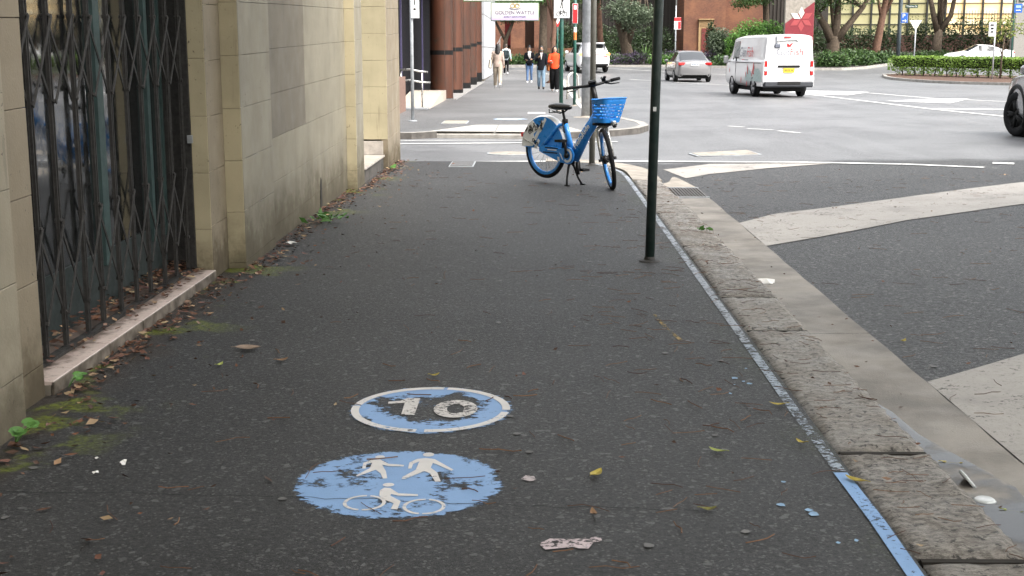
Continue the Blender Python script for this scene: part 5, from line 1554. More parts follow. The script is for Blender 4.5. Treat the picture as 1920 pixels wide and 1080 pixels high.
# ---- white delivery van
def van():
    h = math.atan2(.99, -.115)
    t = thing('delivery_van', 'white delivery van with GetFish lettering driving away', 'van', (7.83, 44.0, zroad(7.8, 44)), h)
    def sec(x, hw, zb, zr, hr, belt=1.12, e=0.0):
        return (x, [(hw * .86, zb), (hw, zb + .14), (hw * 1.005, .78), (hw * .985, belt), (hw * .945, belt + .10), (hr * 1.0, zr - .17), (hr * .93, zr - .045), (hr * .6, zr), (0, zr + .015)])
    st = [sec(-2.34, .78, .42, 1.93, .70), sec(-2.27, .845, .33, 1.98, .745), sec(-1.4, .85, .33, 1.99, .755), sec(0.0, .85, .33, 1.99, .755), sec(0.62, .85, .33, 1.985, .755), sec(1.42, .85, .33, 1.93, .74), sec(1.62, .85, .33, 1.80, .72),
          sec(2.1, .84, .33, 1.34, .70, 1.06), sec(2.28, .80, .34, 1.14, .72, 1.0), sec(2.36, .72, .42, .98, .66, .92)]
    car_shell(st, t, M['carwhite'], M['glass'], {'side_window': [(4, 4), ], 'windscreen': [(6, 5), (6, 6), (6, 7), (5, 7)]})
    under(t, 4.5, 1.6)
    for s in (1, -1):
        for x in (-1.27, 1.30):
            arch(t, x, s * .80, .33, s, dark, z=.36); wheel(t, x, s * .765, .33, .2, rimgrey, s)
    for s in (1, -1):
        lp = MB().box((-2.335, s * .755, .93), (.07, .11, .46), ch=.02).obj('tail_lamp', M['lightred'], t, world=False)
        MB().box((-2.365, s * .755, .90), (.03, .10, .13), ch=.008).obj('lamp_clear', M['signwhite'], lp, world=False)
        m = MB(); m.box((1.62, s * 1.0, 1.18), (.10, .16, .26), ch=.03); m.tube([(1.66, s * .8, 1.1), (1.64, s * .95, 1.12)], .025, 6)
        m.obj('wing_mirror', sm('mirror_grey', (0.35, 0.35, 0.35), .4), t, world=False)
    bm = sm('bumper_charcoal', (0.035, 0.038, 0.045), .5)
    MB().box((-2.34, 0, .42), (.20, 1.62, .19), ch=.04).obj('rear_bumper', bm, t, world=False)
    MB().box((-2.445, 0, .455), (.02, .75, .09), ch=.008).obj('bumper_step', dark, t, world=False)
    for s in (1, -1):
        MB().box((-2.0, s * .835, .41), (.6, .05, .14), ch=.02).obj('bumper_side', M['carwhite'], t, world=False)
    MB().box((-2.365, 0, .985), (.05, .72, .07), ch=.015).obj('tailgate_grip', M['signblack'], t, world=False)
    p = MB().box((-2.37, 0, .86), (.02, .36, .14)).obj('number_plate', plate_y, t, world=False)
    MB().box((-2.35, .08, 1.90), (.05, .22, .035)).obj('brake_lamp', M['lightred'], t, world=False)
    fr = lambda y, z, x=-2.372: face_m((x, y, z), (0, -1, 0), (0, 0, 1))
    g1 = sm('print_grey', (0.22, 0.22, 0.25), .5); r1 = sm('print_red', (0.62, 0.05, 0.05), .5)
    text('lettering', 'Get', .30, g1, t, fr(.20, 1.43, -2.346), align='CENTER', sx=.95)
    text('lettering', 'Fish', .30, r1, t, fr(-.24, 1.43, -2.346), align='CENTER', sx=.95)
    m = MB()
    for y in (-.12, -.075, -.01, .035, .09, .13): m.box((-2.381, y, .86), (.004, .026, .07))
    m.obj('plate_print', sm('plate_print', (.12, .10, .03), .5), t, world=False)
    # fish print and wiper
    m = MB(); m.prism([(.02, 1.66), (-.12, 1.74), (-.04, 1.60)], -2.350, -2.345, 0); m.prism([(-.0, 1.66), (.10, 1.72), (.08, 1.62), (.11, 1.56)], -2.350, -2.345, 0)
    m.prism([(.05, 1.70), (-.05, 1.62), (.02, 1.57), (.07, 1.62)], -2.350, -2.345, 0)
    m.obj('fish_print', r1, t, world=False)
    MB().tube([(-2.36, .42, 1.76), (-2.37, 0.1, 1.79), (-2.36, -.22, 1.80), (-2.36, -.26, 1.75)], .012, 6).obj('wiper', M['signblack'], t, world=False)
    m = MB(); m.box((-2.37, .40, 1.63), (.07, .2, .14), ch=.03); m.tube([(-2.36, .45, 1.92), (-2.38, .43, 1.7)], .018, 6); m.obj('rear_mirror', sm('mirror_grey2', (.12, .13, .16), .4), t, world=False)
    # left side: sign panel, handle groove, wave and koi print
    L = lambda x, z, y=.875: face_m((x, y, z), (-1, 0, 0), (0, -.12, 1))
    text('lettering', 'Get', .46, g1, t, L(.05, 1.42, .845), sx=1.1)
    text('lettering', 'Fish', .46, r1, t, L(-.82, 1.42, .845), sx=1.05)
    MB().box((-.7, .862, 1.09), (2.9, .012, .022)).obj('slide_rail', M['signblack'], t, world=False)
    MB().box((.75, .862, 1.2), (.06, .02, .14), ch=.008).obj('door_handle', M['signblack'], t, world=False)
    MB().box((1.15, .862, 1.2), (.10, .02, .05), ch=.008).obj('door_handle', M['signblack'], t, world=False)
    MB().box((-.05, .866, 1.18), (.3, .004, .025)).obj('print_line', r1, t, world=False)
    MB().box((-.45, .866, 1.18), (.45, .004, .025)).obj('print_line', g1, t, world=False)
    tealp = sm('print_teal', (.42, .55, .53), .4)
    m = MB()
    for (cx, rr) in ((-1.75, .5), (-.75, .42)):
        pts = [(cx + rr * math.cos(rad(a)), .50 + rr * .85 * math.sin(rad(a))) for a in range(0, 181, 15)]
        m.prism([(p[0], p[1]) for p in pts], .863, .866, 1)
    m.obj('wave_print', tealp, t, world=False)
    m = MB()
    for (x, z, s, a) in ((-.65, .88, .16, 75), (-.45, .72, .10, 60), (-1.35, .92, .2, 85), (-1.2, .78, .12, 100), (.1, .52, .1, 80), (-.6, .42, .1, 110), (1.6, .82, .08, 80)):
        d = Vector((math.cos(rad(a)), math.sin(rad(a)))); n = Vector((-d.y, d.x))
        c = Vector((x, z))
        m.prism([tuple(c + d * s), tuple(c + n * s * .35), tuple(c - d * s * .6), tuple(c - d * s + n * s * .3), tuple(c - d * s - n * s * .3), tuple(c - n * s * .35)], .868, .871, 1)
    m.obj('koi_print', r1, t, world=False)
    MB().box((.86, .858, .75), (.012, .012, 1.1)).obj('door_gap', M['signblack'], t, world=False)
van()

# ---- grey sedan
def sedan():
    h = math.atan2(1, -.045)
    t = thing('sedan', 'silver grey sedan with red tail lamps driving ahead of the van', 'car', (7.4, 63.3, zroad(7.4, 63)), h)
    def sec(x, hw, zb, belt, zr, hr):
        return (x, [(hw * .84, zb), (hw * .97, zb + .12), (hw, .58), (hw * .97, belt - .03), (hw * .93, belt + .02), (hr, zr - .07), (hr * .82, zr - .015), (0, zr + .01)])
    sg_ = sm('bright_glass', (.02, .022, .024), .05, var=.05)
    sg_.node_tree.nodes['Principled BSDF'].inputs['IOR'].default_value = 2.3
    st = [sec(-2.15, .66, .34, .80, .86, .55), sec(-2.06, .78, .25, .92, .98, .62), sec(-1.72, .85, .22, .96, 1.03, .66), sec(-.95, .87, .2, .96, 1.40, .60), sec(-.1, .87, .2, .94, 1.46, .60), sec(.35, .87, .2, .92, 1.42, .60), sec(1.05, .87, .2, .90, .98, .66), sec(1.75, .84, .2, .80, .83, .62), sec(2.1, .68, .3, .62, .64, .5)]
    car_shell(st, t, M['cargrey'], sg_, {'side_window': [(3, 4), (4, 4)], 'rear_window': [(2, 6), (2, 5)], 'windscreen': [(5, 6), (5, 5)]})
    under(t, 4.1, 1.6, .24)
    for s in (1, -1):
        for x in (-1.3, 1.28):
            arch(t, x, s * .81, .30, s, dark, z=.31); wheel(t, x, s * .785, .30, .19, rimgrey, s)
        MB().box((-2.09, s * .60, .85), (.17, .40, .14), Matrix.Rotation(rad(s * 17), 3, 'Z'), ch=.03).obj('tail_lamp', M['lightred'], t, world=False)
        MB().box((.72, s * .93, 1.0), (.12, .16, .11), ch=.03).obj('wing_mirror', M['cargrey'], t, world=False)
        MB().box((-2.10, s * .58, .48), (.04, .18, .04)).obj('reflector', M['lightred'], t, world=False)
    MB().box((-2.16, 0, .82), (.03, .38, .12)).obj('number_plate', plate_w, t, world=False)
    m = MB()
    for y in (-.13, -.085, -.02, .03, .09, .135): m.box((-2.176, y, .82), (.004, .026, .06))
    m.obj('plate_print', sm('plate_print_blue', (.1, .12, .2), .5), t, world=False)
    MB().box((-2.08, 0, .36), (.10, 1.35, .12), ch=.02).obj('diffuser', M['signblack'], t, world=False)
    MB().box((-2.11, 0, .90), (.03, .7, .02)).obj('boot_trim', M['signblack'], t, world=False)
sedan()

def suv_body(t, paint, clad=True, L=4.7, W=1.9, Hh=1.72, wheels=True, steer=0, rr=.36):
    hw0 = W / 2
    def sec(x, hw, zb, belt, zr, hr):
        return (x, [(hw * .86, zb), (hw * .98, zb + .14), (hw, .75), (hw * .98, belt - .04), (hw * .94, belt + .02), (hr, zr - .10), (hr * .85, zr - .02), (0, zr + .01)])
    h = L / 2
    st = [sec(-h, hw0 * .80, .45, .98, 1.10, hw0 * .66), sec(-h + .08, hw0 * .93, .32, 1.08, 1.30, hw0 * .70), sec(-h + .42, hw0 * .99, .28, 1.10, Hh - .06, hw0 * .72), sec(-1.2, hw0, .27, 1.10, Hh, hw0 * .74), sec(-.2, hw0, .27, 1.08, Hh, hw0 * .74), sec(.35, hw0, .27, 1.06, Hh - .06, hw0 * .72), sec(1.05, hw0, .27, 1.06, 1.14, hw0 * .76), sec(h - .5, hw0 * .97, .28, .98, 1.04, hw0 * .74), sec(h - .12, hw0 * .86, .34, .84, .90, hw0 * .66), sec(h, hw0 * .74, .45, .74, .78, hw0 * .56)]
    car_shell(st, t, paint, M['glass'], {'side_window': [(2, 4), (3, 4), (4, 4)], 'rear_window': [(1, 5), (1, 6)], 'windscreen': [(5, 5), (5, 6)]})
    under(t, L, W, .34)
    for s in (1, -1):
        for x in (-h + .95, h - .92):
            arch(t, x, s * (hw0 - .065), rr, s, dark, z=.38); wheel(t, x, s * (hw0 - .10), rr, .23, rimgrey if rr < .37 else M['signblack'], s, steer=steer if x > 0 else 0)
        MB().box((.72, s * (hw0 + .09), 1.16), (.14, .2, .16), ch=.04).obj('wing_mirror', paint, t, world=False)
def suv():
    h = math.atan2(.98, -.18)
    t = thing('white_car', 'white sport utility car turning left with amber indicator lit', 'car', (3.05, 78.3, zroad(3, 78.3)), h)
    suv_body(t, M['carwhite'])
    N = NM('amber_lamp'); N.set(Base_Color=(0.8, 0.3, 0.03), Emission_Color=(1.0, 0.42, 0.06), Emission_Strength=2.2)
    for s in (1, -1):
        MB().box((-2.30, s * .76, 1.04), (.17, .26, .15), ch=.03).obj('indicator_lamp', N.m, t, world=False)
        MB().box((-2.33, s * .62, .90), (.08, .28, .05)).obj('tail_lamp', M['lightred'], t, world=False)
    MB().box((-2.34, 0, 1.02), (.06, 1.1, .035)).obj('light_bar', M['lightred'], t, world=False)
    MB().box((-2.35, 0, .80), (.04, .40, .12)).obj('number_plate', plate_w, t, world=False)
    MB().box((-2.24, 0, .44), (.24, 1.62, .14), ch=.03).obj('bumper_trim', M['signblack'], t, world=False)
    MB().box((-2.30, 0, .60), (.14, 1.6, .07), ch=.02).obj('chrome_trim', M['silver'], t, world=False)
    MB().box((-2.18, 0, 1.69), (.3, 1.2, .04), ch=.01).obj('roof_spoiler', M['carwhite'], t, world=False)
suv()
# ---- white coupe behind the hedge, side on, nose to the left
def coupe():
    t = thing('white_coupe', 'white sports coupe parked behind the clipped hedge', 'car', (29.2, 86.4, zroad(29.2, 86.4) + .02), math.pi - .02)
    def sec(x, hw, zb, belt, zr, hr):
        return (x, [(hw * .84, zb), (hw * .97, zb + .12), (hw, .50), (hw * .97, belt - .03), (hw * .92, belt + .02), (hr, zr - .07), (hr * .82, zr - .015), (0, zr + .01)])
    st = [sec(-2.15, .7, .35, .78, .86, .6), sec(-2.02, .84, .24, .88, .95, .66), sec(-1.55, .90, .2, .90, 1.02, .66), sec(-.85, .90, .18, .88, 1.24, .58), sec(-.15, .89, .18, .86, 1.31, .58), sec(.2, .89, .18, .85, 1.28, .58), sec(.95, .89, .18, .84, .92, .66), sec(1.7, .86, .18, .74, .78, .64), sec(2.12, .66, .3, .55, .58, .48)]
    car_shell(st, t, M['carwhite'], M['glass'], {'side_window': [(3, 4), (4, 4)], 'windscreen': [(5, 5), (5, 6)], 'rear_window': [(2, 6), (2, 5)]})
    under(t, 4.1, 1.6, .22)
    for s in (1, -1):
        for x in (-1.3, 1.28):
            arch(t, x, s * .83, .32, s, dark, z=.32); wheel(t, x, s * .80, .32, .22, rimgrey, s)
        MB().box((.62, s * .94, .92), (.14, .16, .11), ch=.03).obj('wing_mirror', M['carwhite'], t, world=False)
        MB().box((-2.04, s * .66, .80), (.18, .3, .10), ch=.03).obj('tail_lamp', M['lightred'], t, world=False)
coupe()
# ---- near vehicle, mostly out of frame: front left wheel, flare and bonnet
def near_car():
    hx, hy = 0.03, 1.0
    h = math.atan2(hy, hx)
    L, W = 4.7, 1.9
    t = thing('silver_car', 'silver white car entering at right edge showing dark front wheel', 'car', (0, 0, 0), 0)
    xw, yw = L / 2 - .92, W / 2 - .10
    c = Matrix.Rotation(h, 3, 'Z') @ Vector((xw, yw, 0))
    loc = (8.50 - c.x, 22.75 - c.y, zroad(8.5, 22.7))
    t.location = loc; t.rotation_euler = (0, 0, h)
    suv_body(t, carpaint('car_dark_silver', (.26, .26, .27), .3, .22), steer=rad(14), rr=.39)
    MB().tube([(xw + .465 * math.cos(rad(a)), W / 2 - .03, .40 + .465 * math.sin(rad(a))) for a in range(-25, 206, 10)], .045, 8, flat=1.2).obj('arch_flare', M['signblack'], t, smooth=True, world=False)
    MB().box((0, W / 2 - .02, .42), (1.9, .06, .22), ch=.02).obj('sill_cladding', M['signblack'], t, world=False)
    MB().box((L / 2 - .1, 0, .42), (.25, 1.5, .3), ch=.05).obj('front_bumper_trim', M['signblack'], t, world=False)
    MB().box((L / 2 - .28, .62, .82), (.2, .3, .12), ch=.03).obj('headlamp', M['glass'], t, world=False)
near_car()
# ================================================================== blue share bicycle (x forward, y left, z up)
def bike():
    h = math.atan2(-.75, .66)
    t = thing('share_bicycle', 'blue share bicycle with front basket on its stand at the kerb', 'bicycle', (.42, 14.30, 0), h)
    B, W_, K = M['blue'], M['bwhite'], M['black']
    def o(m, n, mat, p=None, s=True): return m.obj(n, mat, p or t, smooth=s, world=False)
    RW, r = Vector((-.45, 0, .385)), .315
    def bwheel(name, c, rim, R):
        """R: matrix placing wheel axis"""
        m = MB()
        m.tube([R @ Vector((r * math.cos(a), 0, r * math.sin(a))) for a in [2 * math.pi * k / 40 for k in range(40)]], .024, 8, closed=True)
        w_ = o(m, name, M['rubber'])
        m = MB()
        Q = R @ Matrix.Rotation(rad(90), 4, 'X')
        m.lathe([(r - .018, -.017), (r - .05, -.015), (r - .056, 0), (r - .05, .015), (r - .018, .017)], 40, Q)
        o(m, 'rim', rim, w_)
        m = MB()
        for k in range(20):
            a = 2 * math.pi * k / 20; sd_ = .03 if k % 2 else -.03
            m.tube([R @ Vector((.02 * math.cos(a + .8), sd_, .02 * math.sin(a + .8))), R @ Vector(((r - .05) * math.cos(a), 0, (r - .05) * math.sin(a)))], .0016, 4)
        o(m, 'spokes', M['silver'], w_)
        m = MB(); m.lathe([(.001, -.055), (.045, -.05), (.05, -.02), (.035, 0), (.05, .02), (.045, .05), (.001, .055)], 16, Q)
        o(m, 'hub', K, w_)
        return w_
    bwheel('rear_wheel', RW, B, Matrix.Translation(RW))
    # frame
    bb_ = Vector((0, 0, .335)); head = Vector((.40, 0, .80)); st_top = Vector((-.13, 0, .70))
    m = MB(); m.tube([bb_ + Vector((.02, 0, -.03)), bb_.lerp(head, .5), head + Vector((.01, 0, .015))], [.072, .066, .060], 14, flat=.8)
    o(m, 'down_tube', B)
    m = MB(); m.tube([bb_, bb_.lerp(st_top, .6), st_top], [.034, .030, .026], 10); o(m, 'seat_tube', B)
    m = MB(); m.tube([head + Vector((.035, 0, -.10)), head + Vector((.012, 0, 0)), head + Vector((-.018, 0, .09))], [.045, .047, .04], 12); o(m, 'head_tube', B)
    m = MB(); m.tube([st_top, st_top + Vector((-.045, 0, .14))], .015, 10); o(m, 'seat_post', K)
    m = MB(); m.lathe([(.03, -.03), (.034, -.02), (.034, .02), (.03, .03)], 12, Matrix.Translation(st_top)); m.tube([st_top + Vector((0, -.04, .01)), st_top + Vector((.03, -.055, -.05)), st_top + Vector((.05, -.055, -.12))], .008, 6)
    o(m, 'seat_clamp', K)
    # saddle
    S_ = st_top + Vector((-.06, 0, .165))
    m = MB()
    for x, w_, th in ((-.13, .05, .02), (-.12, .095, .045), (-.06, .105, .055), (.0, .085, .05), (.07, .045, .045), (.13, .027, .035), (.16, .015, .02)):
        m.v += [tuple(S_ + Vector((x, w_ * math.cos(a), th * .75 * math.sin(a) - .004 * (x > .05)))) for a in [2 * math.pi * k / 14 for k in range(14)]]
    for i in range(6):
        for j in range(14): m.f.append((i * 14 + j, i * 14 + (j + 1) % 14, (i + 1) * 14 + (j + 1) % 14, (i + 1) * 14 + j))
    m.f += [tuple(range(14))[::-1], tuple(range(84, 98))]
    sd_ = o(m, 'saddle', sm('saddle_vinyl', (.008, .008, .009), .32))
    m = MB(); m.tube([S_ + Vector((-.12, .03, -.05)), S_ + Vector((0, .02, -.075)), S_ + Vector((.1, 0, -.03))], .006, 6); m.tube([S_ + Vector((-.12, -.03, -.05)), S_ + Vector((0, -.02, -.075)), S_ + Vector((.1, 0, -.03))], .006, 6)
    m.tube([S_ + Vector((-.14, -.06, -.03)), S_ + Vector((-.14, -.06, -.07)), S_ + Vector((-.14, .06, -.07)), S_ + Vector((-.14, .06, -.03))], .006, 6)
    o(m, 'saddle_rails', K, sd_)
    # rear stays (bent tubes) both sides
    for s in (-1, 1):
        m = MB()
        m.tube([RW + Vector((0, s * .065, .02)), RW + Vector((.10, s * .065, .10)), (-.235, s * .06, .60), (-.17, s * .045, .665), st_top + Vector((-.01, s * .02, -.03))], .019, 8)
        o(m, 'seat_stay', B)
        m = MB(); m.tube([RW + Vector((0, s * .065, -.01)), (-.2, s * .06, .335), (0, s * .045, .335)], .018, 8); o(m, 'chain_stay', B)
    # rear mudguard with side skirt panels
    m = MB(); a0, a1, n = rad(18), rad(178), 24
    for k in range(n + 1):
        a = a0 + (a1 - a0) * k / n; R1 = r + .055
        for y, dr in ((-.050, -.06), (-.052, -.012), (-.03, .006), (.03, .006), (.052, -.012), (.050, -.06)):
            m.v.append((RW.x + (R1 + dr) * math.cos(a), y, RW.z + (R1 + dr) * math.sin(a)))
    for k in range(n):
        for j in range(5): m.f.append((k * 6 + j, k * 6 + j + 1, (k + 1) * 6 + j + 1, (k + 1) * 6 + j))
    o(m, 'mudguard', W_)
    for s in (-1, 1):
        m = MB(); P = []
        for k in range(21):
            a = rad(20) + rad(158) * k / 20
            P.append((RW.x + (r + .045) * math.cos(a), RW.z + (r + .045) * math.sin(a)))
        P += [(RW.x - .19, RW.z + .0), (RW.x - .02, RW.z + .02), (RW.x + .15, RW.z - .01), (RW.x + .30, RW.z + .0)]
        m.prism(P, s * .049, s * .053, 1)
        pn = o(m, 'skirt_panel', B, s=False)
        # white rear field and white diagonal strokes
        yy = s * .0555
        m = MB(); Q = []
        for k in range(11):
            a = rad(118) + rad(60) * k / 10
            Q.append((RW.x + (r + .042) * math.cos(a), RW.z + (r + .042) * math.sin(a)))
        Q += [(RW.x - .17, RW.z + .02), (RW.x - .13, RW.z + .05), (RW.x - .15, RW.z + .16), (RW.x - .06, RW.z + .22)]
        m.prism(Q, min(s * .0535, yy), max(s * .0535, yy), 1)
        o(m, 'white_print', W_, pn, False)
        m = MB()
        for (x, z, L_, wd) in ((-.06, .20, .26, .045), (.005, .265, .18, .035), (-.09, .05, .12, .04)):
            d = Vector((.55, .83)); n_ = Vector((d.y, -d.x)); c = Vector((RW.x + x, RW.z + z))
            q = [c - d * L_ / 2 - n_ * wd / 2, c - d * L_ / 2 + n_ * wd / 2, c + d * L_ / 2 + n_ * wd / 2, c + d * L_ / 2 - n_ * wd / 2]
            m.prism([tuple(v) for v in q], min(s * .0535, yy), max(s * .0535, yy) + (.0004 if s > 0 else 0), 1)
        o(m, 'white_stroke', W_, pn, False)
        if s < 0:
            # black spray scribble
            m = MB(); rr_ = random.Random(5)
            for k in range(9):
                c = Vector((RW.x - .27 + .034 * k, RW.z + .185 + .012 * k))
                pts = [(c.x, -.058, c.y)]
                for q in range(4): pts.append((c.x + rr_.uniform(-.03, .035), -.058, c.y + rr_.uniform(-.055, .055)))
                m.tube(pts, .0042, 4)
            for k in range(3):
                c = Vector((RW.x - .15 + .03 * k, RW.z + .09 - .02 * k))
                m.tube([(c.x + .018 * math.cos(a), -.058, c.y + .018 * math.sin(a)) for a in [2 * math.pi * q / 8 for q in range(8)]], .004, 4, closed=True)
            o(m, 'graffiti', M['signblack'], pn)
    # rear stays of mudguard
    m = MB()
    for s in (-1, 1): m.tube([RW + Vector((0, s * .07, 0)), RW + Vector((-(r + .02), s * .055, .10))], .004, 5)
    o(m, 'mudguard_stay', M['silver'])
    m = MB(); m.box(RW + Vector((-r - .075, 0, .14)), (.03, .07, .05), ch=.01); o(m, 'rear_reflector', M['lightred'])
    # chain case (drive side = right, y negative)
    m = MB(); P = []
    for k in range(13):
        a = rad(-110) + rad(220) * k / 12
        P.append((.0 + .095 * math.cos(a), .335 + .095 * math.sin(a)))
    P += [(-.10, .405), (-.40, .43), (-.47, .41), (-.47, .36), (-.40, .335), (-.12, .255)]
    m.prism(P, -.085, -.062, 1)
    cc = o(m, 'chain_case', B, s=False)
    m = MB(); Q = []
    for k in range(14): a = rad(-130) + rad(230) * k / 13; Q.append((.078 * math.cos(a), .335 + .078 * math.sin(a)))
    for k in range(13, -1, -1): a = rad(-130) + rad(230) * k / 13; Q.append((.052 * math.cos(a), .335 + .052 * math.sin(a)))
    for i in range(13): m.prism([Q[i], Q[i + 1], Q[26 - i], Q[27 - i]], -.0885, -.0855, 1)
    m.prism([(-.09, .30), (-.06, .275), (-.10, .345), (-.13, .36)], -.0885, -.0855, 1); m.prism([(-.15, .27), (-.12, .262), (-.13, .31), (-.16, .315)], -.0885, -.0855, 1)
    o(m, 'white_stroke', W_, cc, False)
    MB().box((-.26, -.0862, .405), (.22, .002, .012)).obj('case_slot', K, cc, world=False)
    MB().box((-.28, -.0862, .352), (.24, .002, .014)).obj('case_slot', K, cc, world=False)
    MB().box((-.25, -.0865, .385), (.15, .002, .010)).obj('small_print', W_, cc, world=False)
    # cranks and pedals
    m = MB(); m.tube([(0, -.10, .335), (-.01, -.105, .43), (-.02, -.11, .50)], [.018, .014, .013], 8); m.lathe([(.001, -.02), (.03, -.018), (.03, .018), (.001, .02)], 14, Matrix.Translation((0, -.095, .335)) @ Matrix.Rotation(rad(90), 4, 'X'))
    m.tube([(0, .07, .335), (.01, .085, .25), (.02, .09, .17)], [.018, .014, .013], 8)
    o(m, 'crank', K)
    for (x, y, z) in ((-.02, -.165, .50), (.02, .145, .165)):
        m = MB()
        for dx in (-.045, .045): m.box((x + dx, y, z), (.012, .095, .028))
        for dy in (-.043, .043): m.box((x, y + dy, z), (.09, .01, .028))
        m.tube([(x, y - .055, z), (x, y + .055, z)], .009, 6)
        m.box((x, y, z), (.03, .09, .02))
        o(m, 'pedal', K, s=False)
    # double-leg stand
    m = MB(); m.box((-.03, 0, .26), (.08, .07, .06), ch=.012)
    for s in (-1, 1):
        m.tube([(-.03, s * .02, .25), (-.02, s * .045, .20), (.0, s * .085, .08), (.03, s * .115, .008)], [.018, .014, .012, .013], 8)
        m.box((.04, s * .118, .008), (.06, .03, .014))
    o(m, 'stand', K)
    m = MB(); m.tube([(.03, .04, .26), (.035, .05, .12)], .02, 8); o(m, 'stand_spring', K)
    # ---- steered front assembly
    axis_p = head; axis_d = Vector((-.30, 0, .95)).normalized()
    St = Matrix.Translation(axis_p) @ Matrix.Rotation(rad(-37), 4, axis_d) @ Matrix.Translation(-axis_p)
    FW = Vector((.56, 0, .327))
    def so(m, n, mat, p=None, s=True): return o(m.xf(St), n, mat, p, s)
    m = MB()
    bwheel('front_wheel', FW, B, St @ Matrix.Translation(FW))
    for s in (-1, 1):
        m = MB(); m.tube([head + Vector((.055, s * .0, -.12)), head + Vector((.065, s * .055, -.15)), (.515, s * .062, .50), (FW.x - .005, s * .068, FW.z)], [.02, .02, .017, .013], 8)
        so(m, 'fork_blade', M['silver'])
        m = MB(); m.lathe([(.001, -.018), (.016, -.016), (.016, .016), (.001, .018)], 10, Matrix.Translation((FW.x, s * .082, FW.z)) @ Matrix.Rotation(rad(90), 4, 'X'))
        so(m, 'axle_nut', K)
    m = MB(); m.tube([head + Vector((-.015, 0, .08)), head + Vector((-.05, 0, .20)), head + Vector((-.085, 0, .31))], [.032, .03, .028], 10); so(m, 'stem', K)
    hb = head + Vector((-.085, 0, .32))
    m = MB(); m.tube([hb + Vector((-.06, -.30, .005)), hb + Vector((-.03, -.17, .0)), hb + Vector((.01, -.07, -.005)), hb + Vector((.02, 0, -.005)), hb + Vector((.01, .07, -.005)), hb + Vector((-.03, .17, 0)), hb + Vector((-.06, .30, .005))], [.013, .014, .017, .02, .017, .014, .013], 8)
    hbo = so(m, 'handlebar', K)
    for s in (-1, 1):
        m = MB(); m.tube([hb + Vector((-.04, s * .21, .002)), hb + Vector((-.062, s * .315, .006))], [.0185, .0175], 10); so(m, 'grip', M['rubber'], hbo)
        m = MB(); m.tube([hb + Vector((-.02, s * .15, -.01)), hb + Vector((.035, s * .20, -.025)), hb + Vector((.03, s * .29, -.03))], [.011, .008, .006], 6); m.box(hb + Vector((-.022, s * .16, -.005)), (.04, .035, .035), ch=.006); so(m, 'brake_lever', K, hbo)
    m = MB(); m.box(hb + Vector((-.01, .13, .03)), (.035, .045, .04), ch=.006); m.ball(hb + Vector((0, .145, .055)), (.02, .02, .013)); m.tube([hb + Vector((-.02, .10, .045)), hb + Vector((-.02, .12, .06))], .005, 5); so(m, 'bell', K, hbo)
    m = MB(); m.box(hb + Vector((.01, 0, .02)), (.09, .085, .055), ch=.015); so(m, 'control_unit', K, hbo)
    # basket: four slotted walls with cells
    bz0, bz1 = .72, .965
    c0, c1 = .52, .56
    def ringp(u, z):
        t_ = (z - bz0) / (bz1 - bz0)
        cx = c0 + (c1 - c0) * t_
        hx, hy = .095 + .030 * t_, .135 + .045 * t_
        P = []
        for k in range(56):
            a = 2 * math.pi * k / 56
            ca, sa = math.cos(a), math.sin(a)
            e = .42
            P.append(Vector((cx + hx * abs(ca) ** e * (1 if ca > 0 else -1), hy * abs(sa) ** e * (1 if sa > 0 else -1), z)))
        return P
    rows = 15
    R_ = [ringp(0, bz0 + (bz1 - bz0) * i / rows) for i in range(rows + 1)]
    for i, ring_ in enumerate(R_):                     # raised lip at the front corners
        if i == rows:
            for p in ring_: p.z += .018 * max(0, (p.x - .56) / .12)
    m = MB(); m.v = [tuple(p) for rg in R_ for p in rg]
    for i in range(rows):
        for j in range(56):
            if 3 <= i <= 11 and i % 2 == 1 and (j + (i // 2 % 2) * 2) % 4 != 0: continue
            m.f.append((i * 56 + j, i * 56 + (j + 1) % 56, (i + 1) * 56 + (j + 1) % 56, (i + 1) * 56 + j))
    m.f.append(tuple(range(56))[::-1])
    bo = o(m, 'basket', B, s=False)
    sol = bo.modifiers.new('thick', 'SOLIDIFY'); sol.thickness = .006
    m = MB(); m.tube(R_[rows], .008, 6, closed=True); o(m, 'basket_rim', B, bo)
    m = MB(); m.box((.50, 0, .70), (.2, .2, .03), ch=.01); m.tube([(.42, 0, .74), (.56, 0, .69)], .02, 6); o(m, 'basket_bracket', K, bo)
    m = MB(); m.box((.635, 0, .715), (.05, .05, .055), ch=.01); lamp = o(m, 'front_lamp', M['silver'], bo, False)
    m = MB(); m.lathe([(.001, .012), (.022, .008), (.024, -.012)], 14, Matrix.Translation((.655, 0, .69)) @ Matrix.Rotation(rad(90), 4, 'Y')); o(m, 'front_reflector', M['signblack'], bo)
    # lettering on the down tube, right-hand side
    d = (head - bb_).normalized()
    mid = bb_.lerp(head, .47) + Vector((.005, -.0550, .0))
    Mx = face_m(mid, d, Vector((-d.z, 0, d.x)))
    text('lettering', 'HelloRide', .085, M['signwhite'], t, Mx, extrude=.004)
bike()

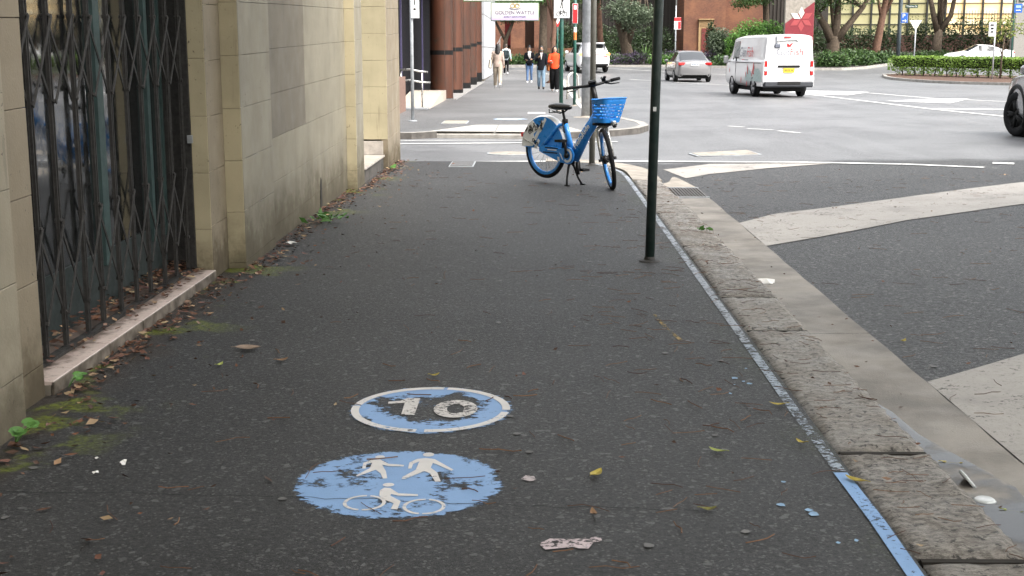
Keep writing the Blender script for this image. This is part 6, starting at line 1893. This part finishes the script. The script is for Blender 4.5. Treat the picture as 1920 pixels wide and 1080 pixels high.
# ================================================================== people
skin_l = sm('skin_light', (0.48, 0.30, 0.21), 0.55, var=.1)
skin_m = sm('skin_tan', (0.33, 0.19, 0.12), 0.55, var=.1)
hair_b = sm('hair_black', (0.012, 0.010, 0.010), 0.5, var=.4, scale=40)
hair_br = sm('hair_brown', (0.05, 0.03, 0.02), 0.5, var=.4, scale=40)
def cloth(n, c): return sm(n, c, .9, spec=.15, var=.25, scale=9, bump=.4, bscale=22)
def remesh(o, v, sm_it=4):
    r = o.modifiers.new('remesh', 'REMESH'); r.mode = 'VOXEL'; r.voxel_size = v; r.use_smooth_shade = True
    if sm_it:
        s = o.modifiers.new('smooth', 'SMOOTH'); s.iterations = sm_it; s.factor = .5
    return o
def person(label, x, y, z, heading, H, legs, arms, top, topmat, legmat, shoemat, hairmat, skin, hair='long', wide=1.0, scarf=None, lean=0.0, coat_len=.80, bag=None, mask=None, phone=None, backpack=None, collar=None, headturn=0, sleeves=None):
    """legs/arms: per side (hip swing deg, knee bend deg) / (swing, elbow bend, out deg). forward=+x"""
    t = thing('person', label, 'person', (x, y, z), heading)
    k = H / 1.65
    def V(a, b, c): return Vector((a * k, b * k, c * k))
    hipz = .86
    J = {}
    for s, (sw, kb) in zip((1, -1), legs):
        hip = V(0, s * .085, hipz)
        a = rad(sw)
        knee = hip + V(math.sin(a) * .40, 0, -math.cos(a) * .40)
        b = rad(sw - kb)
        ank = knee + V(math.sin(b) * .38, 0, -math.cos(b) * .38)
        J[s] = (hip, knee, ank)
    drop = min(J[1][2].z, J[-1][2].z) - .075 * k
    for s in J: J[s] = tuple(p - Vector((0, 0, drop)) for p in J[s])
    dz = -drop
    def U(a, b, c): return V(a + lean * max(0, c - hipz), b, c) + Vector((0, 0, dz))
    A = {}
    for s, (sw, eb, out) in zip((1, -1), arms):
        sh = U(0, s * .17, 1.345)
        a, o_ = rad(sw), rad(out)
        el = sh + V(math.sin(a) * .27, s * math.sin(o_) * .27, -math.cos(a) * math.cos(o_) * .27)
        b = rad(sw + eb)
        inn = -.25 if eb > 60 else 0
        wr = el + V(math.sin(b) * .235, s * (math.sin(o_) * .2 + inn * .5), -math.cos(b) * .235)
        A[s] = (sh, el, wr)
    # --- body: one continuous surface
    m = MB()
    tor = [(.88, .10, .14), (.95, .115, .155), (1.06, .095, .125), (1.2, .11, .145), (1.32, .10, .16), (1.385, .07, .11), (1.43, .05, .055), (1.50, .048, .05)]
    m.loft([((U(0, 0, c)).x, 0, U(0, 0, c).z, a * k, b * k) for c, a, b in tor], 14)
    hc = U(.015, 0, 1.555)
    Rh = Matrix.Rotation(rad(headturn), 3, 'Z')
    m.ball(hc, (.090 * k, .073 * k, .108 * k), 16, 12, Rh)
    m.ball(hc + Rh @ V(.022, 0, -.055), (.062 * k, .052 * k, .062 * k), 12, 8, Rh)
    m.ball(hc + Rh @ V(.092, 0, -.015), (.018 * k, .012 * k, .024 * k), 8, 6, Rh)          # nose
    m.ball(hc + Rh @ V(.076, 0, -.062), (.012 * k, .022 * k, .009 * k), 8, 6, Rh)          # lips
    for s in (1, -1): m.ball(hc + Rh @ V(0, s * .074, -.01), (.016 * k, .010 * k, .028 * k), 8, 6, Rh)
    for s in (1, -1):
        hip, kn, an = J[s]
        m.tube([hip + V(0, 0, .05), hip.lerp(kn, .5), kn, kn.lerp(an, .35), an, an - V(0, 0, .03)], [.085 * k, .07 * k, .052 * k, .052 * k, .036 * k, .036 * k], 10)
        m.tube([an + V(-.03, 0, -.045), an + V(.06, 0, -.05), an + V(.15, 0, -.06)], [.034 * k, .034 * k, .02 * k], 8)
        sh, el, wr = A[s]
        m.tube([sh + V(0, -s * .05, .0), sh, sh.lerp(el, .5), el, el.lerp(wr, .4), wr], [.05 * k, .05 * k, .042 * k, .036 * k, .036 * k, .024 * k], 10)
        d = (wr - el).normalized()
        pal = wr + d * .05 * k
        side = Vector((0, s, 0)).cross(d).normalized() if abs(d.y) < .9 else Vector((1, 0, 0))
        inward = Vector((0, -s, 0))
        m.tube([wr, wr + d * .035 * k, pal + d * .03 * k], [.022 * k, .03 * k, .026 * k], 8, flat=.8)
        for q, (off, ln) in enumerate(((-.024, .055), (-.008, .066), (.008, .062), (.024, .048))):
            b0 = pal + d * .025 * k + side * off * k
            m.tube([b0, b0 + d * ln * .55 * k + inward * .008 * k, b0 + d * ln * .85 * k + inward * .03 * k], [.0095 * k, .009 * k, .0075 * k], 6)
        b0 = wr + d * .025 * k - side * .022 * k
        m.tube([b0, b0 + d * .03 * k - side * .018 * k + inward * .01 * k, b0 + d * .055 * k - side * .016 * k + inward * .025 * k], [.011 * k, .010 * k, .008 * k], 6)
    remesh(m.obj('body', skin, t, world=False), .0095, 2)
    # eyes / brows
    if mask is None or True:
        m = MB()
        for s in (1, -1): m.ball(hc + Rh @ V(.083, s * .031, .008), (.008 * k, .013 * k, .007 * k), 8, 6, Rh)
        for s in (1, -1): m.ball(hc + Rh @ V(.086, s * .031, .028), (.006 * k, .018 * k, .004 * k), 8, 6, Rh)
        m.obj('eyes', hair_b, t, world=False)
    # --- trousers
    m = MB()
    m.loft([(U(0, 0, c).x, 0, U(0, 0, c).z, a * k, b * k) for c, a, b in ((.80, .11, .16), (.88, .125, .168), (.95, .125, .165), (1.0, .108, .145))], 14)
    for s in (1, -1):
        hip, kn, an = J[s]
        m.tube([hip + V(0, 0, .03), hip.lerp(kn, .5), kn, kn.lerp(an, .5), an + V(-.01, 0, .01)], [.100 * k, (.085) * k * (.5 + .5 * wide), .064 * k * wide, .060 * k * wide, .052 * k * wide * 1.05], 12)
    remesh(m.obj('trousers', legmat, t, world=False), .014, 3)
    # --- shoes
    for s in (1, -1):
        an = J[s][2]
        pitch = rad(-(legs[0 if s == 1 else 1][0] - legs[0 if s == 1 else 1][1])) if an.z > .10 * k else 0
        m = MB()
        m.tube([V(-.065, 0, -.03), V(-.03, 0, -.025), V(.04, 0, -.035), (V(.12, 0, -.05)), V(.175, 0, -.056)], [.03 * k, .042 * k, .042 * k, .036 * k, .018 * k], 10)
        m.xf(Matrix.Translation(an) @ Matrix.Rotation(pitch, 4, 'Y'))
        m.obj('shoe', shoemat, t, smooth=True, world=False)
        m = MB(); m.box(V(.055, 0, -.082), (.24 * k, .08 * k, .022 * k), ch=.006).xf(Matrix.Translation(an) @ Matrix.Rotation(pitch, 4, 'Y')); m.obj('sole', M['signwhite'] if shoemat is not M['black'] else M['black'], t, world=False)
    # --- jacket
    m = MB()
    tj = [(coat_len, .128, .172), (.92, .132, .172), (1.05, .118, .155), (1.18, .128, .168), (1.30, .120, .182), (1.37, .095, .150), (1.42, .065, .085), (1.445, .06, .066)]
    m.loft([(U(0, 0, c).x, 0, U(0, 0, c).z, a * k, b * k) for c, a, b in tj], 16)
    for s in (1, -1):
        sh, el, wr = A[s]
        m.tube([sh + V(0, -s * .06, .0), sh + V(0, 0, -.005), sh.lerp(el, .5), el, el.lerp(wr, .5), wr + (el - wr).normalized() * .015 * k], [.068 * k, .068 * k, .060 * k, .054 * k, .050 * k, .040 * k], 10)
    remesh(m.obj(top, topmat, t, world=False), .014, 3)
    if sleeves is not None:
        for s in (1, -1):
            sh, el, wr = A[s]
            m = MB(); m.tube([sh + V(0, s * .0, .02), sh.lerp(el, .5), el, wr.lerp(el, .1)], [.075 * k, .066 * k, .060 * k, .047 * k], 10); m.obj('sleeve', sleeves, t, smooth=True, world=False)
    if collar is not None:
        m = MB(); m.prism([(-.055 * k, U(0, 0, 1.42).z), (0, U(0, 0, 1.12).z), (.055 * k, U(0, 0, 1.42).z)], .105 * k + U(0, 0, 1.2).x, .139 * k + U(0, 0, 1.2).x, 0)
        m.obj('shirt_front', collar, t, world=False)
    if scarf is not None:
        m = MB()
        m.tube([U(.07 * math.cos(a) , .075 * math.sin(a), 1.425 + .015 * math.cos(a * 2)) for a in [2 * math.pi * q / 14 for q in range(14)]], .036 * k, 8, closed=True)
        m.tube([U(.10, .02, 1.40), U(.135, .03, 1.28), U(.14, .02, 1.12)], [.04 * k, .045 * k, .03 * k], 8, flat=1.2); m.tube([U(.10, -.03, 1.40), U(.135, -.03, 1.30), U(.14, -.02, 1.18)], [.04 * k, .04 * k, .03 * k], 8)
        remesh(m.obj('scarf', scarf, t, world=False), .012, 3)
    # --- hair
    m = MB()
    m.ball(hc + Rh @ V(-.016, 0, .022), (.094 * k, .085 * k, .108 * k), 16, 10, Rh)
    if hair == 'long':
        m.loft([(hc.x - .03 * k, 0, hc.z + .04 * k, .075 * k, .085 * k), (hc.x - .055 * k, 0, hc.z - .08 * k, .065 * k, .10 * k), (hc.x - .085 * k, 0, hc.z - .22 * k, .055 * k, .105 * k), (hc.x - .09 * k, 0, hc.z - .33 * k, .045 * k, .09 * k), (hc.x - .09 * k, 0, hc.z - .38 * k, .02 * k, .06 * k)], 12)
    elif hair == 'shoulder':
        for s in (1, -1): m.tube([hc + V(-.01, s * .07, .05), hc + V(-.01, s * .085, -.06), hc + V(-.01, s * .085, -.15)], [.03 * k, .034 * k, .02 * k], 8)
        m.tube([hc + V(-.06, 0, .0), hc + V(-.075, 0, -.14)], [.08 * k, .06 * k], 10)
    elif hair == 'bun':
        m.ball(hc + V(-.03, 0, .135), .055 * k, 10, 8)
        for s in (1, -1): m.tube([hc + V(0, s * .072, .04), hc + V(.0, s * .082, -.07), hc + V(.0, s * .085, -.13)], [.024 * k, .026 * k, .016 * k], 8)
    elif hair == 'tied':
        m.ball(hc + V(-.09, 0, -.02), .04 * k, 8, 6)
    remesh(m.obj('hair', hairmat, t, world=False), .012, 2)
    if mask is not None:
        m = MB(); m.ball(hc + V(.045, 0, -.045), (.056 * k, .060 * k, .052 * k), 12, 8); m.obj('face_mask', mask, t, smooth=True, world=False)
    return t, k, U, A, J
cam_h = math.atan2(-1, 0)
away = math.atan2(1, 0)
beige = cloth('beige_fleece', (.42, .33, .28)); beige2 = cloth('beige_trousers', (.40, .34, .27))
t, k, U, A, J = person('person seen from behind in beige outfit with long black hair and tote bag', -1.47, 50.6, ZF, away + .05, 1.68, ((14, 4), (-14, 26)), ((6, 20, 8), (-4, 20, 8)), 'jacket', beige, beige2, M['signwhite'], hair_b, skin_l, 'long', wide=1.25)
tb = thing('tote_bag', 'pale canvas tote bag on the shoulder of the beige clad person', 'bag', (-1.75, 50.6, .8), 0)
can = cloth('canvas', (.50, .46, .38))
m = MB(); m.box((-1.75, 50.58, .98), (.13, .30, .36), Matrix.Rotation(rad(8), 3, 'Y'), ch=.04); m.obj('pouch', can, tb, smooth=True)
MB().tube([(-1.74, 50.48, 1.14), (-1.69, 50.55, 1.36), (-1.655, 50.6, 1.47), (-1.69, 50.66, 1.36), (-1.74, 50.70, 1.14)], .012, 6).obj('strap', can, tb)
t, k, U, A, J = person('person seen from behind in black trousers wearing a dark backpack', -1.62, 72, zfar(72), away, 1.66, ((10, 2), (-12, 14)), ((4, 25, 10), (-6, 14, 12)), 'shirt', cloth('pale_blue_shirt', (.5, .6, .62)), cloth('black_trousers', (.008, .008, .009)), M['signwhite'], hair_br, skin_l, 'tied', wide=1.0)
bp = thing('backpack', 'dark green backpack worn by the person walking away', 'bag', (-1.62, 71.8, 1.2), 0)
dk = cloth('backpack_cloth', (.02, .03, .032))
m = MB(); m.box((-1.62, 71.80, 1.28), (.32, .19, .46), ch=.06); m.obj('pack', dk, bp, smooth=True)
m = MB(); m.box((-1.62, 71.69, 1.18), (.24, .06, .2), ch=.025); m.obj('pocket', dk, bp)
for s in (-1, 1): MB().tube([(-1.62 + s * .09, 71.88, 1.46), (-1.62 + s * .11, 72.02, 1.52), (-1.62 + s * .12, 72.15, 1.38)], .02, 6).obj('strap', dk, bp)
dkj = cloth('black_jacket', (.009, .0095, .013))
jean = cloth('blue_denim', (.12, .20, .36)); jean2 = cloth('light_denim', (.20, .29, .38))
t, k, U, A, J = person('person in black jacket white scarf and ripped blue jeans walking forward', -.27, 58.4, ZF, cam_h - .05, 1.60, ((-6, 18), (12, 3)), ((18, 70, 12), (8, 75, 12)), 'jacket', dkj, jean, M['signwhite'], hair_b, skin_m, 'bun', wide=.92, scarf=cloth('white_scarf', (.68, .66, .64)), coat_len=.80)
hb_ = thing('crossbody_bag', 'small black bag held before the jacket of the scarfed person', 'bag', (-.3, 58.2, .9), 0)
m = MB(); m.box((-.28, 58.16, .99), (.26, .08, .17), ch=.03); m.obj('pouch', dkj, hb_); MB().tube([(-.40, 58.2, 1.05), (-.38, 58.26, 1.3), (-.33, 58.38, 1.42)], .012, 5).obj('strap', dkj, hb_)
t, k, U, A, J = person('person in dark blazer and light jeans with grey face mask holding phone', .22, 48.7, ZF, cam_h + .02, 1.58, ((6, 2), (-5, 16)), ((6, 14, 8), (22, 100, 10)), 'blazer', dkj, jean2, M['black'], hair_b, skin_m, 'tied', wide=1.12, collar=cloth('pale_blouse', (.6, .55, .55)), mask=cloth('grey_mask', (.16, .17, .16)), coat_len=.74)
hand = A[-1][2]
ph = thing('phone', 'dark phone held up by the masked person', 'phone', (.12, 48.4, 1.15), 0)
Mp = Matrix.Translation((.22, 48.7, ZF)) @ Matrix.Rotation(cam_h + .02, 4, 'Z')
hp_ = Mp @ (hand + Vector((.04, .0, .09)))
m = MB(); m.box(hp_, (.075, .012, .15), ch=.004); m.obj('case', M['signblack'], ph)
MB().box(hp_ + Vector((0, .008, 0)), (.068, .003, .14)).obj('screen', M['glass'], ph)
org = cloth('orange_jacket', (.78, .09, .03))
t, k, U, A, J = person('person in bright orange jacket and wide black trousers walking forward', .68, 45.6, ZF, cam_h, 1.56, ((5, 2), (-8, 14)), ((8, 12, 10), (14, 75, 12)), 'jacket', org, cloth('black_trousers', (.008, .008, .009)), M['signwhite'], hair_b, skin_l, 'shoulder', wide=1.55, coat_len=.84)
sb = thing('shoulder_bag', 'brown leather bag at the side of the orange jacketed person', 'bag', (.42, 45.6, .8), 0)
lea = cloth('brown_leather', (.28, .09, .03))
m = MB(); m.box((.45, 45.62, .90), (.12, .28, .26), ch=.05); m.obj('pouch', lea, sb, smooth=True)
MB().tube([(.45, 45.52, 1.0), (.47, 45.58, 1.2), (.50, 45.6, 1.36), (.48, 45.68, 1.2), (.45, 45.74, 1.0)], .012, 6).obj('strap', lea, sb)
hand = Matrix.Translation((.68, 45.6, ZF)) @ Matrix.Rotation(cam_h, 4, 'Z') @ (A[-1][2] + Vector((.05, 0, .06)))
ph = thing('phone', 'white phone held by the orange jacketed person', 'phone', tuple(hand), 0)
m = MB(); m.box(hand, (.07, .10, .014), ch=.004); m.obj('case', M['signwhite'], ph)
MB().box(hand + Vector((0, 0, .0085)), (.06, .09, .003)).obj('screen', M['glass'], ph)
# ================================================================== litter, leaves, weeds
def scatter_flat(pts, size, aspect, zf):
    """dry leaves lying nearly flat, slightly curled"""
    n = len(pts); p = np.zeros((n, 3)); p[:, :2] = pts
    a = RNG.uniform(0, 2 * np.pi, n)
    d = np.stack([np.cos(a), np.sin(a), RNG.uniform(-.25, .25, n)], 1); s = np.stack([-np.sin(a), np.cos(a), RNG.uniform(-.35, .35, n)], 1)
    L = size * RNG.uniform(.5, 1.3, n)[:, None]; W_ = L / aspect * RNG.uniform(.6, 1.2, n)[:, None]
    z = np.array([zf(x, y) for x, y in pts]) + RNG.uniform(.006, .016, n)
    p[:, 2] = z
    v = np.empty((n, 5, 3))
    v[:, 0] = p - d * L * .5; v[:, 1] = p + s * W_ * .5; v[:, 2] = p + d * L * .5; v[:, 3] = p - s * W_ * .5; v[:, 4] = p
    v[:, [0, 2], 2] += RNG.uniform(0, .008, (n, 2)); v[:, 1, 2] += RNG.uniform(.0, .010, n)
    v[:, :, 2] = np.maximum(v[:, :, 2], z[:, None] - .002)
    b = np.arange(n)[:, None] * 5
    f = np.concatenate([b + np.array([[0, 1, 4]]), b + np.array([[1, 2, 4]]), b + np.array([[2, 3, 4]]), b + np.array([[3, 0, 4]])], 0)
    return v.reshape(-1, 3), f
def groundz(x, y):
    if x < 1.14: return 0.0 if y < 17.4 else zroad(x, y)
    if x < 1.485: return 0.0
    if x < 1.89: return -.104
    return zroad(x, y)
N = NM('dry_leaf'); gi = N.n.new('ShaderNodeNewGeometry').outputs['Random Per Island']
rp_ = N.n.new('ShaderNodeValToRGB'); N.l.new(gi, rp_.inputs[0])
els = rp_.color_ramp.elements
els[0].color = (.045, .022, .013, 1); els[1].color = (.26, .15, .08, 1)
for pos, c in ((.35, (.09, .04, .02, 1)), (.6, (.16, .07, .035, 1)), (.8, (.13, .06, .05, 1)), (.93, (.36, .27, .15, 1))):
    e = els.new(pos); e.color = c
N.set(Base_Color=rp_.outputs[0], Roughness=.75)
dry = N.m
pts = []
def wallx(y):
    return -2.10 if 5.3 < y < 8.3 else (-2.0 if y < 9.7 else (-2.03 if y < 13.8 else -1.9))
while len(pts) < 1500:
    y = RNG.uniform(3.2, 17.5); x = wallx(y) + abs(RNG.normal()) * (.10 if RNG.random() < .85 else .35) + .02
    if RNG.random() < (1.0 if 5.2 < y < 9.2 or y > 12 else .55) and x > wallx(y) + .01: pts.append((x, y))
v, f = scatter_flat(pts, .045, 1.9, lambda x, y: 0.0)
tag(mk('leaf_litter', npmesh('leaf_litter', v, f), dry), 'brown dead leaf litter along the foot of the block wall', 'leaf litter', kind='stuff')
pts = [(RNG.uniform(-2.42, -2.27) if RNG.random() < .75 else RNG.uniform(-2.26, -2.13), 5.45 + 2.78 * RNG.random() ** .55) for _ in range(520)]
v, f = scatter_flat(pts, .05, 1.9, lambda x, y: .066 + RNG.random() * (.05 if x < -2.27 else 0.004))
tag(mk('leaf_litter', npmesh('leaf_litter', v, f), dry), 'dead leaves caught behind the folding gate on the step', 'leaf litter', kind='stuff')
pts = [(RNG.uniform(-2.0, 1.1), RNG.uniform(3.2, 17)) for _ in range(150)] + [(RNG.uniform(1.15, 1.88), RNG.uniform(3.2, 13)) for _ in range(70)] + [(RNG.uniform(1.9, 6.5), RNG.uniform(4.5, 17)) for _ in range(130)]
v, f = scatter_flat(pts, .03, 1.8, groundz)
tag(mk('leaf_litter', npmesh('leaf_litter', v, f), dry), 'tiny dead leaf scraps scattered over footpath and road', 'leaf litter', kind='stuff')
# pale crumbs and gum spots
pts = [(RNG.uniform(-1.9, 1.1), RNG.uniform(3.3, 17)) for _ in range(95)] + [(RNG.uniform(1.95, 6), RNG.uniform(5, 16)) for _ in range(26)]
m = MB()
for (x, y) in pts:
    r_ = RNG.uniform(.006, .02); z = groundz(x, y) + .0045
    a0 = RNG.uniform(0, 6)
    m.poly([(x + r_ * RNG.uniform(.7, 1.2) * math.cos(a0 + q), y + r_ * RNG.uniform(.7, 1.2) * math.sin(a0 + q), z) for q in [2 * math.pi * j / 7 for j in range(7)]])
tag(m.obj('gum_spots', sm('gum_grey', (.16, .155, .15), .7, var=.5, scale=2)), 'grey chewing gum spots trodden into the footpath', 'gum', kind='stuff')
# casuarina twigs
N = NM('twig_brown'); gi = N.n.new('ShaderNodeNewGeometry').outputs['Random Per Island']
N.set(Base_Color=N.mix(gi, (.06, .022, .014), (.19, .10, .05)), Roughness=.8)
m = MB()
def twig(x, y, L, r_=.0013):
    a = RNG.normal() * .55 + (0 if RNG.random() < .7 else 1.6); z = groundz(x, y)
    P = []; cx, cy = x, y
    for i in range(4):
        P.append((cx, cy, z + .005 + RNG.uniform(0, .006))); cx += math.cos(a) * L / 3; cy += math.sin(a) * L / 3; a += RNG.normal() * .3
        if (cx > 1.485) != (x > 1.485) or (cx > 1.89) != (x > 1.89): break
    if len(P) > 1: m.tube(P, r_, 4)
for _ in range(150): twig(RNG.uniform(-1.6, 1.1), 3.2 + 13 * RNG.random() ** 1.2, RNG.uniform(.05, .16))
for _ in range(110): twig(RNG.uniform(.3, 1.1), RNG.uniform(3.6, 12), RNG.uniform(.05, .15))
for _ in range(330): twig(RNG.uniform(1.15, 1.88), RNG.uniform(3.3, 14.5), RNG.uniform(.04, .14))
for _ in range(300): twig(RNG.uniform(1.9, 6.5), RNG.uniform(4.5, 16), RNG.uniform(.05, .16))
for _ in range(40): twig(RNG.uniform(-1.4, 1.0), RNG.uniform(3.4, 6.5), RNG.uniform(.06, .13), .0022)
tag(m.obj('fallen_twigs', N.m), 'thin brown fallen needles and twigs over footpath kerb and road', 'twigs', kind='stuff')
# a few bigger leaves one can point at
def single_leaf(x, y, L, a, c, label, name='fallen_leaf', asp=2.3, grp='bigger fallen leaves on the footpath'):
    z = groundz(x, y) + .008
    d = Vector((math.cos(a), math.sin(a), 0)); s_ = Vector((-d.y, d.x, 0))
    t = thing(name, label, 'leaf', (x, y, z), group=grp)
    mm = MB(); n = 8; Lf, Rt, Md = [], [], []
    for i in range(n + 1):
        u = i / n; w_ = L / asp * .5 * math.sin(math.pi * u ** .85) ** .8 if 0 < u < 1 else 0
        c_ = Vector((x, y, z)) + d * (u - .5) * L + Vector((0, 0, .012 * (2 * u - 1) ** 2))
        Md.append(c_); Lf.append(c_ + s_ * w_ + Vector((0, 0, w_ * .35))); Rt.append(c_ - s_ * w_ + Vector((0, 0, w_ * .25)))
    for i in range(n):
        mm.poly([Md[i], Md[i + 1], Lf[i + 1], Lf[i]]); mm.poly([Rt[i], Rt[i + 1], Md[i + 1], Md[i]])
    mm.obj('blade', c, t)
    MB().tube([Md[0] - d * L * .15, Md[0], Md[n // 2], Md[n]], [.0014, .0014, .001, .0005], 4).obj('stalk', c, t)
yl = sm('leaf_yellow', (.42, .33, .05), .6, var=.3, scale=40); gl = sm('leaf_lime', (.32, .36, .09), .6, var=.3, scale=40); bl_ = sm('leaf_tan', (.28, .16, .08), .7, var=.3, scale=40); ol = sm('leaf_olive', (.16, .15, .03), .6, var=.3, scale=40)
single_leaf(.685, 4.605, .075, 2.5, gl, 'pale lime leaf lying right of the blue discs')
single_leaf(.22, 4.334, .085, 1.1, yl, 'yellow leaf lying just right of the walkers disc')
single_leaf(.193, 3.943, .055, 1.7, bl_, 'small tan leaf below the walkers disc')
single_leaf(.569, 3.984, .06, .2, ol, 'olive leaf near bottom centre of footpath')
single_leaf(1.02, 4.72, .055, 2.2, yl, 'yellow leaf beside the blue edge line')
single_leaf(1.12, 4.28, .09, 2.3, yl, 'long yellow leaf overlapping the blue edge line')
single_leaf(1.03, 5.25, .075, 2.9, yl, 'yellow leaf on the footpath near the mossy kerb')
single_leaf(1.62, 4.78, .08, -.2, yl, 'yellow leaf floating in the gutter puddle')
single_leaf(1.66, 4.25, .07, -.4, gl, 'green leaf at the gutter joint')
single_leaf(-.46, 5.72, .055, .6, yl, 'small yellow leaf above the number ten disc')
single_leaf(-1.438, 6.238, .13, .1, sm('leaf_pale_brown', (.30, .22, .16), .7, var=.3, scale=30), 'large pale brown dead leaf by the doorway side', asp=1.7)
single_leaf(-1.22, 6.0, .07, .7, bl_, 'tan leaf below the large dead leaf')
single_leaf(2.03, 6.91, .06, .9, yl, 'yellow leaf on the road beyond the gutter')
single_leaf(-1.5, 5.9, .06, 1.2, gl, 'lime leaf on the footpath near the step')
# litter
def scrap(x, y, r_, label, name, mat, seed, crumple=.02):
    q = random.Random(seed); z = groundz(x, y) + .006
    mm = MB(); c = (x, y, z + crumple)
    P = [(x + r_ * q.uniform(.6, 1.2) * math.cos(2 * math.pi * k / 9), y + r_ * q.uniform(.6, 1.2) * math.sin(2 * math.pi * k / 9), z + q.uniform(0, crumple)) for k in range(9)]
    for k in range(9): mm.poly([P[k], P[(k + 1) % 9], c])
    return tag(mm.obj(name, mat), label, 'litter')
pap = sm('white_paper', (.72, .70, .67), .7, var=.1)
scrap(1.60, 8.75, .09, 'torn white paper lying in the gutter', 'paper_scrap', pap, 1, .03)
scrap(1.60, 5.12, .085, 'flat wet white paper in the gutter puddle', 'paper_scrap', pap, 2, .004)
scrap(-1.60, 4.47, .012, 'white pebble farthest left of the pebble trio', 'pebble', pap, 3, .012)
scrap(-1.55, 4.31, .013, 'white pebble nearest the camera by the mossy wall', 'pebble', pap, 4, .012)
scrap(-1.49, 4.42, .014, 'white pebble right of the others by the mossy wall', 'pebble', pap, 5, .016)
scrap(-1.88, 9.75, .045, 'crumpled white tissue at the wall step', 'tissue', pap, 6, .03)
scrap(1.50, 9.2, .05, 'white wrapper caught against the kerb edge', 'paper_scrap', pap, 8, .02)
cup = tag(MB().lathe([(.045, 0), (.048, .004), (.048, .010), (.040, .012), (.038, .006), (.001, .005)], 24, Matrix.Translation((1.60, 4.55, -.085)) @ Matrix.Rotation(rad(50), 4, 'Y')).obj('cup_lid', sm('clear_lid', (.6, .62, .62), .2), smooth=True), 'clear plastic cup lid leaning on the kerb', 'cup lid')
cup = tag(MB().lathe([(.038, 0), (.042, .004), (.030, .012), (.001, .010)], 20, Matrix.Translation((1.60, 4.36, -.094))).obj('sauce_lid', sm('clear_lid', (.6, .62, .62), .2), smooth=True), 'small white round lid in the gutter', 'cup lid')
# weeds
wg = sm('weed_leaf', (.10, .24, .05), .5, var=.35, scale=30)
def weed(x, y, n, h, label, grp='weeds at the wall foot'):
    t = thing('weed', label, 'plant', (x, y, 0), group=grp)
    q = random.Random(int(x * 100))
    sm_ = MB()
    for i in range(n):
        a = q.uniform(-1.2, 1.6); L = h * q.uniform(.6, 1.1)
        tip = Vector((x + math.cos(a) * L * .8, y + math.sin(a) * L * .8, L * .75))
        sm_.tube([(x, y, 0), Vector((x, y, 0)).lerp(tip, .5) + Vector((0, 0, .015)), tip], .0016, 4)
        r_ = q.uniform(.018, .03); nrm = Vector((q.uniform(-.4, .4), q.uniform(-.7, 0), 1)).normalized()
        u = nrm.orthogonal().normalized(); v_ = nrm.cross(u); P = []
        for k in range(10):
            th = 2 * math.pi * k / 10; rr_ = r_ * (1 - .35 * math.exp(-((th - math.pi) / .5) ** 2))
            P.append(tip + u * rr_ * math.cos(th) + v_ * rr_ * math.sin(th))
        mm = MB()
        for k in range(10): mm.poly([P[k], P[(k + 1) % 10], tip - nrm * .004])
        mm.obj('leaf', wg, t)
    sm_.obj('stems', wg, t)
weed(-1.98, 4.66, 8, .12, 'clover like weed at the bottom left wall corner')
weed(-2.08, 5.50, 5, .08, 'small weed at the near end of the step')
weed(-1.82, 16.0, 5, .09, 'small weed below the far door step')
# cut branch with green leaves by the wall
t = thing('leafy_branch', 'cut green leafy branch lying against the grey wall', 'branch', (-1.86, 11.0, 0))
MB().tube([(-1.98, 10.75, .02), (-1.85, 10.95, .04), (-1.72, 11.15, .03)], [.006, .005, .003], 6).obj('stem', M['bark'], t)
P = np.array([(-1.80 + RNG.normal() * .08, 11.05 + RNG.normal() * .12, .045 + RNG.random() * .03) for _ in range(60)])
gm_ = leafmat('branch_leaf', (.03, .09, .02), (.09, .2, .04))
for i in range(34):
    v, f = leaves(P[i:i + 1], .09, 2.6)
    v[:, 2] = np.maximum(v[:, 2], .006)
    mk('leaf', npmesh('leaf', v, f), gm_, t)
t = thing('leafy_sprig', 'small green sprig lying on the kerb stone', 'branch', (1.36, 10.6, 0))
for i in range(7):
    v, f = leaves(np.array([(1.36 + RNG.normal() * .05, 10.6 + RNG.normal() * .06, .025)]), .07, 2.6); v[:, 2] = np.maximum(v[:, 2], .006)
    mk('leaf', npmesh('leaf', v, f), gm_, t)
